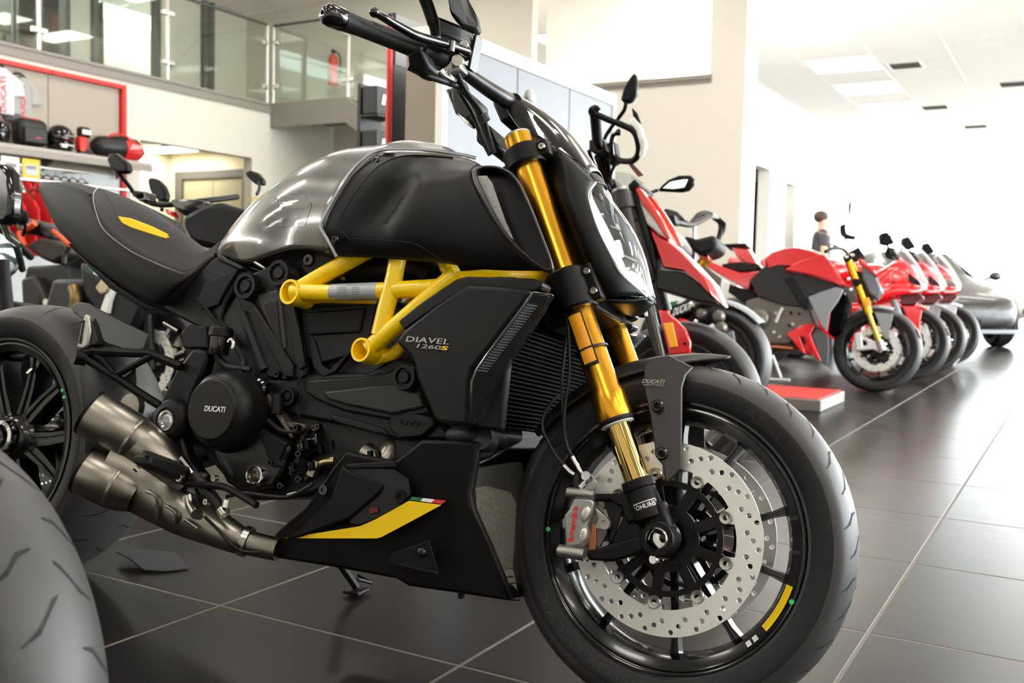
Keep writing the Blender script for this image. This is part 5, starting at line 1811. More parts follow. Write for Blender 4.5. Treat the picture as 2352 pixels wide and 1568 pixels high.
YS = [(652, 1235.5, -.1585), (740, 1222, -.168), (827, 1208, -.178), (861, 1193, -.181), (900, 1172, -.185), (939, 1149.5, -.1885), (1014, 1159, -.1905), (940, 1199, -.185), (875, 1233.5, -.179), (864, 1236, -.178), (760, 1236, -.1685)]
plate('yellow_stripe', P, YS, .001, YELD, pan, bevel=0)
for q, (m_, xa, xb_) in enumerate(((FLAGG, 0, 1 / 3), (FLAGW, 1 / 3, 2 / 3), (FLAGR, 2 / 3, 1))):
    tl, tr, bl, br = V((946, 1140.5)), V((1024, 1149.5)), V((941, 1147.2)), V((1015, 1157))
    a, b, c, d = tl.lerp(tr, xa), tl.lerp(tr, xb_), bl.lerp(br, xb_), bl.lerp(br, xa)
    plate('flag_stripe', P, [(a.x, a.y, -.1895 - xa * .0015), (b.x, b.y, -.1895 - xb_ * .0015), (c.x, c.y, -.1895 - xb_ * .0015), (d.x, d.y, -.1895 - xa * .0015)], .001, m_, pan, bevel=0)
# front grille of the belly pan (faces forward)
gx = P(1091, 1130, -.175).x - .004
gn = V((1, -.35, .12)).normalized()
g0 = P(1092, 1140, -.178)
GP = lambda a, b, off=0.0: BK.atn(a, b, g0 + gn * off, gn)
mk('pan_front_frame', MB().slab([GP(a, b, -.012) for a, b in ((1086, 1075), (1200, 1060), (1212, 1120), (1205, 1300), (1196, 1382), (1168, 1370), (1120, 1250), (1084, 1150))], gn * -.03), mat('pan_frame_grey', (46, 44, 41), .5), bike, bevel=.004)
gpoly = [(1092, 1120), (1120, 1116), (1172, 1130), (1186, 1154), (1178, 1304), (1146, 1310), (1120, 1250), (1096, 1175)]
gr_ = mk('oil_cooler_grille', MB().slab([GP(a, b, -.009) for a, b in gpoly], gn * -.002), mat('grille_back', (108, 104, 96), .6), bike)
dots('grille_mesh', gpoly, 5.0, lambda x, y: GP(x, y, -.008), .0013, MESHD, gr_)
mk('grille_lip', MB().slab([GP(a, b, -.004) for a, b in ((1146, 1312), (1180, 1306), (1194, 1378), (1172, 1374))], gn * -.01), mat('grille_lip_grey', (120, 116, 108), .5), bike, bevel=.002)
for k in range(3):
    mk('lip_slot', MB().slab([GP(a, b, -.0035) for a, b in ((1160 + k * 7, 1324 + k * 15), (1178 + k * 5, 1322 + k * 15), (1179 + k * 5, 1325 + k * 15), (1161 + k * 7, 1327 + k * 15))], gn * -.002), DARK, gr_)
# ------------------------------------------------ seat
SE = [  # columns from the tail forwards: bottom edge, flank, stitch line | pad, centre
    [(96, 452, -.055), (89, 440, -.055), (90, 424, -.045), (97, 417, -.02), (100, 416, 0)],
    [(118, 505, -.085), (116, 470, -.095), (128, 424, -.085), (133, 418, -.04), (138, 416, 0)],
    [(142, 538, -.105), (146, 490, -.125), (172, 428, -.115), (178, 421, -.06), (182, 419, 0)],
    [(192, 590, -.125), (190, 520, -.150), (214, 449, -.140), (221, 432, -.08), (226, 429, 0)],
    [(232, 620, -.135), (218, 555, -.160), (220, 486, -.150), (240, 448, -.09), (262, 434, 0)],
    [(270, 650, -.145), (252, 595, -.168), (240, 529, -.158), (272, 490, -.09), (318, 452, 0)],
    [(328, 688, -.150), (312, 632, -.172), (298, 575, -.165), (330, 540, -.09), (382, 484, 0)],
    [(356, 698, -.150), (364, 652, -.170), (358, 604, -.160), (388, 575, -.09), (430, 528, 0)],
    [(376, 693, -.146), (402, 658, -.158), (400, 621, -.148), (425, 592, -.085), (452, 562, 0)],
    [(436, 636, -.130), (434, 633, -.130), (430, 632, -.122), (452, 603, -.07), (478, 563, 0)],
    [(488, 591, -.100), (489, 588, -.098), (491, 583, -.090), (496, 572, -.05), (506, 538, 0)]]
sg = grid(P, SE)
sg = [r for r in sg]
seat = mk('seat', MB().loft([r[2:] + [V((p.x, -p.y, p.z)) for p in reversed(r[2:-1])] for r in sg[3:]]), SEATT, bike, sub=2, solid=.006)
mk('seat_tail', MB().loft([r[2:] + [V((p.x, -p.y, p.z)) for p in reversed(r[2:-1])] for r in sg[:4]]), SEATM, bike, sub=2, solid=.006)
for s in (0, 1):
    mb = MB().loft([r[:3] for r in sg])
    mk('seat_flank', mb.mir() if s else mb, SEATM, bike, sub=2, solid=.006)
mk('seat_base', MB().loft([[r[0], V((r[0].x, -r[0].y, r[0].z))] for r in sg]), PLAS, bike, sub=1, solid=.01)
stl = [(236, 429, -.02), (224, 432, -.082), (214, 449, -.1425), (220, 486, -.1525), (240, 529, -.1605), (298, 575, -.1675), (358, 604, -.1625), (400, 621, -.150), (430, 632, -.124)]
mk('stitch_line', MB().tube(cat(pts(P, stl, -.001), 6), .0011, 6), STITCH, seat)
# crease seams and yellow insert on the passenger pad
plate('yellow_insert', P, [(269, 496, -.118), (300, 501, -.108), (345, 518, -.096), (384, 537, -.088), (386, 545, -.089), (380, 548, -.090), (342, 536, -.100), (300, 522, -.112), (280, 512, -.118)], .004, YELD, seat, bevel=.0015)
mk('pad_seam', MB().tube(cat(pts(P, [(236, 436, -.09), (252, 460, -.108), (269, 497, -.1195)]), 4), .0011, 6), RUB, seat)
mk('pad_seam', MB().tube(cat(pts(P, [(386, 540, -.091), (400, 525, -.06), (414, 510, -.02)]), 4), .0011, 6), RUB, seat)

# ------------------------------------------------ rear side plastics and subframe
for pp, y0 in (([(372, 706, -.115), (430, 650, -.115), (488, 594, -.112), (503, 588, -.112), (556, 612, -.122), (545, 650, -.125), (520, 690, -.125), (505, 735, -.125), (540, 775, -.125), (548, 800, -.125), (480, 764, -.118), (400, 724, -.112)], 0),):
    for s in (0, 1):
        mb = MB().slab(pts(P, pp), (0, .06, 0))
        mk('side_fairing', mb.mir() if s else mb, PLAS, bike, bevel=.006)
plate('fairing_crease', P, [(452, 690, -.128), (470, 650, -.130), (548, 616, -.130), (540, 630, -.130), (520, 660, -.130), (500, 700, -.130), (460, 712, -.128)], .006, DARK, bike, bevel=.002)
plate('fairing_ridge', P, [(447, 680, -.131), (456, 684, -.131), (500, 738, -.131), (548, 792, -.131), (545, 800, -.131), (490, 742, -.131)], .008, MATT2, bike, bevel=.003)
plate('tank_rear_trim', P, [(495, 580, -.12), (508, 588, -.124), (552, 610, -.138), (560, 616, -.138), (552, 622, -.136), (500, 598, -.120)], .02, PLAS, bike, bevel=.004)
mk('tail_underside', MB().slab(pts(P, [(150, 556, -.08), (200, 600, -.09), (268, 655, -.10), (330, 695, -.10), (372, 712, -.10), (330, 712, -.10), (250, 662, -.09)]), (0, .18, 0)), PLAS, bike, bevel=.004)

# ------------------------------------------------ rear wheel
RCx = V((-1.6, 0, .325))
rw, rprof = build_wheel(bike, RCx, .325, .121, .2265, .205, 'rear', None, grooves=24, seed=4)
for k in range(5):
    for s in (-1, 1):
        a = radians(62) + k * 2 * pi / 5
        spoke(rw, RCx + V((0, -.045, 0)), a + s * .16, .045, a + s * .30, .197, .034, .024, .05, .05, RIMM)
mk('hub', MB().lathe([(0, -.085), (.042, -.085), (.05, -.08), (.062, -.06), (.062, .05), (0, .05)], RCx, (0, 1, 0), 32), RIMM, rw, sharp=30)
NUT = P(35, 1003, -.115)
nc = V((RCx.x, 0, RCx.z))
mk('axle_nut', MB().lathe([(.022, -.125), (.026, -.127), (.029, -.120), (.030, -.108), (.037, -.105), (.039, -.1), (.039, -.09), (.030, -.085), (.030, -.055)], nc, (0, 1, 0), 8 * 4), CHROME, rw, sharp=25)
mk('axle_bore', MB().lathe([(.022, -.125), (.021, -.06), (0, -.06)], nc, (0, 1, 0), 24), mat('axle_bore_blue', (70, 84, 90), .3, metal=.6), rw)
rd = mk('rear_disc', disc_mesh(.1325, .095, 6, 0.2), DISC, rw, sharp=30)
rd.location = nc + V((0, .075, 0))
a_ = atan2(P(141, 897, -.11).z - .325, P(141, 897, -.11).x + 1.6)
for (px, py) in ((141, 896), (146, 911)):
    d = P(px, py, -.108) - nc
    q = atan2(d.z, d.x)
    mk('green_dot', MB().lathe([(0, -.0012), (.0042, -.001), (.0042, 0)], nc + V((.220 * cos(q), -.1055, .220 * sin(q))), (0, 1, 0), 14), GREEND, rw)
mk('valve_stem', MB().tube([nc + V((.188 * cos(1.35), -.06, .188 * sin(1.35))), nc + V((.155 * cos(1.35), -.085, .155 * sin(1.35)))], .004, 8), CHROME, rw)
# single sided swingarm on the far side
mk('swingarm', MB().slab([(-1.02, .05, .45), (-1.0, .05, .36), (-1.35, .05, .24), (-1.62, .05, .25), (-1.68, .05, .33), (-1.60, .05, .40), (-1.35, .05, .42)], (0, .09, 0)), MATT2, bike, bevel=.015)
mk('swingarm_pivot', MB().tube([(-1.0, -.14, .40), (-1.0, .14, .40)], .045, 20), MATT2, bike)
mk('rear_calliper', MB().box((-1.50, .11, .22), (.10, .05, .06)), ALU, bike, bevel=.01)
mk('shock_absorber', MB().tube([P(470, 830, -.02), P(560, 760, -.02)], .03, 14), MATT2, bike)
# hugger
hugr = []
for (a_d, hw_) in ((58, .060), (50, .085), (38, .105), (24, .115), (8, .115), (-4, .105)):
    a = radians(a_d)
    row = []
    for u in (-1, -.85, -.4, 0, .4, .85, 1):
        r = .345 - (abs(u) ** 3) * .05
        row.append(RCx + V((r * cos(a), u * hw_ * 1.08, r * sin(a))))
    hugr.append(row)
hug = mk('rear_hugger', MB().loft(hugr), mat('hugger_plastic', (22, 21, 20), .45, bump=.1, bscale=700), bike, sub=2, solid=.004)
plate('hugger_wing', P, [(161, 703, -.105), (178, 693, -.105), (201, 696, -.11), (250, 722, -.12), (342, 766, -.13), (330, 802, -.135), (300, 806, -.135), (246, 790, -.13), (222, 770, -.125), (200, 740, -.12), (168, 718, -.11)], .006, MATS['hugger_plastic'], bike, bevel=.003)

# ------------------------------------------------ exhaust
def cone_tube(name, lst, mt, parent, n=28, flat=1.0, caps=True):
    pp = [P(a, b, c) for a, b, c, r in lst]
    rr = [r for *_, r in lst]
    return mk(name, MB().tube(cat(pp, 5), [x for x in [p for p in cat([V((r, 0, 0)) for r in rr], 5)] and [q.x for q in cat([V((r, 0, 0)) for r in rr], 5)]], n, caps=caps), mt, parent, sharp=50)


def can(p0, p1, r, L_out):
    a, b = P(*p0), P(*p1)
    d = (b - a).normalized()
    L_ = (b - a).length
    o = mk('silencer_can', MB().lathe([(r * .80, .05), (r * .80, .004), (r * .90, .0), (r * .97, .001), (r, .006), (r, L_), (r * .985, L_ + .002), (r * 1.0, L_ + .004), (r * 1.0, L_ + .008), (r * .97, L_ + .010), (r * .9, L_ + .03), (r * .72, L_ + L_out)], a, d, 44), EXH, bike, sharp=30)
    mk('can_bore', MB().lathe([(0, .05), (r * .80, .05)], a, d, 32), DARK, o)
    mk('can_end_ring', MB().lathe([(r * .90, -.001), (r * 1.005, -.001), (r * 1.01, .003), (r * 1.004, .006)], a, d, 40), MATT2, o)
    return o


can((206, 946, -.30), (300, 1003, -.255), .0475, .07)
can((192, 1078, -.300), (262, 1112, -.270), .0475, .05)
body = cone_tube('silencer_body', [(250, 1066, -.255, .066), (310, 1092, -.225, .066), (370, 1134, -.205, .058), (430, 1178, -.195, .046), (490, 1210, -.185, .036), (540, 1235, -.175, .029), (572, 1246, -.165, .024), (640, 1262, -.15, .022)], EXH, bike)
cone_tube('silencer_neck', [(290, 1000, -.256, .045), (345, 1035, -.235, .043), (392, 1078, -.215, .036), (420, 1120, -.20, .03)], EXH, bike)
mk('silencer_cap', MB().lathe([(0, -.012), (.028, -.010), (.030, .004), (.022, .012)], P(305, 935, -.15), (0, 1, 0), 20), EXH, body)
for lst in ([(336, 1127, -.265), (360, 1143, -.262), (361, 1190, -.25)], [(380, 1160, -.252), (404, 1178, -.248), (405, 1200, -.238)], [(424, 1192, -.240), (455, 1214, -.232)]):
    mk('pressed_rib', MB().tube(cat(pts(P, lst), 4), .0035, 8), EXH, body)
mk('lambda_sensor', MB().tube(cat(pts(P, [(438, 1140, -.22), (440, 1160, -.225), (452, 1180, -.235)]), 4), .012, 12), ZINC, body)
mk('sensor_wire', MB().tube(cat(pts(P, [(470, 1186, -.24), (500, 1215, -.22), (530, 1250, -.21), (560, 1266, -.19), (610, 1268, -.17)]), 5), .003, 8), RUB, body)
mk('body_clamp', MB().lathe([(.027, -.006), (.030, -.006), (.030, .006), (.027, .006)], P(566, 1243, -.167), P(572, 1246, -.165) - P(540, 1235, -.175), 24, closed=True), ZINC, body)

# ------------------------------------------------ right foot gear
hang = mk('foot_hanger', MB().slab(pts(P, [(443, 800, -.175), (470, 806, -.175), (474, 822, -.175), (466, 852, -.175), (440, 905, -.18), (424, 960, -.185), (418, 1010, -.19), (430, 1050, -.195), (470, 1100, -.20), (450, 1118, -.20), (400, 1020, -.19), (362, 985, -.185), (358, 945, -.185), (372, 915, -.185), (402, 852, -.18)]), (0, .03, 0)), MATT2, bike, bevel=.006)
bc = P(388, 966, -.196)
mk('pivot_boss', MB().lathe([(.020, -.006), (.026, -.010), (.036, -.008), (.043, 0), (.047, .012), (.048, .05)], bc, (0, 1, 0), 32), MATT2, hang, sharp=40)
mk('pivot_ring', MB().lathe([(.0165, -.010), (.0205, -.010), (.0212, -.004), (.0165, -.004)], bc, (0, 1, 0), 28, closed=True), CHROME, hang)
mk('pivot_cap', MB().lathe([(0, -.008), (.010, -.0085), (.0168, -.006)], bc, (0, 1, 0), 10), mat('cut_crystal_cap', (190, 196, 200), .12, metal=.7), hang, sharp=10)
mk('hanger_hole', MB().lathe([(0, -.001), (.0085, -.001), (.0085, .004)], P(433, 854, -.177), (0, 1, 0), 16), DARK, hang)
# passenger peg bracket: open triangle of bars
brk = mk('passenger_peg_bracket', MB().tube(pts(P, [(186, 812, -.24), (215, 806, -.235), (345, 812, -.20), (416, 842, -.185)]), [.011, .010, .009, .009], 8), MATT2, bike, sharp=30)
mk('bracket_bar', MB().tube(pts(P, [(196, 822, -.238), (260, 862, -.22), (320, 902, -.205), (368, 932, -.195)]), [.010, .009, .009, .009], 8), MATT2, brk, sharp=30)
mk('bracket_bar', MB().tube(pts(P, [(262, 862, -.22), (310, 838, -.21), (350, 816, -.20)]), .0075, 8), MATT2, brk, sharp=30)
mk('bracket_bar', MB().tube(pts(P, [(214, 812, -.235), (238, 828, -.23), (262, 856, -.222)]), .0065, 8), MATT2, brk, sharp=30)
mk('bracket_web', MB().slab(pts(P, [(280, 868, -.205), (308, 845, -.205), (310, 895, -.205)]), (0, .006, 0)), MATT2, brk, bevel=.002)
mk('peg_knuckle', MB().tube(pts(P, [(170, 818, -.255), (196, 822, -.235)]), .0165, 16), MATT2, brk, sharp=40)
pg = mk('passenger_peg', MB().slab(pts(P, [(175, 798, -.25), (186, 745, -.25), (195, 720, -.25), (202, 724, -.25), (206, 760, -.25), (200, 794, -.25), (190, 802, -.25)]), (0, .018, 0)), ALU, bike, bevel=.004)
plate('peg_rubber', P, [(203, 726, -.245), (212, 745, -.245), (222, 780, -.245), (220, 792, -.245), (202, 796, -.245)], .02, RUB, pg, bevel=.003)
plate('peg_slot', P, [(180, 788, -.2512), (191, 735, -.2512), (194, 735, -.2512), (186, 790, -.2512)], .002, DARK, pg, bevel=0)
# rider's peg
rp0, rp1 = P(306, 1056, -.345), P(392, 1086, -.245)
rpd = (rp1 - rp0)
rpg = mk('rider_peg', MB().slab([rp0 + V((0, 0, .010)), rp1 + V((0, 0, .016)), rp1 + V((0, 0, -.014)), rp0 + V((0, 0, -.006))], (.03, .012, 0)), RUB, bike, bevel=.004)
for k in range(9):
    c = rp0.lerp(rp1, .08 + k * .105) + V((.015, .006, .0165))
    mk('peg_cleat', MB().box(c, (.032, .007, .009), Mx.Rotation(-.6, 3, 'Z')), RUB, rpg, sharp=20)
mk('peg_bolt', MB().tube([P(310, 1072, -.345), P(318, 1080, -.34)], .006, 10), CHROME, rpg)
mk('peg_knuckle', MB().tube(pts(P, [(395, 1085, -.25), (430, 1096, -.215)]), .017, 14), MATT2, rpg)
bolt(rpg, P(414, 1097, -.245), (0, -1, 0), .008, .006, ZINC)
mcy = mk('rear_master_cylinder', MB().tube(pts(P, [(446, 1090, -.225), (470, 1116, -.225), (514, 1176, -.22)]), [.011, .0115, .0105], 16), RUB, bike)
mk('clevis', MB().tube(pts(P, [(418, 1052, -.228), (432, 1070, -.228), (446, 1090, -.226)]), [.008, .006, .006], 8), CHROME, mcy)
mk('cylinder_end', MB().tube(pts(P, [(508, 1168, -.222), (517, 1182, -.221)]), .0115, 16), ZINC, mcy)
mk('banjo', MB().tube(pts(P, [(520, 1148, -.228), (516, 1165, -.23)]), .006, 8), CHROME, mcy)
mk('brake_pedal', MB().tube(cat(pts(P, [(430, 1112, -.235), (470, 1114, -.235), (520, 1120, -.24), (590, 1160, -.25)]), 5), .007, 8), MATT2, bike)
plate('heel_plate', P, [(372, 1100, -.215), (420, 1085, -.215), (440, 1100, -.215), (455, 1140, -.215), (420, 1150, -.215), (385, 1128, -.215)], .01, GLOSSB, bike, bevel=.003)
for px, py in ((393, 1026), (440, 1098), (468, 1090), (494, 1098), (476, 1152), (440, 1140)):
    bolt(hang, P(px, py, -.222), (0, -1, 0), .006, .006, ZINC)
# brake fluid pot
rc = P(505, 790, -.165)
pot = mk('rear_fluid_pot', MB().lathe([(0, -.022), (.018, -.022), (.020, -.018), (.020, .014), (0, .014)], rc, (0, 0, 1), 24), SMOKE, bike, sharp=40)
mk('pot_cap', MB().lathe([(.0, .034), (.020, .034), (.0235, .031), (.0245, .016), (.0235, .014), (0, .014)], rc, (0, 0, 1), 24), PLAS, pot, sharp=30)
mk('pot_clip', MB().tube(cat(pts(P, [(524, 786, -.185), (530, 778, -.185), (536, 786, -.185), (534, 800, -.185)]), 4), .003, 6), CHROME, pot)
mk('pot_bracket', MB().slab(pts(P, [(430, 745, -.14), (470, 748, -.14), (478, 800, -.14), (420, 800, -.14), (415, 765, -.14)]), (0, .02, 0)), PLAS, bike, bevel=.004)
mk('chrome_spacer', MB().tube(pts(P, [(379, 741, -.10), (412, 760, -.10)]), .007, 12), CHROME, bike)
# side stand on the far side
ft = BK.I @ on_z(818, 1360, .006)
fh = P(786, 1300, ft.y - .03)
ss = mk('side_stand', MB().tube([fh + V((0, -.03, .12)), fh, ft + V((0, 0, .012))], [.012, .011, .010], 10), MATT2, bike)
mk('stand_foot', MB().box(ft + V((.0, .0, .004)), (.045, .05, .008), Mx.Rotation(LEAN, 3, 'X')), MATT2, ss, bevel=.003)
mk('stand_tang', MB().tube([ft + V((0, 0, .03)), BK.I @ on_z(852, 1338, .02), BK.I @ on_z(822, 1320, .035)], .004, 8), MATT2, ss)
plate('pan_peg', P, [(1050, 1362, -.1), (1062, 1364, -.1), (1060, 1376, -.1), (1051, 1375, -.1)], .012, PLAS, bike, bevel=.002)
# ================================================================== the other motorcycles
RED = mat('gloss_red_paint', (214, 20, 28), 0.18, coat=1.0)
GREYP = mat('satin_grey_plastic', (128, 130, 134), 0.4)
ENGG = mat('engine_grey', (104, 98, 92), 0.4, metal=0.5)
SILP = mat('silver_plastic', (196, 196, 196), 0.35, metal=.3)
SCREEN = glass('windscreen_clear', (236, 240, 242), .12)
WHITEP = mat('white_plastic', (232, 234, 232), .3, coat=.5)
MIRG = mat('mirror_face', (225, 232, 236), .05, metal=1.0)
ORANGE = mat('orange_accent', (226, 78, 34), .4)
OLIVE = mat('dark_taupe_paint', (32, 29, 25), .45)


class BG:
    """a motorcycle standing at (x, y) whose parts are traced in its own leaning frame"""
    def __init__(s, x, y, label, yaw=.07, lean=.15, group=None, name='motorcycle'):
        s.M = Mx.Translation((x, y, 0)) @ Mx.Rotation(yaw, 4, 'Z') @ Mx.Rotation(-lean, 4, 'X')
        s.F = Frame(s.M)
        s.lean = lean
        s.o = bpy.data.objects.new(name, None)
        s.o.empty_display_size = .1
        put(s.o, label=label, cat='motorcycle', group=group)
        s.o.matrix_world = s.M

    def at(s, px, py, y=-.1):
        return s.F.at(px, py, y)

    def sl(s, name, poly, y, th, mt, parent=None, bevel=.006):
        return mk(name, MB().slab([s.F.at(a, b, y) for a, b in poly], (0, th, 0)), mt, parent or s.o, bevel=bevel, sharp=40)

    def shell(s, name, poly, y0, th, mt, parent=None, taper=.03):
        """solid body with rounded sides: outline at the near face pulled in, full size in the middle"""
        base = [s.F.at(a, b, y0) for a, b in poly]
        c = sum(base, V()) / len(base)
        rows = []
        for t, k in ((0, .80), (.12, .93), (.3, 1.0), (.7, 1.0), (.88, .93), (1, .80)):
            rows.append([c.lerp(p, k) + V((0, th * t, 0)) for p in base])
        return mk(name, MB().loft(rows, cv=True, cap=True), mt, parent or s.o, sharp=45)

    def tb(s, name, lst, r, mt, parent=None, n=10):
        return mk(name, MB().tube(cat([s.F.at(a, b, c) for a, b, c in lst], 5), r, n), mt, parent or s.o, sharp=60)

    def wheel(s, c, R=.30, hw=.06, pf='front', disc=True, spokes=10, rimm=RIMM):
        w_, pr = build_wheel(s.o, V(c), R, hw, .226, .09 if hw < .08 else .17, pf, None, n=48, grooves=0, rim_mat=rimm)
        for k in range(spokes // 2):
            for sg_ in (-1, 1):
                a = .1 + k * 4 * pi / spokes
                spoke(w_, c, a + sg_ * .2, .035, a + sg_ * .3, .199, .016, .011, .045, .03, rimm)
        mk('hub', MB().lathe([(0, -.06), (.036, -.058), (.036, .058), (0, .06)], c, (0, 1, 0), 20), rimm, w_)
        if disc:
            for q in (-1, 1):
                d = mk('brake_disc', disc_mesh(.16, .118, 8, .3, drill=(q < 0)), DISC, w_, sharp=30)
                d.location = V(c) + V((0, -.076 if q < 0 else .071, 0))
                d = mk('disc_carrier', carrier_mesh(8, .3), MATT2, w_, sharp=30)
                d.location = V(c) + V((0, -.077 if q < 0 else .072, 0))
        return w_

    def fork(s, top, bot, r=.027, mt=GOLD, low=None, y=-.105, inner=GOLDC, split=.62):
        a, b = s.F.at(top[0], top[1], y), s.F.at(bot[0], bot[1], y)
        for q in (1, -1):
            A, B_ = V((a.x, a.y * q, a.z)), V((b.x, b.y * q, b.z))
            m_ = A.lerp(B_, split)
            lg = mk('fork_leg', MB().tube([A, m_], r, 18), mt, s.o, sharp=50)
            mk('fork_slider', MB().tube([m_, B_], r * .78, 16), inner, lg, sharp=50)
            mk('fork_collar', MB().tube([A.lerp(B_, split - .05), m_], r * 1.15, 18), mt, lg, sharp=50)
            mk('fork_foot', MB().tube([A.lerp(B_, .9), B_], r * 1.15, 14), low or ALU, lg, sharp=50)
        for t in (.04, .3):
            A = a.lerp(b, t)
            mk('yoke', MB().tube([V((A.x, a.y - .03, A.z)), V((A.x, -a.y + .03, A.z))], .03, 12), MATT2, s.o)

    def arch(s, c, a0, a1, hw, R, mt):
        rows = []
        for i in range(9):
            a = radians(a0 + (a1 - a0) * i / 8)
            w_ = hw * (1 if 1 < i < 7 else .75)
            rows.append([V(c) + V(((R - abs(u) ** 3 * .03) * cos(a), u * w_, (R - abs(u) ** 3 * .03) * sin(a))) for u in (-1, -.8, -.4, 0, .4, .8, 1)])
        return mk('front_mudguard', MB().loft(rows), mt, s.o, sub=1, solid=.004)


# ---------------------------------------------------------------- red naked bike in the row
sf = BG(-1.268, 7.38, 'red naked sports motorcycle with gold fork and grey radiator shroud on a paddock stand')
wc = V((0, 0, .30))
sfw = sf.wheel(wc)
sf.fork((1943, 585), (2027, 806), .027, GOLD, ALU)
rc_ = V((-1.44, 0, .31))
sf.wheel(rc_, .315, .092, 'rear', disc=False)
sf.arch(wc, 128, 72, .07, .318, GREYP)
for q in (0, 1):
    mb = MB().slab([sf.at(a, b, -.088) for a, b in ((2008, 716), (2052, 722), (2046, 745), (2038, 780), (2030, 775), (2020, 745))], (0, .006, 0))
    mk('mudguard_strut', mb.mir() if q else mb, GREYP, sf.o, bevel=.003)
sf.sl('calliper_bracket', [(1975, 768), (2005, 782), (2022, 790), (2030, 800), (2022, 810), (2005, 802), (1972, 806), (1970, 796), (1992, 792), (1990, 784), (1972, 778)], -.125, .03, SILP)
sf.sl('brake_calliper', [(1962, 765), (1978, 762), (1982, 800), (1966, 806)], -.13, .04, SILP)
tk = sf.shell('fuel_tank', [(1746, 594), (1764, 577), (1798, 566), (1835, 563), (1868, 570), (1890, 580), (1880, 600), (1830, 615), (1780, 612), (1755, 620)], -.17, .34, RED)
sf.sl('tank_side_cover', [(1800, 619), (1835, 600), (1890, 582), (1905, 600), (1941, 652), (1930, 656), (1900, 641), (1850, 628)], -.20, .05, RED)
sf.sl('tank_side_cover', [(1800, 619), (1835, 600), (1890, 582), (1905, 600), (1941, 652), (1930, 656), (1900, 641), (1850, 628)], .15, .05, RED)
sf.sl('frame_cover', [(1721, 644), (1755, 612), (1800, 606), (1800, 622), (1850, 630), (1935, 655), (1918, 668), (1860, 678), (1850, 705), (1800, 700), (1740, 680)], -.16, .30, mat('frame_black', (22, 22, 22), .45))
sf.sl('air_duct_bar', [(1800, 640), (1822, 634), (1856, 690), (1850, 712), (1838, 700)], -.175, .04, PLAS)
ts = sf.sl('tail_unit', [(1600, 608), (1628, 598), (1660, 612), (1700, 626), (1748, 622), (1756, 612), (1752, 630), (1724, 645), (1720, 665), (1700, 656), (1650, 628)], -.13, .26, RED)
sf.sl('seat', [(1655, 606), (1700, 600), (1746, 612), (1740, 622), (1700, 624), (1662, 614)], -.12, .24, SEATM, bevel=.012)
sf.shell('pillion_cover', [(1676, 564), (1720, 570), (1738, 600), (1745, 610), (1715, 606), (1690, 590)], -.10, .20, RED)
sf.sl('pillion_pad', [(1660, 560), (1712, 557), (1716, 564), (1668, 567)], -.09, .18, SEATM, bevel=.01)
sf.sl('subframe', [(1640, 640), (1700, 660), (1730, 668), (1745, 690), (1700, 690), (1650, 655)], -.10, .2, PLAS)
en = sf.sl('engine', [(1712, 690), (1760, 676), (1810, 690), (1860, 705), (1870, 745), (1830, 770), (1812, 790), (1745, 792), (1722, 770), (1712, 730)], -.14, .28, ENGG, bevel=.015)
cvr = mk('clutch_cover', MB().lathe([(0, 0), (.05, 0), (.062, .006), (.075, .02), (.08, .06)], sf.at(1741, 729, -.19), (0, 1, 0), 28), ENGG, en, sharp=40)
text('cover_lettering', 'DUCATI', SILVL, en, sf.at(1726, 735, -.192), sf.at(1756, 736, -.192) - sf.at(1726, 735, -.192), V((0, 0, .022)), .001, bold=.02)
for k in range(12):
    a, b = random.uniform(1725, 1850), random.uniform(690, 785)
    mk('engine_boss', MB().lathe([(0, -.006), (.010, -.005), (.012, .02)], sf.at(a, b, -.155), (0, 1, 0), 10), SILP if k % 3 == 0 else MATT2, en)
sf.tb('coolant_pipe', [(1782, 740, -.17), (1790, 720, -.17), (1798, 706, -.17)], .012, SILP, en)
sf.tb('exhaust_pipe', [(1742, 797, -.12), (1780, 797, -.12), (1822, 801, -.12)], .018, COPPER, en)
sh = sf.sl('radiator_shroud', [(1855, 682), (1880, 672), (1920, 659), (1938, 664), (1925, 690), (1906, 716), (1898, 762), (1884, 745)], -.20, .03, GREYP)
sf.sl('radiator_shroud', [(1855, 682), (1880, 672), (1920, 659), (1938, 664), (1925, 690), (1906, 716), (1898, 762), (1884, 745)], .17, .03, GREYP)
sf.sl('radiator', [(1908, 715), (1938, 668), (1945, 690), (1930, 760), (1902, 766)], -.17, .34, FIN)
sf.sl('belly_pan', [(1806, 765), (1842, 746), (1874, 743), (1861, 768), (1872, 795), (1887, 830), (1871, 820), (1848, 775), (1836, 772), (1850, 812), (1840, 808)], -.17, .34, RED)
sf.sl('belly_spoiler', [(1864, 770), (1876, 752), (1902, 770), (1904, 800), (1900, 842), (1888, 832)], -.16, .32, mat('spoiler_grey', (74, 76, 80), .45))
sf.sl('headlight', [(1976, 600), (1990, 612), (2011, 630), (2027, 666), (2012, 686), (1996, 672), (1980, 640)], -.09, .18, mat('headlight_smoke_grey', (92, 98, 106), .2, coat=.5), bevel=.015)
sf.sl('headlight_cowl', [(1968, 598), (1976, 594), (2004, 616), (2016, 636), (2004, 628)], -.10, .20, RED)
sf.sl('lamp_surround', [(1966, 620), (1984, 625), (2008, 690), (1990, 690), (1972, 660)], -.08, .16, PLAS)
sf.tb('handlebar', [(1945, 580, -.02), (1935, 572, -.15), (1915, 570, -.27), (1896, 578, -.36)], .014, MATT2)
sf.tb('brake_lever', [(1925, 566, -.18), (1910, 562, -.28), (1902, 566, -.34)], .007, MATT2)
sf.tb('mirror_stem', [(1944, 568, -.14), (1941, 550, -.2), (1938, 530, -.26), (1944, 505, -.30)], .007, MATT2)
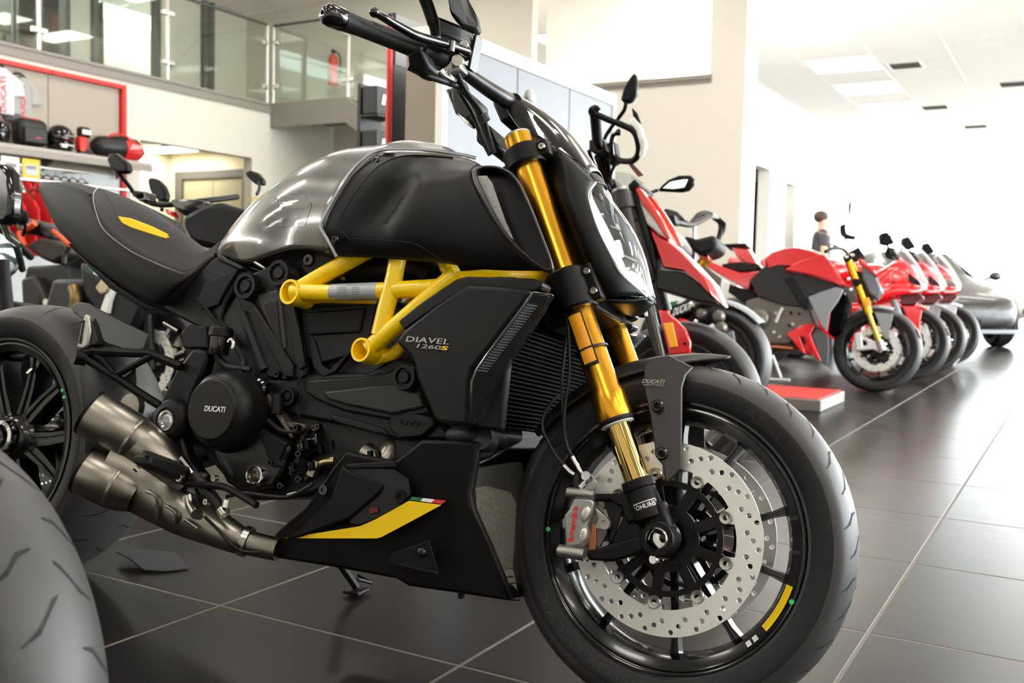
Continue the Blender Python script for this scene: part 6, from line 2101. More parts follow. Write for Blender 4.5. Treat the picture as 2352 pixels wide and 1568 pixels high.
sf.sl('reservoir', [(1928, 518), (1940, 512), (1944, 535), (1966, 544), (1962, 550), (1940, 548), (1928, 535)], -.27, .03, PLAS)
sf.sl('mirror', [(1947, 488), (1948, 470), (1953, 456), (1955, 470), (1952, 488)], -.33, .12, MATT, bevel=.004)
sf.sl('dash', [(1945, 580), (1972, 566), (1985, 585), (1960, 596)], -.07, .14, PLAS)
for px, py in ((1950, 640), (1955, 665), (1938, 676), (1945, 590), (1958, 585)):
    mk('yoke_bolt', MB().lathe([(0, -.006), (.012, -.005), (.013, .01)], sf.at(px, py, -.15), (0, 1, 0), 10), CHROME, sf.o)
sf.sl('fork_reflector', [(1986, 684), (1996, 683), (2000, 702), (1991, 704)], -.136, .004, AMBER)
mk('swingarm', MB().slab([(-.62, -.08, .42), (-.62, -.08, .34), (-1.4, -.08, .27), (-1.48, -.08, .31), (-1.4, -.08, .36)], (0, .16, 0)), MATT2, sf.o, bevel=.02)
# paddock stand under it
psx, psy = on_z(1784, 872, 0).x, on_z(1784, 872, 0).y
pst = empty('paddock_stand', (psx - .35, 7.0, 0), label='black paddock stand with silver lever under the red naked motorcycle', cat='stand')
pI = pst.matrix_world
off = V((psx - .35, 7.0, 0))
mk('stand_base', MB().bx(-.45, .35, -.1, .75, 0.0, .03), BLACKP, pst, bevel=.008)
mk('stand_column', MB().slab([on_y(a, b, 7.05) - off for a, b in ((1690, 738), (1713, 738), (1713, 830), (1700, 860), (1688, 860))], (0, .1, 0)), BLACKP, pst, bevel=.008)
mk('lever_arm', MB().tube([on_y(1774, 816, 6.95) - off, on_y(1794, 868, 6.95) - off], .011, 10), SILP, pst)
mk('lever_foot', MB().tube([on_y(1755, 871, 6.95) - off, on_y(1814, 873, 6.95) - off], .012, 10), SILP, pst)
# low red and grey plinth
a, b, c, d = on_z(1785, 918, .05), on_z(1872, 900, .05), on_z(1872, 912, .05), on_z(1800, 935, .05)
plc = on_z(1800, 930, 0)
pb = empty('floor_plinth', (plc.x - .35, plc.y - .05, 0), label='low grey floor plinth with a red top strip beside the paddock stand', cat='plinth')
mk('plinth_body', MB().bx(-.3, .62, -.16, .5, 0, .07), mat('plinth_grey', (120, 114, 108), .5), pb, bevel=.006)
mk('plinth_strip', MB().bx(-.28, .60, -.14, .48, .0705, .076), mat('plinth_red', (190, 52, 44), .5), pb, bevel=.002)

# ---------------------------------------------------------------- three red faired sports bikes
def sports(x, y, label, fender, fork_mt, mirror_mt=MATT, ref=None, small=False):
    b = BG(x, y, label, group=None)
    b.wheel(wc)
    # outlines were traced on the first of them: use its frame for all
    T = ref or b.F

    def at(px, py, yy):
        return T.at(px, py, yy)
    FA = [(1990, 640, -.20), (2014, 624, -.19), (2050, 605, -.17), (2063, 590, -.13), (2085, 606, -.12), (2115, 640, -.10), (2132, 662, -.03), (2118, 670, -.10), (2094, 676, -.14), (2066, 676, -.17), (2020, 690, -.20), (1975, 705, -.22), (1962, 690, -.22), (1972, 660, -.21)]
    near = [at(*p) for p in FA]
    cen = sum(near, V()) / len(near)
    rows = [near, [cen.lerp(p, .86) - V((0, .025, 0)) for p in near], [cen.lerp(p, .45) - V((0, .035, 0)) for p in near], [cen.lerp(p, .02) - V((0, .035, 0)) for p in near]]
    for q in (0, 1):
        mb = MB().loft(rows, cv=True)
        fr_ = mk('side_fairing', mb.mir() if q else mb, RED, b.o, sub=1, solid=.004)
    # nose joins the two sides
    N1 = [at(2063, 590, -.13), at(2090, 610, -.115), at(2115, 640, -.09), at(2131, 663, -.03), at(2105, 676, -.06)]
    nose = mk('nose_fairing', MB().loft([N1, [V((p.x + .02, 0, p.z + .01)) for p in N1], mirr(N1)]), RED, b.o, sub=2, solid=.004)
    S1 = [at(2052, 577, -.10), at(2075, 590, -.11), at(2100, 618, -.10), at(2118, 645, -.07)]
    S0 = [at(2064, 562, 0), at(2086, 585, 0), at(2108, 615, 0), at(2128, 652, 0)]
    mk('windscreen', MB().loft([S1, [a_.lerp(c_, .55) + V((.01, -.02, .008)) for a_, c_ in zip(S1, S0)], S0, mirr([a_.lerp(c_, .55) + V((.01, -.02, .008)) for a_, c_ in zip(S1, S0)]), mirr(S1)]), SCREEN, b.o, sub=2, solid=.003)
    W1 = [p + V((.006, -.004, .002)) for p in S0]
    mk('screen_edge', MB().tube(cat(W1, 4), .008, 8), WHITEP, b.o)
    for q in (0, 1):
        mb = MB().slab([at(px, py, -.135) - V((0, .012, 0)) for px, py in ((2079, 630), (2092, 630), (2112, 646), (2118, 658), (2100, 654), (2086, 644))], (0, .01, 0))
        mk('headlight_slit', mb.mir() if q else mb, GLOSSB, b.o, bevel=.003)
        st_ = [at(2046, 585, -.16), at(2042, 570, -.22), at(2036, 560, -.27)]
        mb = MB().tube(st_, .010, 8)
        mk('mirror_stem', mb.mir() if q else mb, MATT, b.o)
        mb = MB().slab([at(px, py, -.29) for px, py in ((2016, 548), (2020, 536), (2032, 535), (2044, 552), (2048, 562), (2030, 566), (2018, 562))], (.03, -.05, 0))
        mk('mirror', mb.mir() if q else mb, mirror_mt, b.o, bevel=.008)
        mb = MB().slab([at(px, py, -.10) for px, py in ((2073, 702), (2100, 704), (2118, 712), (2114, 732), (2111, 784), (2104, 780), (2083, 730))], (0, .008, 0))
        mk('mudguard_strut', mb.mir() if q else mb, fender, b.o, bevel=.004)
    b.arch(wc, 125, 66, .072, .318, fender)
    a_, c_ = at(2052, 690, -.105), V((0, -.105, .30))
    for q in (1, -1):
        lg = mk('fork_leg', MB().tube([V((a_.x, a_.y * q, a_.z)), V((a_.x, a_.y * q, a_.z)).lerp(V((c_.x, c_.y * q, c_.z)), .5)], .028, 16), fork_mt, b.o)
        mk('fork_slider', MB().tube([V((a_.x, a_.y * q, a_.z)).lerp(V((c_.x, c_.y * q, c_.z)), .5), V((c_.x, c_.y * q, c_.z))], .022, 14), GREYP, lg)
        mk('brake_calliper', MB().box((-.12, .125 * -q, .31), (.06, .04, .11)), SILP, b.o, bevel=.01)
    mk('chin', MB().slab([at(px, py, -.10) for px, py in ((2066, 676), (2110, 672), (2122, 680), (2100, 700), (2070, 700))], (0, .2, 0)), mat('chin_dark_red', (80, 8, 14), .3, coat=.5), b.o, bevel=.01)
    # tank, seat, rear wheel that the row hides but for glimpses
    mk('fuel_tank', MB().sphere((-.72, 0, .86), .2, 16, (1.2, .8, .6)), RED, b.o)
    mk('tail_unit', MB().slab([(-.95, -.1, .82), (-1.5, -.1, .98), (-1.52, -.1, .90), (-1.0, -.1, .74)], (0, .2, 0)), RED, b.o, bevel=.03)
    mk('lower_fairing', MB().slab([(-.30, -.2, .60), (-.34, -.2, .22), (-.9, -.2, .18), (-.95, -.2, .55)], (0, .4, 0)), RED, b.o, bevel=.05)
    b.wheel(V((-1.44, 0, .31)), .315, .092, 'rear', disc=False)
    return b


s1 = sports(-1.221, 8.565, 'red faired sports motorcycle with red mudguard, next to the red naked motorcycle', RED, GREYP)
s2 = sports(-1.183, 9.412, 'red faired sports motorcycle standing in the middle of the three faired ones', GREYP, GOLD, ref=s1.F)
s3 = sports(-1.169, 10.528, 'red faired sports motorcycle with pale mudguard, closest to the silver car', mat('pale_mudguard', (176, 180, 184), .4), GOLD, ref=s1.F)
for b_, a_ in ((s1, 20), (s2, -40), (sf, 25)):
    mk('tyre_tag', MB().box(V((.2985 * cos(radians(a_)), -.02, .3 + .2985 * sin(radians(a_)))), (.006, .05, .07), Mx.Rotation(-radians(a_), 3, 'Y')), WHITEL, b_.o, bevel=.001)

# ---------------------------------------------------------------- red supermoto behind the main bike's fork
hx = on_y(1553, 955, 3.4).x
h1 = BG(hx, 3.4, 'red supermoto motorcycle with beak mudguard and white hand guards behind the headlight', yaw=.07, lean=.13)
h1.wheel(wc, rimm=mat('rim_dark_grey', (30, 30, 32), .3))
A, B_ = h1.at(1424, 440, -.1), V((0, -.1, .30))
for q in (1, -1):
    a_, b_ = V((A.x, A.y * q, A.z)), V((B_.x, B_.y * q, B_.z))
    lg = mk('fork_leg', MB().tube([a_, a_.lerp(b_, .55)], .030, 18), mat('black_fork_tube', (30, 28, 27), .35), h1.o)
    mk('fork_slider', MB().tube([a_.lerp(b_, .55), b_], .022, 14), mat('dark_slider', (70, 68, 66), .25, metal=.8), lg)
    mk('fork_clamp', MB().tube([a_.lerp(b_, .015), a_.lerp(b_, .09)], .042, 20), mat('clamp_dark', (40, 38, 36), .4), lg)
    mk('fork_cap', MB().tube([a_.lerp(b_, -.012), a_.lerp(b_, .003)], .029, 18), ALU, lg)
    mk('lower_clamp', MB().tube([a_.lerp(b_, .33), a_.lerp(b_, .40)], .042, 20), MATS['clamp_dark'], lg)
h1.sl('fork_guard', [(1511, 711), (1533, 714), (1575, 757), (1586, 785), (1585, 812), (1536, 816)], -.14, .02, RED)
h1.sl('fork_reflector', [(1523, 742), (1545, 740), (1557, 796), (1538, 799)], -.147, .006, AMBER)
h1.sl('fork_guard_bolt', [(1568, 784), (1576, 784), (1576, 792), (1568, 792)], -.145, .01, MATT2)
bk = h1.shell('beak', [(1479, 512), (1500, 530), (1538, 552), (1568, 578), (1597, 608), (1632, 647), (1654, 697), (1640, 685), (1615, 658), (1570, 622), (1516, 613), (1510, 597), (1496, 557)], -.085, .17, RED)
h1.sl('beak_underside', [(1506, 617), (1569, 626), (1620, 662), (1650, 698), (1608, 692), (1506, 662)], -.075, .15, mat('beak_black', (16, 16, 17), .35))
for q in (0, 1):
    mb = MB().slab([h1.at(a, b, -.085) for a, b in ((1457, 431), (1470, 430), (1497, 467), (1522, 507), (1540, 547), (1531, 548), (1504, 505), (1472, 465))], (0, .03, 0))
    mk('headlight_blade', mb.mir() if q else mb, mat('red_orange_blade', (232, 66, 52), .25, coat=.8), h1.o, bevel=.004)
h1.sl('headlight', [(1468, 467), (1486, 476), (1508, 505), (1526, 535), (1536, 552), (1510, 535), (1484, 514)], -.08, .16, mat('headlight_pale', (210, 206, 204), .12, coat=1.0, metal=.2), bevel=.008)
h1.sl('head_cowl', [(1440, 424), (1458, 413), (1470, 432), (1462, 440), (1478, 500), (1500, 560), (1508, 612), (1506, 640), (1480, 560), (1456, 480)], -.08, .16, PLAS, bevel=.008)
h1.sl('flyscreen', [(1408, 418), (1404, 402), (1420, 393), (1446, 398), (1478, 420), (1462, 430)], -.05, .004, SCREEN, bevel=0)
h1.sl('dash', [(1440, 426), (1456, 410), (1470, 424), (1452, 440)], -.09, .18, PLAS)
h1.tb('handlebar', [(1400, 430, -.05), (1398, 405, -.15), (1390, 360, -.26), (1372, 322, -.33), (1367, 258, -.42)], .014, MATT2)
h1.tb('grip', [(1372, 322, -.33), (1367, 262, -.415)], .019, RUB)
mk('bar_end', MB().lathe([(0, -.008), (.02, -.006), (.022, .006), (0, .008)], h1.at(1365, 256, -.43), (0, 1, .4), 16), GLOSSB, h1.o)
h1.sl('switchgear', [(1352, 320), (1385, 318), (1394, 345), (1375, 355), (1352, 345)], -.31, .06, PLAS)
h1.sl('brake_master', [(1388, 330), (1410, 322), (1418, 368), (1400, 378), (1384, 360)], -.27, .05, PLAS)
h1.tb('brake_lever', [(1408, 365, -.28), (1404, 335, -.33), (1408, 312, -.38), (1419, 304, -.40)], .008, GLOSSB)
mk('lever_ball', MB().sphere(h1.at(1420, 304, -.40), .012, 12), GLOSSB, h1.o)
h1.tb('guard_frame', [(1366, 260, -.43), (1395, 274, -.42), (1427, 286, -.41), (1456, 302, -.40), (1467, 334, -.38), (1464, 358, -.35), (1449, 370, -.32), (1420, 367, -.28), (1408, 350, -.26)], .011, PLAS)
h1.sl('hand_guard', [(1442, 280), (1456, 266), (1470, 285), (1486, 330), (1479, 352), (1466, 362), (1470, 334), (1460, 300)], -.41, .02, WHITEP)
h1.sl('guard_fin', [(1450, 245), (1462, 258), (1472, 285), (1462, 276), (1453, 266)], -.41, .02, MATT)
o_ = h1.at(1476, 348, -.413)
text('guard_lettering', 'DUCATI', SILVL, h1.o, o_, h1.at(1477, 320, -.413) - o_, h1.at(1470, 348, -.413) - o_, .001)
h1.sl('mirror', [(1424, 229), (1430, 205), (1440, 185), (1455, 165), (1460, 172), (1463, 194), (1460, 216), (1448, 232), (1436, 236)], -.36, .03, MATT, bevel=.008)
h1.tb('mirror_stem', [(1438, 234, -.35), (1434, 252, -.34), (1420, 272, -.32), (1396, 304, -.28), (1388, 320, -.27)], .007, MATT2)
h1.sl('mirror', [(1509, 437), (1520, 424), (1534, 412), (1558, 402), (1585, 402), (1594, 410), (1592, 424), (1580, 436), (1565, 440)], .36, .03, MATT, bevel=.008)
h1.sl('mirror_glass', [(1522, 432), (1540, 418), (1570, 412), (1580, 412), (1572, 430), (1548, 434)], .355, .003, MIRG, bevel=0)
h1.tb('mirror_stem', [(1510, 437, .37), (1494, 444, .34), (1470, 470, .28)], .007, MATT2)
h1.tb('brake_hose', [(1352, 345, -.30), (1365, 380, -.25), (1388, 412, -.15), (1402, 440, -.08)], .007, RUB)
h1.tb('brake_hose', [(1415, 372, -.25), (1405, 395, -.2), (1398, 420, -.12)], .006, RUB)
h1.tb('clutch_hose', [(1372, 360, -.28), (1384, 390, -.2), (1398, 420, -.1)], .012, RUB)
h1.sl('bar_clamp', [(1378, 412), (1408, 408), (1418, 430), (1400, 445), (1378, 430)], -.06, .12, MATT2)
h1.sl('tag_strap', [(1440, 374), (1450, 372), (1478, 402), (1466, 406)], -.32, .004, mat('maroon_strap', (112, 62, 66), .7), bevel=0)
mk('fuel_tank', MB().sphere((-.62, 0, .92), .17, 16, (1.3, .7, .6)), RED, h1.o)
mk('engine', MB().box((-.62, 0, .45), (.42, .26, .42)), ENGG, h1.o, bevel=.04)
mk('seat', MB().slab([(-.75, -.12, .95), (-1.4, -.12, .98), (-1.4, -.12, .92), (-.8, -.12, .86)], (0, .24, 0)), SEATM, h1.o, bevel=.03)
mk('calliper', MB().box((-.125, -.12, .31), (.06, .04, .12)), ALU, h1.o, bevel=.01)
h1.wheel(V((-1.5, 0, .31)), .315, .09, 'rear', disc=False)

# ---------------------------------------------------------------- second supermoto further back
h2 = BG(on_y(1668, 800, 5.3).x - .05, 5.3, 'red and white supermoto motorcycle with black hand guards parked behind the red beak', yaw=.10, lean=.12)
h2.sl('seat', [(1568, 540), (1600, 548), (1640, 538), (1648, 560), (1640, 575), (1612, 585), (1590, 575)], -.13, .26, SEATM, bevel=.02)
h2.sl('side_panel', [(1536, 520), (1556, 540), (1570, 580), (1590, 600), (1560, 600), (1538, 575)], -.12, .24, GREYP)
h2.tb('handlebar', [(1524, 505, -.38), (1550, 510, -.25), (1585, 516, 0), (1612, 505, .2), (1628, 495, .34)], .016, MATT2)
h2.sl('switchgear', [(1524, 495), (1548, 492), (1552, 512), (1530, 516)], -.32, .08, PLAS)
h2.tb('guard_frame', [(1590, 512, .16), (1605, 494, .28), (1622, 490, .36), (1642, 500, .4), (1656, 515, .4), (1652, 545, .36), (1642, 560, .3)], .017, PLAS)
h2.sl('hand_guard', [(1626, 490), (1648, 494), (1668, 512), (1664, 530), (1652, 552), (1656, 520), (1642, 504)], .38, .03, MATT)
h2.sl('guard_badge', [(1628, 490), (1646, 492), (1652, 502), (1632, 502)], .375, .01, WHITEP)
h2.sl('flyscreen', [(1512, 486), (1530, 478), (1556, 486), (1572, 502), (1545, 512), (1525, 505)], -.06, .12, SMOKE)
h2.sl('tail_light', [(1600, 582), (1626, 578), (1628, 594), (1612, 598)], -.05, .1, RED)
h2.tb('gold_shock', [(1622, 594, 0), (1608, 614, 0)], .034, GOLD)
h2.sl('white_cover', [(1540, 555), (1560, 545), (1566, 556), (1548, 572)], -.14, .02, WHITEP)
h2.tb('silver_pole', [(1595, 512, .1), (1594, 560, .1), (1593, 606, .1)], .011, SILP)
h2.sl('rear_panel', [(1504, 664), (1542, 672), (1520, 698), (1506, 692)], -.15, .02, WHITEP)
h2.sl('rear_panel', [(1540, 672), (1582, 680), (1560, 700), (1522, 698)], -.15, .02, WHITEP)
h2.sl('green_flash', [(1518, 696), (1560, 690), (1545, 706), (1522, 706)], -.152, .004, FLAGG)
h2.sl('swingarm', [(1536, 706), (1592, 684), (1588, 716), (1548, 730)], -.16, .1, MATT2)
o_ = h2.at(1544, 727, -.165)
text('swingarm_lettering', 'DUCATI', WHITEL, h2.o, o_, h2.at(1586, 710, -.165) - o_, h2.at(1548, 708, -.165) - o_, .002, shear=.2, bold=.02)
h2w = V((.0, 0, .30))
h2.arch(V((-.02, 0, .32)), 165, 40, .09, .34, GREYP)
h2.wheel(V((-.02, 0, .31)), .31, .085, 'rear', disc=False, rimm=mat('rim_dark_grey', (30, 30, 32), .3))
for px, py, r in ((1590, 700, .024), (1610, 720, .03), (1650, 726, .034), (1620, 690, .02), (1640, 700, .02), (1655, 752, .034), (1600, 740, .022), (1575, 745, .018)):
    mk('chrome_fitting', MB().lathe([(0, -.02), (r * .6, -.018), (r, 0), (r, .03)], h2.at(px, py, -.15), (0, 1, 0), 14), CHROME if r < .03 else ENGG, h2.o)
h2.tb('exhaust', [(1600, 766, -.16), (1622, 760, -.16), (1642, 750, -.16)], .022, SILP)
h2.tb('red_hose', [(1560, 735, -.17), (1580, 740, -.17), (1584, 752, -.17), (1570, 760, -.17)], .010, RED)
h2.sl('number_panel', [(1648, 772), (1684, 758), (1690, 790), (1672, 830), (1655, 800)], -.1, .02, GREYP)
h2.sl('engine', [(1560, 620), (1620, 610), (1660, 640), (1650, 690), (1600, 700), (1560, 680)], -.1, .2, ENGG)
# stays upright on its wheel
# ================================================================== bikes on the left, seen past the seat
fgb = BG(-1.0, .452, 'motorcycle in front of the main bike showing only its big front tyre', lean=.16)
fw2, fpr2 = build_wheel(fgb.o, V((0, 0, .30)), .30, .0605, .226, .09, 'front', None, grooves=30, seed=3, n=96)
for k in range(5):
    for s in (-1, 1):
        spoke(fw2, V((0, 0, .3)), .6 + k * 2 * pi / 5 + s * .2, .035, .6 + k * 2 * pi / 5 + s * .3, .199, .016, .011, .045, .03, RIMM)
mk('hub', MB().lathe([(0, -.06), (.036, -.058), (.036, .058), (0, .06)], V((0, 0, .3)), (0, 1, 0), 20), RIMM, fw2)
d = mk('brake_disc', disc_mesh(.16, .118, 8, .3), DISC, fw2, sharp=30)
d.location = V((0, -.076, .3))
for q in (1, -1):
    lg = mk('fork_leg', MB().tube([(-.34, .105 * q, .98), (0, .105 * q, .30)], .027, 16), MATT2, fgb.o)
    mk('fork_foot', MB().tube([(-.03, .105 * q, .36), (0, .105 * q, .29)], .032, 14), ALU, lg)

# black cruiser behind the seat
l1 = BG(-3.72, 3.17, 'black power cruiser motorcycle with yellow and flag stripes behind the main seat', lean=.14)
l1.wheel(wc, rimm=mat('rim_two_tone', (34, 33, 32), .3))
l1.arch(wc, 150, 60, .075, .32, MATT)
l1.sl('mirror', [(243, 366), (250, 352), (262, 350), (288, 372), (292, 388), (286, 396), (268, 396), (252, 385)], -.40, .04, MATT, bevel=.01)
l1.tb('mirror_stem', [(272, 392, -.38), (284, 410, -.34), (296, 426, -.30), (306, 442, -.26)], .009, MATT2)
l1.sl('mirror', [(337, 412), (345, 406), (358, 410), (372, 424), (380, 444), (378, 460), (366, 462), (350, 450), (342, 435)], .05, .04, MATT, bevel=.01)
l1.tb('mirror_stem', [(366, 458, .07), (370, 468, .05), (372, 482, 0)], .009, MATT2)
l1.sl('mirror', [(560, 396), (572, 390), (590, 396), (602, 412), (600, 424), (584, 422), (568, 408)], .45, .04, MATT, bevel=.01)
l1.tb('mirror_stem', [(594, 420, .44), (596, 432, .42), (590, 446, .38)], .008, MATT2)
l1.tb('handlebar', [(310, 444, -.3), (345, 465, -.2), (390, 470, -.05), (480, 460, .1), (545, 452, .32)], .014, MATT2)
l1.sl('switchgear', [(314, 436), (336, 440), (338, 460), (318, 462)], -.28, .06, GLOSSB)
l1.sl('dash_cowl', [(386, 466), (392, 456), (440, 456), (474, 462), (472, 490), (464, 508), (450, 508), (412, 490)], -.10, .22, GLOSSB, bevel=.02)
l1.sl('fuel_tank', [(420, 492), (470, 466), (500, 462), (560, 480), (560, 540), (500, 575), (440, 560), (415, 520)], -.14, .30, MATS['matt_black_bodywork'], bevel=.03)
l1.sl('lamp_red', [(376, 478), (390, 484), (396, 498), (382, 490)], -.12, .05, RED)
l1.sl('side_fairing', [(180, 600), (240, 640), (330, 690), (300, 760), (230, 730), (190, 680)], -.18, .3, PLAS, bevel=.02)
for q, (m_, x0) in enumerate(((FLAGG, 203), (FLAGW, 213), (FLAGR, 227))):
    l1.sl('flag_stripe', [(x0, 609 + q * 8), (x0 + 13, 616 + q * 8), (x0 + 12, 626 + q * 8), (x0 + 1, 620 + q * 8)], -.185, .004, m_, bevel=0)
l1.sl('yellow_stripe', [(268, 650), (302, 668), (300, 680), (290, 676)], -.185, .004, YELD, bevel=0)
l1.sl('fork_cover', [(216, 660), (236, 634), (256, 646), (244, 674), (228, 678)], -.21, .05, mat('champagne_alu', (176, 164, 138), .35, metal=.5), bevel=.01)
l1.sl('white_panel', [(240, 680), (254, 646), (266, 652), (252, 690), (246, 720), (228, 715)], -.20, .03, WHITEP)
l1.sl('radiator', [(196, 640), (226, 678), (220, 720), (190, 700)], -.12, .24, FIN)
l1.tb('fork_leg', [(330, 560, -.105), (336, 700, -.105), (345, 850, -.105)], .028, MATT2)
l1.tb('fork_leg', [(330, 560, .105), (336, 700, .105), (345, 850, .105)], .028, MATT2)
l1.sl('engine', [(120, 640), (200, 640), (240, 740), (200, 850), (110, 850), (90, 740)], -.15, .3, mat('engine_black', (17, 17, 17), .5), bevel=.02)
l1.tb('header_pipe', [(170, 660, -.17), (176, 690, -.18), (168, 730, -.17)], .03, mat('bronzed_pipe', (120, 98, 60), .35, metal=.8))
for a in (20, 62, 104, 146):
    e = V((cos(radians(a)), 0, sin(radians(a))))
    mk('rim_flash', MB().tube([wc + e * .12 + V((0, -.05, 0)), wc + e * .195 + V((0, -.05, 0))], .007, 8), SILP, l1.o)

# round-lamped retro bike at the left
l2 = BG(-3.28, 2.12, 'retro motorcycle with a round chrome headlamp left of the main rear wheel', lean=.14)
l2.wheel(wc)
hc = l2.at(-22, 583, -.06)
hl = mk('headlamp', MB().lathe([(.0, .15), (.05, .14), (.085, .08), (.098, 0), (.100, -.012), (.092, -.014)], hc, (-1, .35, .05), 32), GLOSSB, l2.o)
mk('lamp_glass', MB().lathe([(0, -.035), (.04, -.031), (.075, -.018), (.092, -.008)], hc, (-1, .35, .05), 28), mat('lamp_glass_facets', (205, 220, 222), .1, metal=.6, bump=.9, bscale=90), hl)
mk('lamp_ring', MB().lathe([(.090, -.012), (.098, -.016), (.104, -.008), (.102, .004)], hc, (-1, .35, .05), 32), CHROME, hl)
l2.sl('mirror', [(-20, 372), (5, 376), (18, 392), (25, 440), (22, 490), (12, 512), (-5, 515), (-25, 500)], -.40, .05, GLOSSB, bevel=.015)
l2.tb('mirror_stem', [(6, 510, -.38), (14, 530, -.34), (20, 545, -.30), (40, 560, -.2)], .010, CHROME)
l2.tb('handlebar', [(-30, 520, -.3), (10, 530, -.2), (40, 560, 0), (70, 590, .25)], .014, MATT2)
l2.tb('brake_hose', [(20, 540, -.2), (34, 560, -.1), (44, 590, 0), (52, 620, .05)], .012, RUB)
l2.sl('front_mudguard', [(-30, 690), (10, 688), (50, 700), (70, 720), (40, 716), (-30, 706)], -.06, .12, PLAS)
l2.tb('fork_leg', [(5, 600, -.1), (20, 760, -.1), (30, 860, -.1)], .024, MATT2)
l2.tb('fork_leg', [(5, 600, .1), (20, 760, .1), (30, 860, .1)], .024, MATT2)

# dark adventure bike with orange accents
l3 = BG(-5.35, 3.75, 'dark taupe motorcycle with orange accents in front of the clothing rail', lean=.12)
l3.wheel(wc)
l3.wheel(V((-1.45, 0, .31)), .315, .085, 'rear', disc=False)
l3.sl('seat', [(60, 560), (90, 545), (120, 550), (156, 572), (150, 588), (118, 604), (90, 592), (66, 572)], -.15, .3, mat('seat_taupe', (38, 35, 30), .6), bevel=.02)
l3.sl('tank_cover', [(34, 514), (60, 500), (84, 506), (80, 520), (58, 530), (40, 534)], -.15, .3, mat('gold_taupe', (62, 58, 44), .45), bevel=.015)
l3.sl('backrest', [(84, 512), (96, 508), (118, 524), (122, 548), (108, 552), (92, 535)], -.13, .26, OLIVE, bevel=.02)
l3.tb('orange_frame', [(58, 524, -.17), (70, 520, -.17), (80, 512, -.17)], .018, ORANGE)
l3.tb('orange_frame', [(46, 532, -.17), (50, 548, -.17), (56, 566, -.17)], .020, ORANGE)
l3.tb('orange_frame', [(122, 530, -.17), (140, 545, -.17), (160, 562, -.17)], .013, ORANGE)
l3.tb('grab_rail', [(160, 562, -.15), (150, 585, -.15), (148, 605, -.15)], .016, OLIVE)
mk('mirror', MB().sphere(l3.at(50, 499, -.3), .052, 16, (1, .5, .9)), MATT, l3.o)
l3.tb('mirror_stem', [(54, 508, -.3), (58, 520, -.26), (52, 540, -.22)], .010, MATT2)
l3.sl('engine', [(60, 610), (150, 606), (170, 680), (150, 720), (60, 720), (50, 660)], -.14, .28, MATS['engine_black'], bevel=.02)
l3.sl('side_bag', [(46, 640), (76, 630), (96, 670), (90, 712), (50, 712)], -.2, .1, OLIVE, bevel=.02)
l3.sl('tail', [(140, 600), (186, 586), (188, 592), (150, 618)], -.1, .2, OLIVE, bevel=.01)
for px, py in ((88, 700), (110, 694), (130, 700), (136, 664)):
    mk('chrome_fitting', MB().lathe([(0, -.02), (.02, -.018), (.024, .02)], l3.at(px, py, -.17), (0, 1, 0), 12), CHROME, l3.o)

# dark sheet on the floor
bs = [on_z(a, b, 0.0) for a, b in ((265, 1287), (330, 1284), (402, 1281), (434, 1308), (380, 1316), (330, 1317), (300, 1311))]
cz = [.020, .022, .012, .001, .002, .006, .026]
mk('floor_mat', MB().slab([p + V((0, 0, z + .001)) for p, z in zip(bs, cz)], (0, 0, .003)), mat('charcoal_felt', (34, 32, 32), .9, bump=.4, bscale=300), bevel=.001, label='crumpled charcoal felt mat lying on the tiles behind the exhaust', cat='mat')

# ================================================================== shop wall on the left
PANEL = mat('display_panel_taupe', (166, 155, 141), .55)
wl = -9.99
t = empty('display_wall', (wl, 6.0, 0), label='taupe display panels in a red frame under the balcony', cat='display')
for k, (y0, y1) in enumerate(((-2.2, -.55), (-.54, 1.07), (1.08, 2.0))):
    mk('panel', MB().bx(0, .03, y0, y1, 0, 2.84), PANEL if y1 < 3 else PANEL, t, bevel=.003)
mk('lower_panel', MB().bx(.03, .04, -2.2, 2.0, .05, 1.83), mat('pale_blue_grey_panel', (214, 218, 218), .5), t)
for k in range(3):
    y0, y1 = ((-2.2, .10), (.11, 1.08), (1.09, 2.06))[k]
    mk('top_rail', MB().bx(0, .09, y0, y1, 2.84, 2.89), REDP, t, bevel=.004)
mk('side_post', MB().bx(0, .09, 2.0, 2.06, 0, 2.84), REDP, t, bevel=.004)
t = empty('wall_shelf', (wl, 6.0, 1.9), label='long grey display shelf carrying helmets and bags', cat='shelf')
mk('shelf_board', MB().bx(.09, .42, -2.2, 2.15, .05, .085), mat('shelf_grey', (176, 168, 160), .45), t, bevel=.004)
mk('shelf_lip', MB().bx(.40, .43, -2.2, 2.15, -.02, .05), mat('shelf_grey2', (150, 142, 134), .45), t, bevel=.004)
for y in (-1.0, .95, 1.9):
    mk('bracket', MB().slab([(.09, y, .05), (.38, y, .05), (.09, y, -.12)], (0, .02, 0)), DGREY, t)
SH = 1.987
X0 = wl + .27


def shelf_item(name, y, label, cat_, group=None):
    return empty(name, (X0, y, SH), label=label, cat=cat_, group=group)


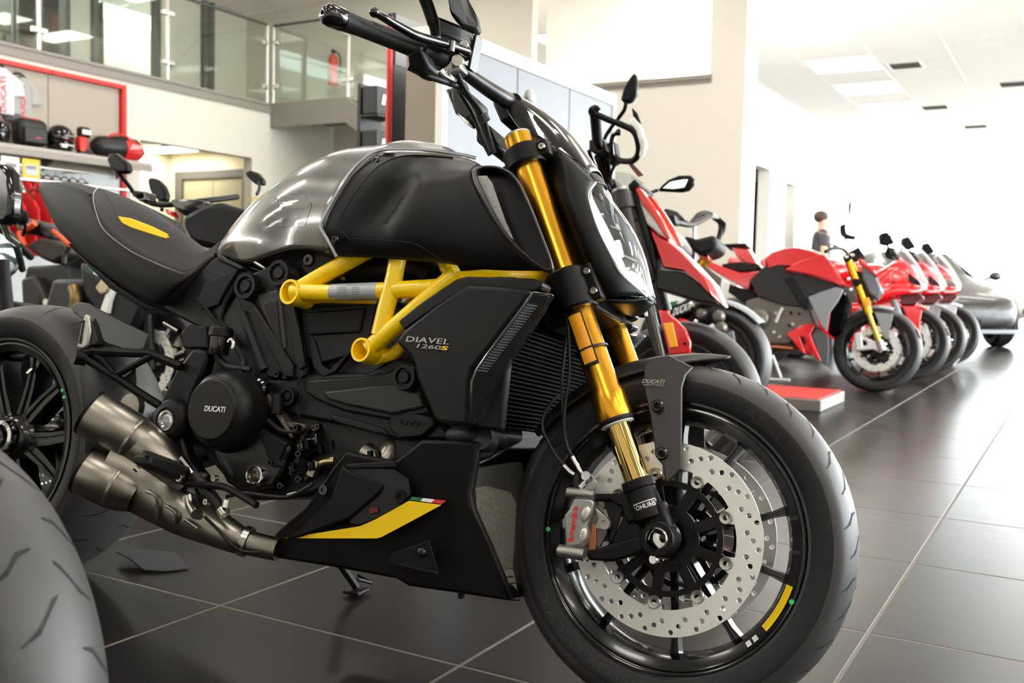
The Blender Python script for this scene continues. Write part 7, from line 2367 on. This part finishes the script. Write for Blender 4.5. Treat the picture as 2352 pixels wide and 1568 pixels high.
t = shelf_item('backpack', 6.68, 'black backpack with red trim on the display shelf', 'backpack')
mk('pack_body', MB().box((0, 0, .16), (.2, .34, .28)), BLACKP, t, bevel=.07, seg=4)
mk('front_pocket', MB().box((.10, 0, .12), (.05, .27, .17)), BLACKP, t, bevel=.02, seg=3)
mk('red_strap', MB().box((.0, .02, .305), (.05, .20, .012)), REDP, t, bevel=.003)
mk('red_badge', MB().box((.126, .02, .10), (.004, .06, .012)), REDP, t)
t = shelf_item('helmet', 7.04, 'black helmet with red and white graphics between backpack and knee guards', 'helmet')
mk('helmet_shell', MB().lathe([(0, .29), (.05, .285), (.10, .255), (.135, .20), (.145, .14), (.14, .08), (.125, .02), (.11, 0), (0, 0)], (0, 0, 0), (0, 0, 1), 28), GLOSSB, t, sharp=50)
mk('visor', MB().lathe([(.148, .10), (.149, .15), (.142, .19)], (0, 0, 0), (0, 0, 1), 16, a0=-1.0, a1=1.0, xd=(1, -.2, 0)), SMOKE, t, solid=.003)
for k in range(3):
    mk('graphic_band', MB().lathe([(.1475, .06 + k * .05), (.1485, .075 + k * .05)], (0, 0, 0), (0, 0, 1), 14, a0=-.9 + .2 * k, a1=.5 - .1 * k, xd=(1, .3, 0)), (WHITEL, REDP, SILVL)[k], t, solid=.002)
mk('chin_vent', MB().box((.132, -.04, .05), (.02, .07, .03)), SILP, t, bevel=.005)
t = shelf_item('helmet', 6.32, 'small dark helmet with red flash at the end of the shelf by the backpack', 'helmet')
mk('helmet_shell', MB().lathe([(0, .24), (.06, .235), (.11, .19), (.125, .12), (.115, .03), (.1, 0), (0, 0)], (0, 0, 0), (0, 0, 1), 24), GLOSSB, t, sharp=50)
mk('visor', MB().lathe([(.127, .10), (.127, .15)], (0, 0, 0), (0, 0, 1), 12, a0=-.9, a1=.9, xd=(1, 0, 0)), SMOKE, t, solid=.003)
mk('crest', MB().box((0, 0, .235), (.10, .04, .03)), REDP, t, bevel=.01)
t = shelf_item('knee_guard', 7.34, 'black and red knee guard standing on the shelf beside the round helmet', 'guard')
mk('upper_cup', MB().box((0, 0, .25), (.10, .14, .12)), BLACKP, t, bevel=.035, seg=3)
mk('white_label', MB().box((.052, 0, .25), (.004, .11, .05)), WHITEL, t)
mk('lower_cup', MB().box((0, -.03, .12), (.10, .12, .16)), REDP, t, bevel=.03, seg=3)
mk('hinge', MB().box((.02, 0, .03), (.10, .16, .06)), BLACKP, t, bevel=.02)
mk('orange_flash', MB().box((.06, -.06, .06), (.02, .06, .05)), ORANGE, t, bevel=.005)
t = shelf_item('duffel_bag', 7.80, 'black and red duffel bag at the doorway end of the shelf', 'bag')
mk('bag_body', MB().tube([(0, -.34, .11), (0, -.28, .125), (0, 0, .14), (0, .20, .135), (0, .30, .11)], [.06, .11, .135, .13, .08], 20), BLACKP, t, sharp=60)
mk('red_end', MB().tube([(.012, .02, .13), (.014, .12, .133), (.012, .24, .126)], [.130, .131, .112], 20), REDP, t, sharp=60)
text('bag_lettering', 'DUCATI', WHITEL, t, (.146, .04, .12), (0, .18, .02), (0, .03, .055), .002, shear=.2, bold=.02)
text('bag_lettering', 'CORSE', mat('pink_lettering', (220, 120, 120), .6), t, (.142, .08, .07), (0, .14, .02), (0, .02, .035), .002)
mk('handle', MB().tube(cat([(.05, -.2, .22), (.05, -.1, .28), (.05, .05, .28), (.05, .12, .24)], 4), .012, 8), REDP, t)
# jerseys hung on the panel
for q, (y, z, lab, mt_, w_) in enumerate(((6.44, 2.23, 'white and grey racing jersey on a black hanger against the taupe panel', (205, 204, 206), .36), (6.70, 2.18, 'grey racing jersey hanging half behind the white jersey', (166, 164, 162), .30))):
    t = empty('jersey', (wl + .05 + .04 * (1 - q), y, z + .09), label=lab, cat='jersey')
    cl = mat('jersey_%d' % q, mt_, .8)
    w2 = w_ / 2
    mk('cloth_body', MB().slab([(0, -w2, 0), (0, w2, 0), (0, w2 * 1.02, .34), (0, w2 * .55, .47), (0, .06, .48), (0, 0, .45), (0, -.06, .48), (0, -w2 * .55, .47), (0, -w2 * 1.02, .34)], (.03, 0, 0)), cl, t, bevel=.01)
    for s in (-1, 1):
        mk('sleeve', MB().slab([(0, s * w2, .20), (0, s * w2 * 1.02, .34), (0, s * w2 * .6, .46), (0, s * (w2 + .10), .36), (0, s * (w2 + .13), .22)], (.025, 0, 0)), cl, t, bevel=.008)
    mk('hanger', MB().tube(cat([(.015, -.08, .47), (.015, -.04, .50), (.015, 0, .51), (.015, .04, .50), (.015, .08, .47)], 4), .012, 8), BLACKP, t)
    mk('hook', MB().tube(cat([(.015, 0, .51), (.015, 0, .56), (.0, .02, .60), (-.04, .02, .61)], 4), .004, 6), STEEL, t)
    text('jersey_lettering', 'DUCATI', REDP, t, (.032, w2 * .45, .02), (0, .0, .36), (0, -.06, 0), .002, bold=.02)
    mk('dark_patch', MB().slab([(.031, -w2, 0), (.031, .02, 0), (.031, .02, .08), (.031, -w2, .09)], (.003, 0, 0)), mat('jersey_dark', (96, 94, 96), .8), t)
# upper clothing rail with shirts on hangers
rail_y0, rail_y1 = 5.2, 7.35
t = empty('clothing_rail', (wl + .35, 6.0, 1.0), label='steel clothes rail fixed below the display shelf', cat='rail')
mk('rail_bar', MB().tube([(0, rail_y0 - 6, .79), (0, rail_y1 - 6, .79)], .014, 10), STEEL, t)
for y in (rail_y0 + .1, rail_y1 - .1):
    mk('rail_arm', MB().tube([(-.31, y - 6, .79), (0, y - 6, .79)], .012, 8), STEEL, t)
cols = [(232, 230, 222), (228, 226, 220), (206, 34, 36), (206, 34, 36), (150, 146, 146), (206, 34, 36), (200, 198, 196), (40, 40, 40), (158, 156, 156), (34, 34, 34)]
nm_ = ['white', 'white', 'red', 'red', 'grey', 'red', 'pale grey', 'black', 'grey', 'black']


def shirt(y, z, col, cname, where, x, grp):
    t = empty('shirt', (x, y, z), label='%s shirt hanging %s' % (cname, where), cat='shirt', group=grp + ', ' + cname)
    cl = mat('shirt_' + cname.replace(' ', '_'), col, .85)
    mk('cloth_body', MB().loft([[V((u, v, w_)) for u, v, w_ in ((-.20, -.015, zz), (-.20, .015, zz), (.20, .015, zz), (.20, -.015, zz))] if zz < .5 else [V((u, v, w_)) for u, v, w_ in ((-.08, -.010, zz), (-.08, .010, zz), (.08, .010, zz), (.08, -.010, zz))] for zz in (0, .25, .46, .56)], cv=True, cap=True), cl, t, bevel=.008)
    for s in (-1, 1):
        mk('sleeve', MB().slab([(s * .19, -.014, .30), (s * .205, -.014, .44), (s * .235, -.014, .42), (s * .25, -.014, .24)], (0, .028, 0)), cl, t, bevel=.005)
    mk('hanger', MB().tube(cat([(-.17, 0, .50), (-.08, 0, .57), (0, 0, .60), (.08, 0, .57), (.17, 0, .50)], 4), .007, 6), BLACKP, t)
    mk('hook', MB().tube(cat([(0, 0, .60), (0, 0, .64), (.01, 0, .665), (0, 0, .68)], 3), .004, 6), STEEL, t)


for k in range(10):
    shirt(6.30 + k * .105, 1.115, cols[k], nm_[k], 'on the rail just below the display shelf', wl + .35, 'shirts on the upper rail')
# lower rail of white hangers with red shirts in front
t = empty('clothing_rack', (-8.3, 5.9, 0), label='free-standing steel rack of red shirts beside the taupe motorcycle', cat='rack')
mk('rack_bar', MB().tube([(0, -.8, 1.52), (0, .9, 1.52)], .014, 10), STEEL, t)
for y in (-.8, .9):
    mk('rack_post', MB().tube([(0, y, .02), (0, y, 1.52)], .014, 10), STEEL, t)
    mk('rack_foot', MB().tube([(-.25, y, .015), (.25, y, .015)], .014, 10), STEEL, t)
for k in range(9):
    c_, n_ = ((206, 24, 30), 'red') if k not in (6, 7) else ((150, 148, 148), 'grey')
    shirt(5.24 + k * .13, .84, c_, n_, 'on the free-standing steel rack', -8.3, 'shirts on the standing rack')
# signs on the rack's top
for (y, c_, lab) in ((5.72, (240, 200, 40), 'yellow framed picture card standing on the rack of red shirts'), (5.52, (226, 228, 232), 'white framed picture card standing on the rack of red shirts')):
    t = empty('picture_card', (-8.3, y, 1.535), label=lab, cat='sign')
    mk('card', MB().bx(-.005, .005, -.085, .085, 0, .17), mat('card_%d' % c_[2], c_, .5), t, bevel=.002)
    mk('picture', MB().bx(.0055, .008, -.06, .06, .03, .12), mat('card_photo', (190, 196, 200), .4), t)
    mk('picture_band', MB().bx(.0082, .010, -.05, .05, .08, .11), mat('card_photo2', (130, 124, 120), .4), t)
# accessory peg with small goods by the door
t = empty('accessory_hook', (wl + .04, 7.9, 1.55), label='small black accessories hung on the panel by the red post', cat='accessory')
mk('hook_plate', MB().bx(0, .02, -.25, .1, 0, .03), DGREY, t)
for y in (-.2, 0.0):
    mk('pouch', MB().bx(.02, .06, y - .05, y + .05, -.12, .03), BLACKP, t, bevel=.01)

# ================================================================== totem, cabinet, accessories
t = empty('brand_totem', (-4.35, 5.8, 0), label='tall black totem with a red rounded edge next to the stair', cat='totem')
mk('totem_body', MB().bx(.10, .15, -.18, .24, 0, 2.53), mat('totem_black', (20, 19, 19), .35), t, bevel=.004)
mk('totem_header', MB().bx(.151, .156, -.17, .24, 2.18, 2.525), mat('totem_grey', (108, 104, 102), .4), t)
mk('red_edge', MB().tube([(.13, -.20, 0), (.13, -.20, 2.50)], .021, 16), REDP, t)
mk('edge_cap', MB().sphere((.13, -.20, 2.50), .023, 14), BLACKP, t)
t = empty('accessory_tower', (-4.9, 6.32, 0), label='slim black accessory tower with red shelves beside the totem', cat='shelf')
mk('tower_back', MB().bx(-.10, -.07, -.09, .17, 0, 2.22), BLACKP, t)
for z in (1.62, 1.96):
    mk('tower_shelf', MB().bx(-.07, .10, -.09, .17, z, z + .018), REDP if z < 1.7 else BLACKP, t, bevel=.003)
for z, lab in ((1.64, 'black accessory carton on the red shelf of the tower'), (1.98, 'black accessory carton with white mark on the middle tower shelf')):
    b = empty('accessory_carton', (-4.9, 6.36, z), label=lab, cat='box')
    mk('carton', MB().box((.01, 0, .11), (.14, .24, .215)), BLACKP, b, bevel=.006)
    mk('carton_mark', MB().slab([(.081, -.06, .08), (.081, -.02, .08), (.081, 0, .16), (.081, -.04, .16)], (.002, 0, 0)), SILVL, b)
t = empty('storage_cabinet', (-3.5, 5.05, 0), label='tall grey cabinet wall with white trim behind the main motorcycle', cat='cabinet')
CABG = mat('cabinet_grey_laminate', (108, 111, 118), .45)
mk('cabinet_body', MB().bx(-.18, .08, 0, 2.46, 0, 2.20), mat('cabinet_taupe', (150, 136, 122), .5), t)
for y0, y1 in ((.03, .88), (.89, 1.66), (1.67, 2.42)):
    dd_ = mk('cabinet_door', MB().bx(.081, .10, y0, y1, .08, 2.15), CABG, t, bevel=.003)
    mk('door_handle', MB().bx(.10, .115, y1 - .06, y1 - .04, .9, 1.2), STEEL, dd_, bevel=.003)
mk('top_trim', MB().bx(-.19, .115, -.02, 2.48, 2.15, 2.235), WHITE, t, bevel=.004)
mk('corner_trim', MB().bx(.06, .115, -.03, .02, 0, 2.15), WHITE, t, bevel=.004)
mk('corner_trim', MB().bx(.06, .115, 2.43, 2.48, 0, 2.15), WHITE, t, bevel=.004)
# ================================================================== cars beyond the row
def car(loc, rz, label, paint):
    r = empty('car', loc, rz, label=label, cat='car')
    # stations from the nose back (x forward): x, half width, sill z, shoulder z, bonnet/roof z, roof half width
    ST = [(2.10, .55, .28, .45, .52, .40), (2.0, .74, .22, .56, .62, .52), (1.75, .84, .20, .66, .72, .60), (1.30, .90, .20, .74, .82, .62), (.85, .90, .20, .80, .90, .60),
          (.35, .89, .20, .84, 1.16, .56), (-.15, .90, .20, .86, 1.29, .54), (-.70, .92, .20, .88, 1.28, .53), (-1.25, .93, .22, .88, 1.12, .52), (-1.70, .90, .24, .84, .96, .55), (-2.05, .80, .30, .76, .80, .55)]
    rows = []
    for x, hw_, zs, sh, tz, rh in ST:
        right = [V((x, 0, zs - .02)), V((x, -hw_ * .9, zs)), V((x, -hw_, (zs + sh) / 2)), V((x, -hw_ * .97, sh)), V((x, -rh, sh + (tz - sh) * .82)), V((x, -rh * .6, tz)), V((x, 0, tz + .01))]
        rows.append(right + [V((p.x, -p.y, p.z)) for p in reversed(right[1:-1])])
    mk('car_body', MB().loft(rows, cv=True, cap=True), paint, r, sub=2)
    gl_ = mat('car_window_dark', (60, 60, 54), .08, coat=1)
    ws = [(.92, -.50, .905), (.92, .50, .905), (.30, .47, 1.20), (.30, -.47, 1.20)]
    mk('windscreen', MB().slab([V(p) + V((.02, 0, .03)) for p in ws], (.01, 0, .012)), gl_, r, bevel=.01)
    for s in (-1, 1):
        sw = [(.55, s * .80, .88), (.12, s * .60, 1.20), (-.6, s * .60, 1.22), (-.95, s * .70, 1.02), (-.9, s * .84, .90)]
        mk('side_window', MB().slab(sw, (0, s * .02, .01)), gl_, r, bevel=.01)
        hp = V((1.78, s * .66, .66))
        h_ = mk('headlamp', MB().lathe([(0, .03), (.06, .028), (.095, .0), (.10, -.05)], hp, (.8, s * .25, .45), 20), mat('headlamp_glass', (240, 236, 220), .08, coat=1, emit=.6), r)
        mk('headlamp_ring', MB().lathe([(.094, .004), (.108, .0), (.108, -.03)], hp, (.8, s * .25, .45), 20), CHROME, h_)
        mk('bumper_intake', MB().slab([(2.03, s * .30, .27), (1.98, s * .66, .27), (1.98, s * .68, .44), (2.05, s * .34, .44)], (.03, 0, 0)), DARK, r, bevel=.02)
        mk('wing_mirror', MB().sphere((.75, s * .98, .93), .09, 12, (.6, 1, .7)), paint, r)
        mk('mirror_arm', MB().tube([(.72, s * .84, .88), (.75, s * .95, .92)], .02, 8), MATT2, r)
        for x in (1.25, -1.20):
            w_ = mk('wheel', MB().lathe([(.05, -.02), (.19, -.02), (.22, .0), (.225, .03)], (x, s * .90, .32), (0, -s, 0), 24), SILP, r)
            mk('tyre', MB().lathe([(.22, -.02), (.29, -.02), (.32, .02), (.32, .17), (.29, .2), (.22, .2)], (x, s * .92, .32), (0, -s, 0), 28, closed=True), TYRES, w_)
            mk('wheel_arch', MB().lathe([(.325, -.02), (.36, -.02), (.36, .0), (.325, .0)], (x, s * .91, .33), (0, -s, 0), 20, a0=-1.9, a1=1.9, closed=True), paint, r)
    mk('lower_lip', MB().slab([(2.02, -.75, .2), (2.10, 0, .19), (2.02, .75, .2), (1.9, .8, .2), (1.9, -.8, .2)], (0, 0, .05)), GREYP, r, bevel=.01)
    mk('front_intake', MB().slab([(2.08, -.26, .28), (2.08, .26, .28), (2.10, .24, .38), (2.10, -.24, .38)], (.02, 0, 0)), DARK, r, bevel=.01)
    return r


nose = on_z(2270, 806, 0)
hd_ = V((.47, -.88, 0)).normalized()
cc_ = V((nose.x, nose.y, 0)) - hd_ * 2.05 + V((-.35, .2, 0))
car(cc_, atan2(hd_.y, hd_.x), 'silver sports coupe with round headlamps beyond the red faired motorcycles', mat('car_silver_taupe', (34, 33, 30), .4, metal=.1, coat=.3))
car((-.2, 24.6, 0), -1.9, 'dark roofed white car parked by the far windows', mat('car_white', (214, 212, 206), .3, coat=1.0))

# ================================================================== a person by the side wall
pp_ = on_x(1884, 600, -3.0)
pr = empty('person', (pp_.x, pp_.y, 0), .45, label='person in a dark grey polo shirt standing by the white side wall', cat='person')


def skin_body(name, joints, edges, mt, parent, lv=2):
    me = bpy.data.meshes.new(name)
    me.from_pydata([j[:3] for j in joints], edges, [])
    o = bpy.data.objects.new(name, me)
    me.materials.append(mt)
    put(o, parent)
    o.modifiers.new('k', 'SKIN')
    me.skin_vertices or None
    for i, j in enumerate(joints):
        sv = me.skin_vertices[0].data[i]
        sv.radius = (j[3], j[4])
        sv.use_root = (i == 0)
    md = o.modifiers.new('u', 'SUBSURF')
    md.levels = md.render_levels = lv
    return o


SKIN = mat('skin', (206, 164, 136), .5)
POLO = mat('polo_dark_grey', (66, 64, 66), .8)
TROU = mat('trousers_black', (30, 30, 34), .8)
J = [(0, 0, .95, .13, .16), (0, 0, 1.15, .115, .15), (0, 0, 1.34, .12, .17), (0, 0, 1.45, .08, .12), (0, 0, 1.49, .068, .07), (.015, 0, 1.53, .066, .066),
     (.02, 0, 1.60, .088, .076), (.015, 0, 1.69, .088, .074),
     (0, .18, 1.42, .058, .058), (-.01, .24, 1.18, .045, .045), (.08, .23, .95, .034, .034), (.12, .22, .88, .03, .02),
     (0, -.18, 1.42, .058, .058), (-.01, -.24, 1.18, .045, .045), (.08, -.23, .95, .034, .034), (.12, -.22, .88, .03, .02),
     (0, .09, .86, .09, .09), (.01, .10, .50, .06, .06), (-.02, .10, .10, .042, .042), (.10, .11, .045, .035, .04),
     (0, -.09, .86, .09, .09), (.01, -.10, .50, .06, .06), (-.02, -.10, .10, .042, .042), (.10, -.11, .045, .035, .04)]
Ed = [(0, 1), (1, 2), (2, 3), (3, 4), (4, 5), (5, 6), (6, 7), (3, 8), (8, 9), (9, 10), (10, 11), (3, 12), (12, 13), (13, 14), (14, 15), (0, 16), (16, 17), (17, 18), (18, 19), (0, 20), (20, 21), (21, 22), (22, 23)]
skin_body('body', J, Ed, SKIN, pr)
S_J = [(0, 0, .90, .145, .175), (0, 0, 1.15, .13, .165), (0, 0, 1.34, .135, .185), (0, 0, 1.46, .085, .13), (0, .185, 1.42, .074, .074), (0, .225, 1.27, .062, .062), (0, -.185, 1.42, .074, .074), (0, -.225, 1.27, .062, .062)]
skin_body('polo_shirt', S_J, [(0, 1), (1, 2), (2, 3), (3, 4), (4, 5), (3, 6), (6, 7)], POLO, pr)
skin_body('trousers', [(0, 0, .93, .14, .17), (0, .09, .86, .105, .105), (.01, .10, .50, .08, .08), (-.02, .10, .08, .065, .065), (0, -.09, .86, .105, .105), (.01, -.10, .50, .08, .08), (-.02, -.10, .08, .065, .065)], [(0, 1), (1, 2), (2, 3), (0, 4), (4, 5), (5, 6)], TROU, pr)
hair = mk('hair', MB().sphere((-.016, 0, 1.690), .102, 16, (.98, .86, .85)), mat('hair_brown', (70, 52, 40), .7), pr)
mk('nose', MB().sphere((.112, 0, 1.61), .016, 8, (1.2, .8, 1.3)), SKIN, pr)
for s in (-1, 1):
    mk('ear', MB().sphere((.005, s * .082, 1.615), .026, 8, (.7, .4, 1.2)), SKIN, pr)
    mk('eye', MB().sphere((.094, s * .032, 1.635), .011, 8), DARK, pr)
    mk('shoe', MB().box((.06, s * .105, .04), (.26, .09, .08)), BLACKP, pr, bevel=.03, seg=3)
mk('mouth', MB().box((.099, 0, 1.57), (.008, .045, .008)), mat('lips', (160, 96, 86), .5), pr, bevel=.002)
pr.scale = (.96, .96, .96)
# name badge
mk('shirt_badge', MB().box((.135, .06, 1.33), (.006, .05, .03)), FLAGG, pr)
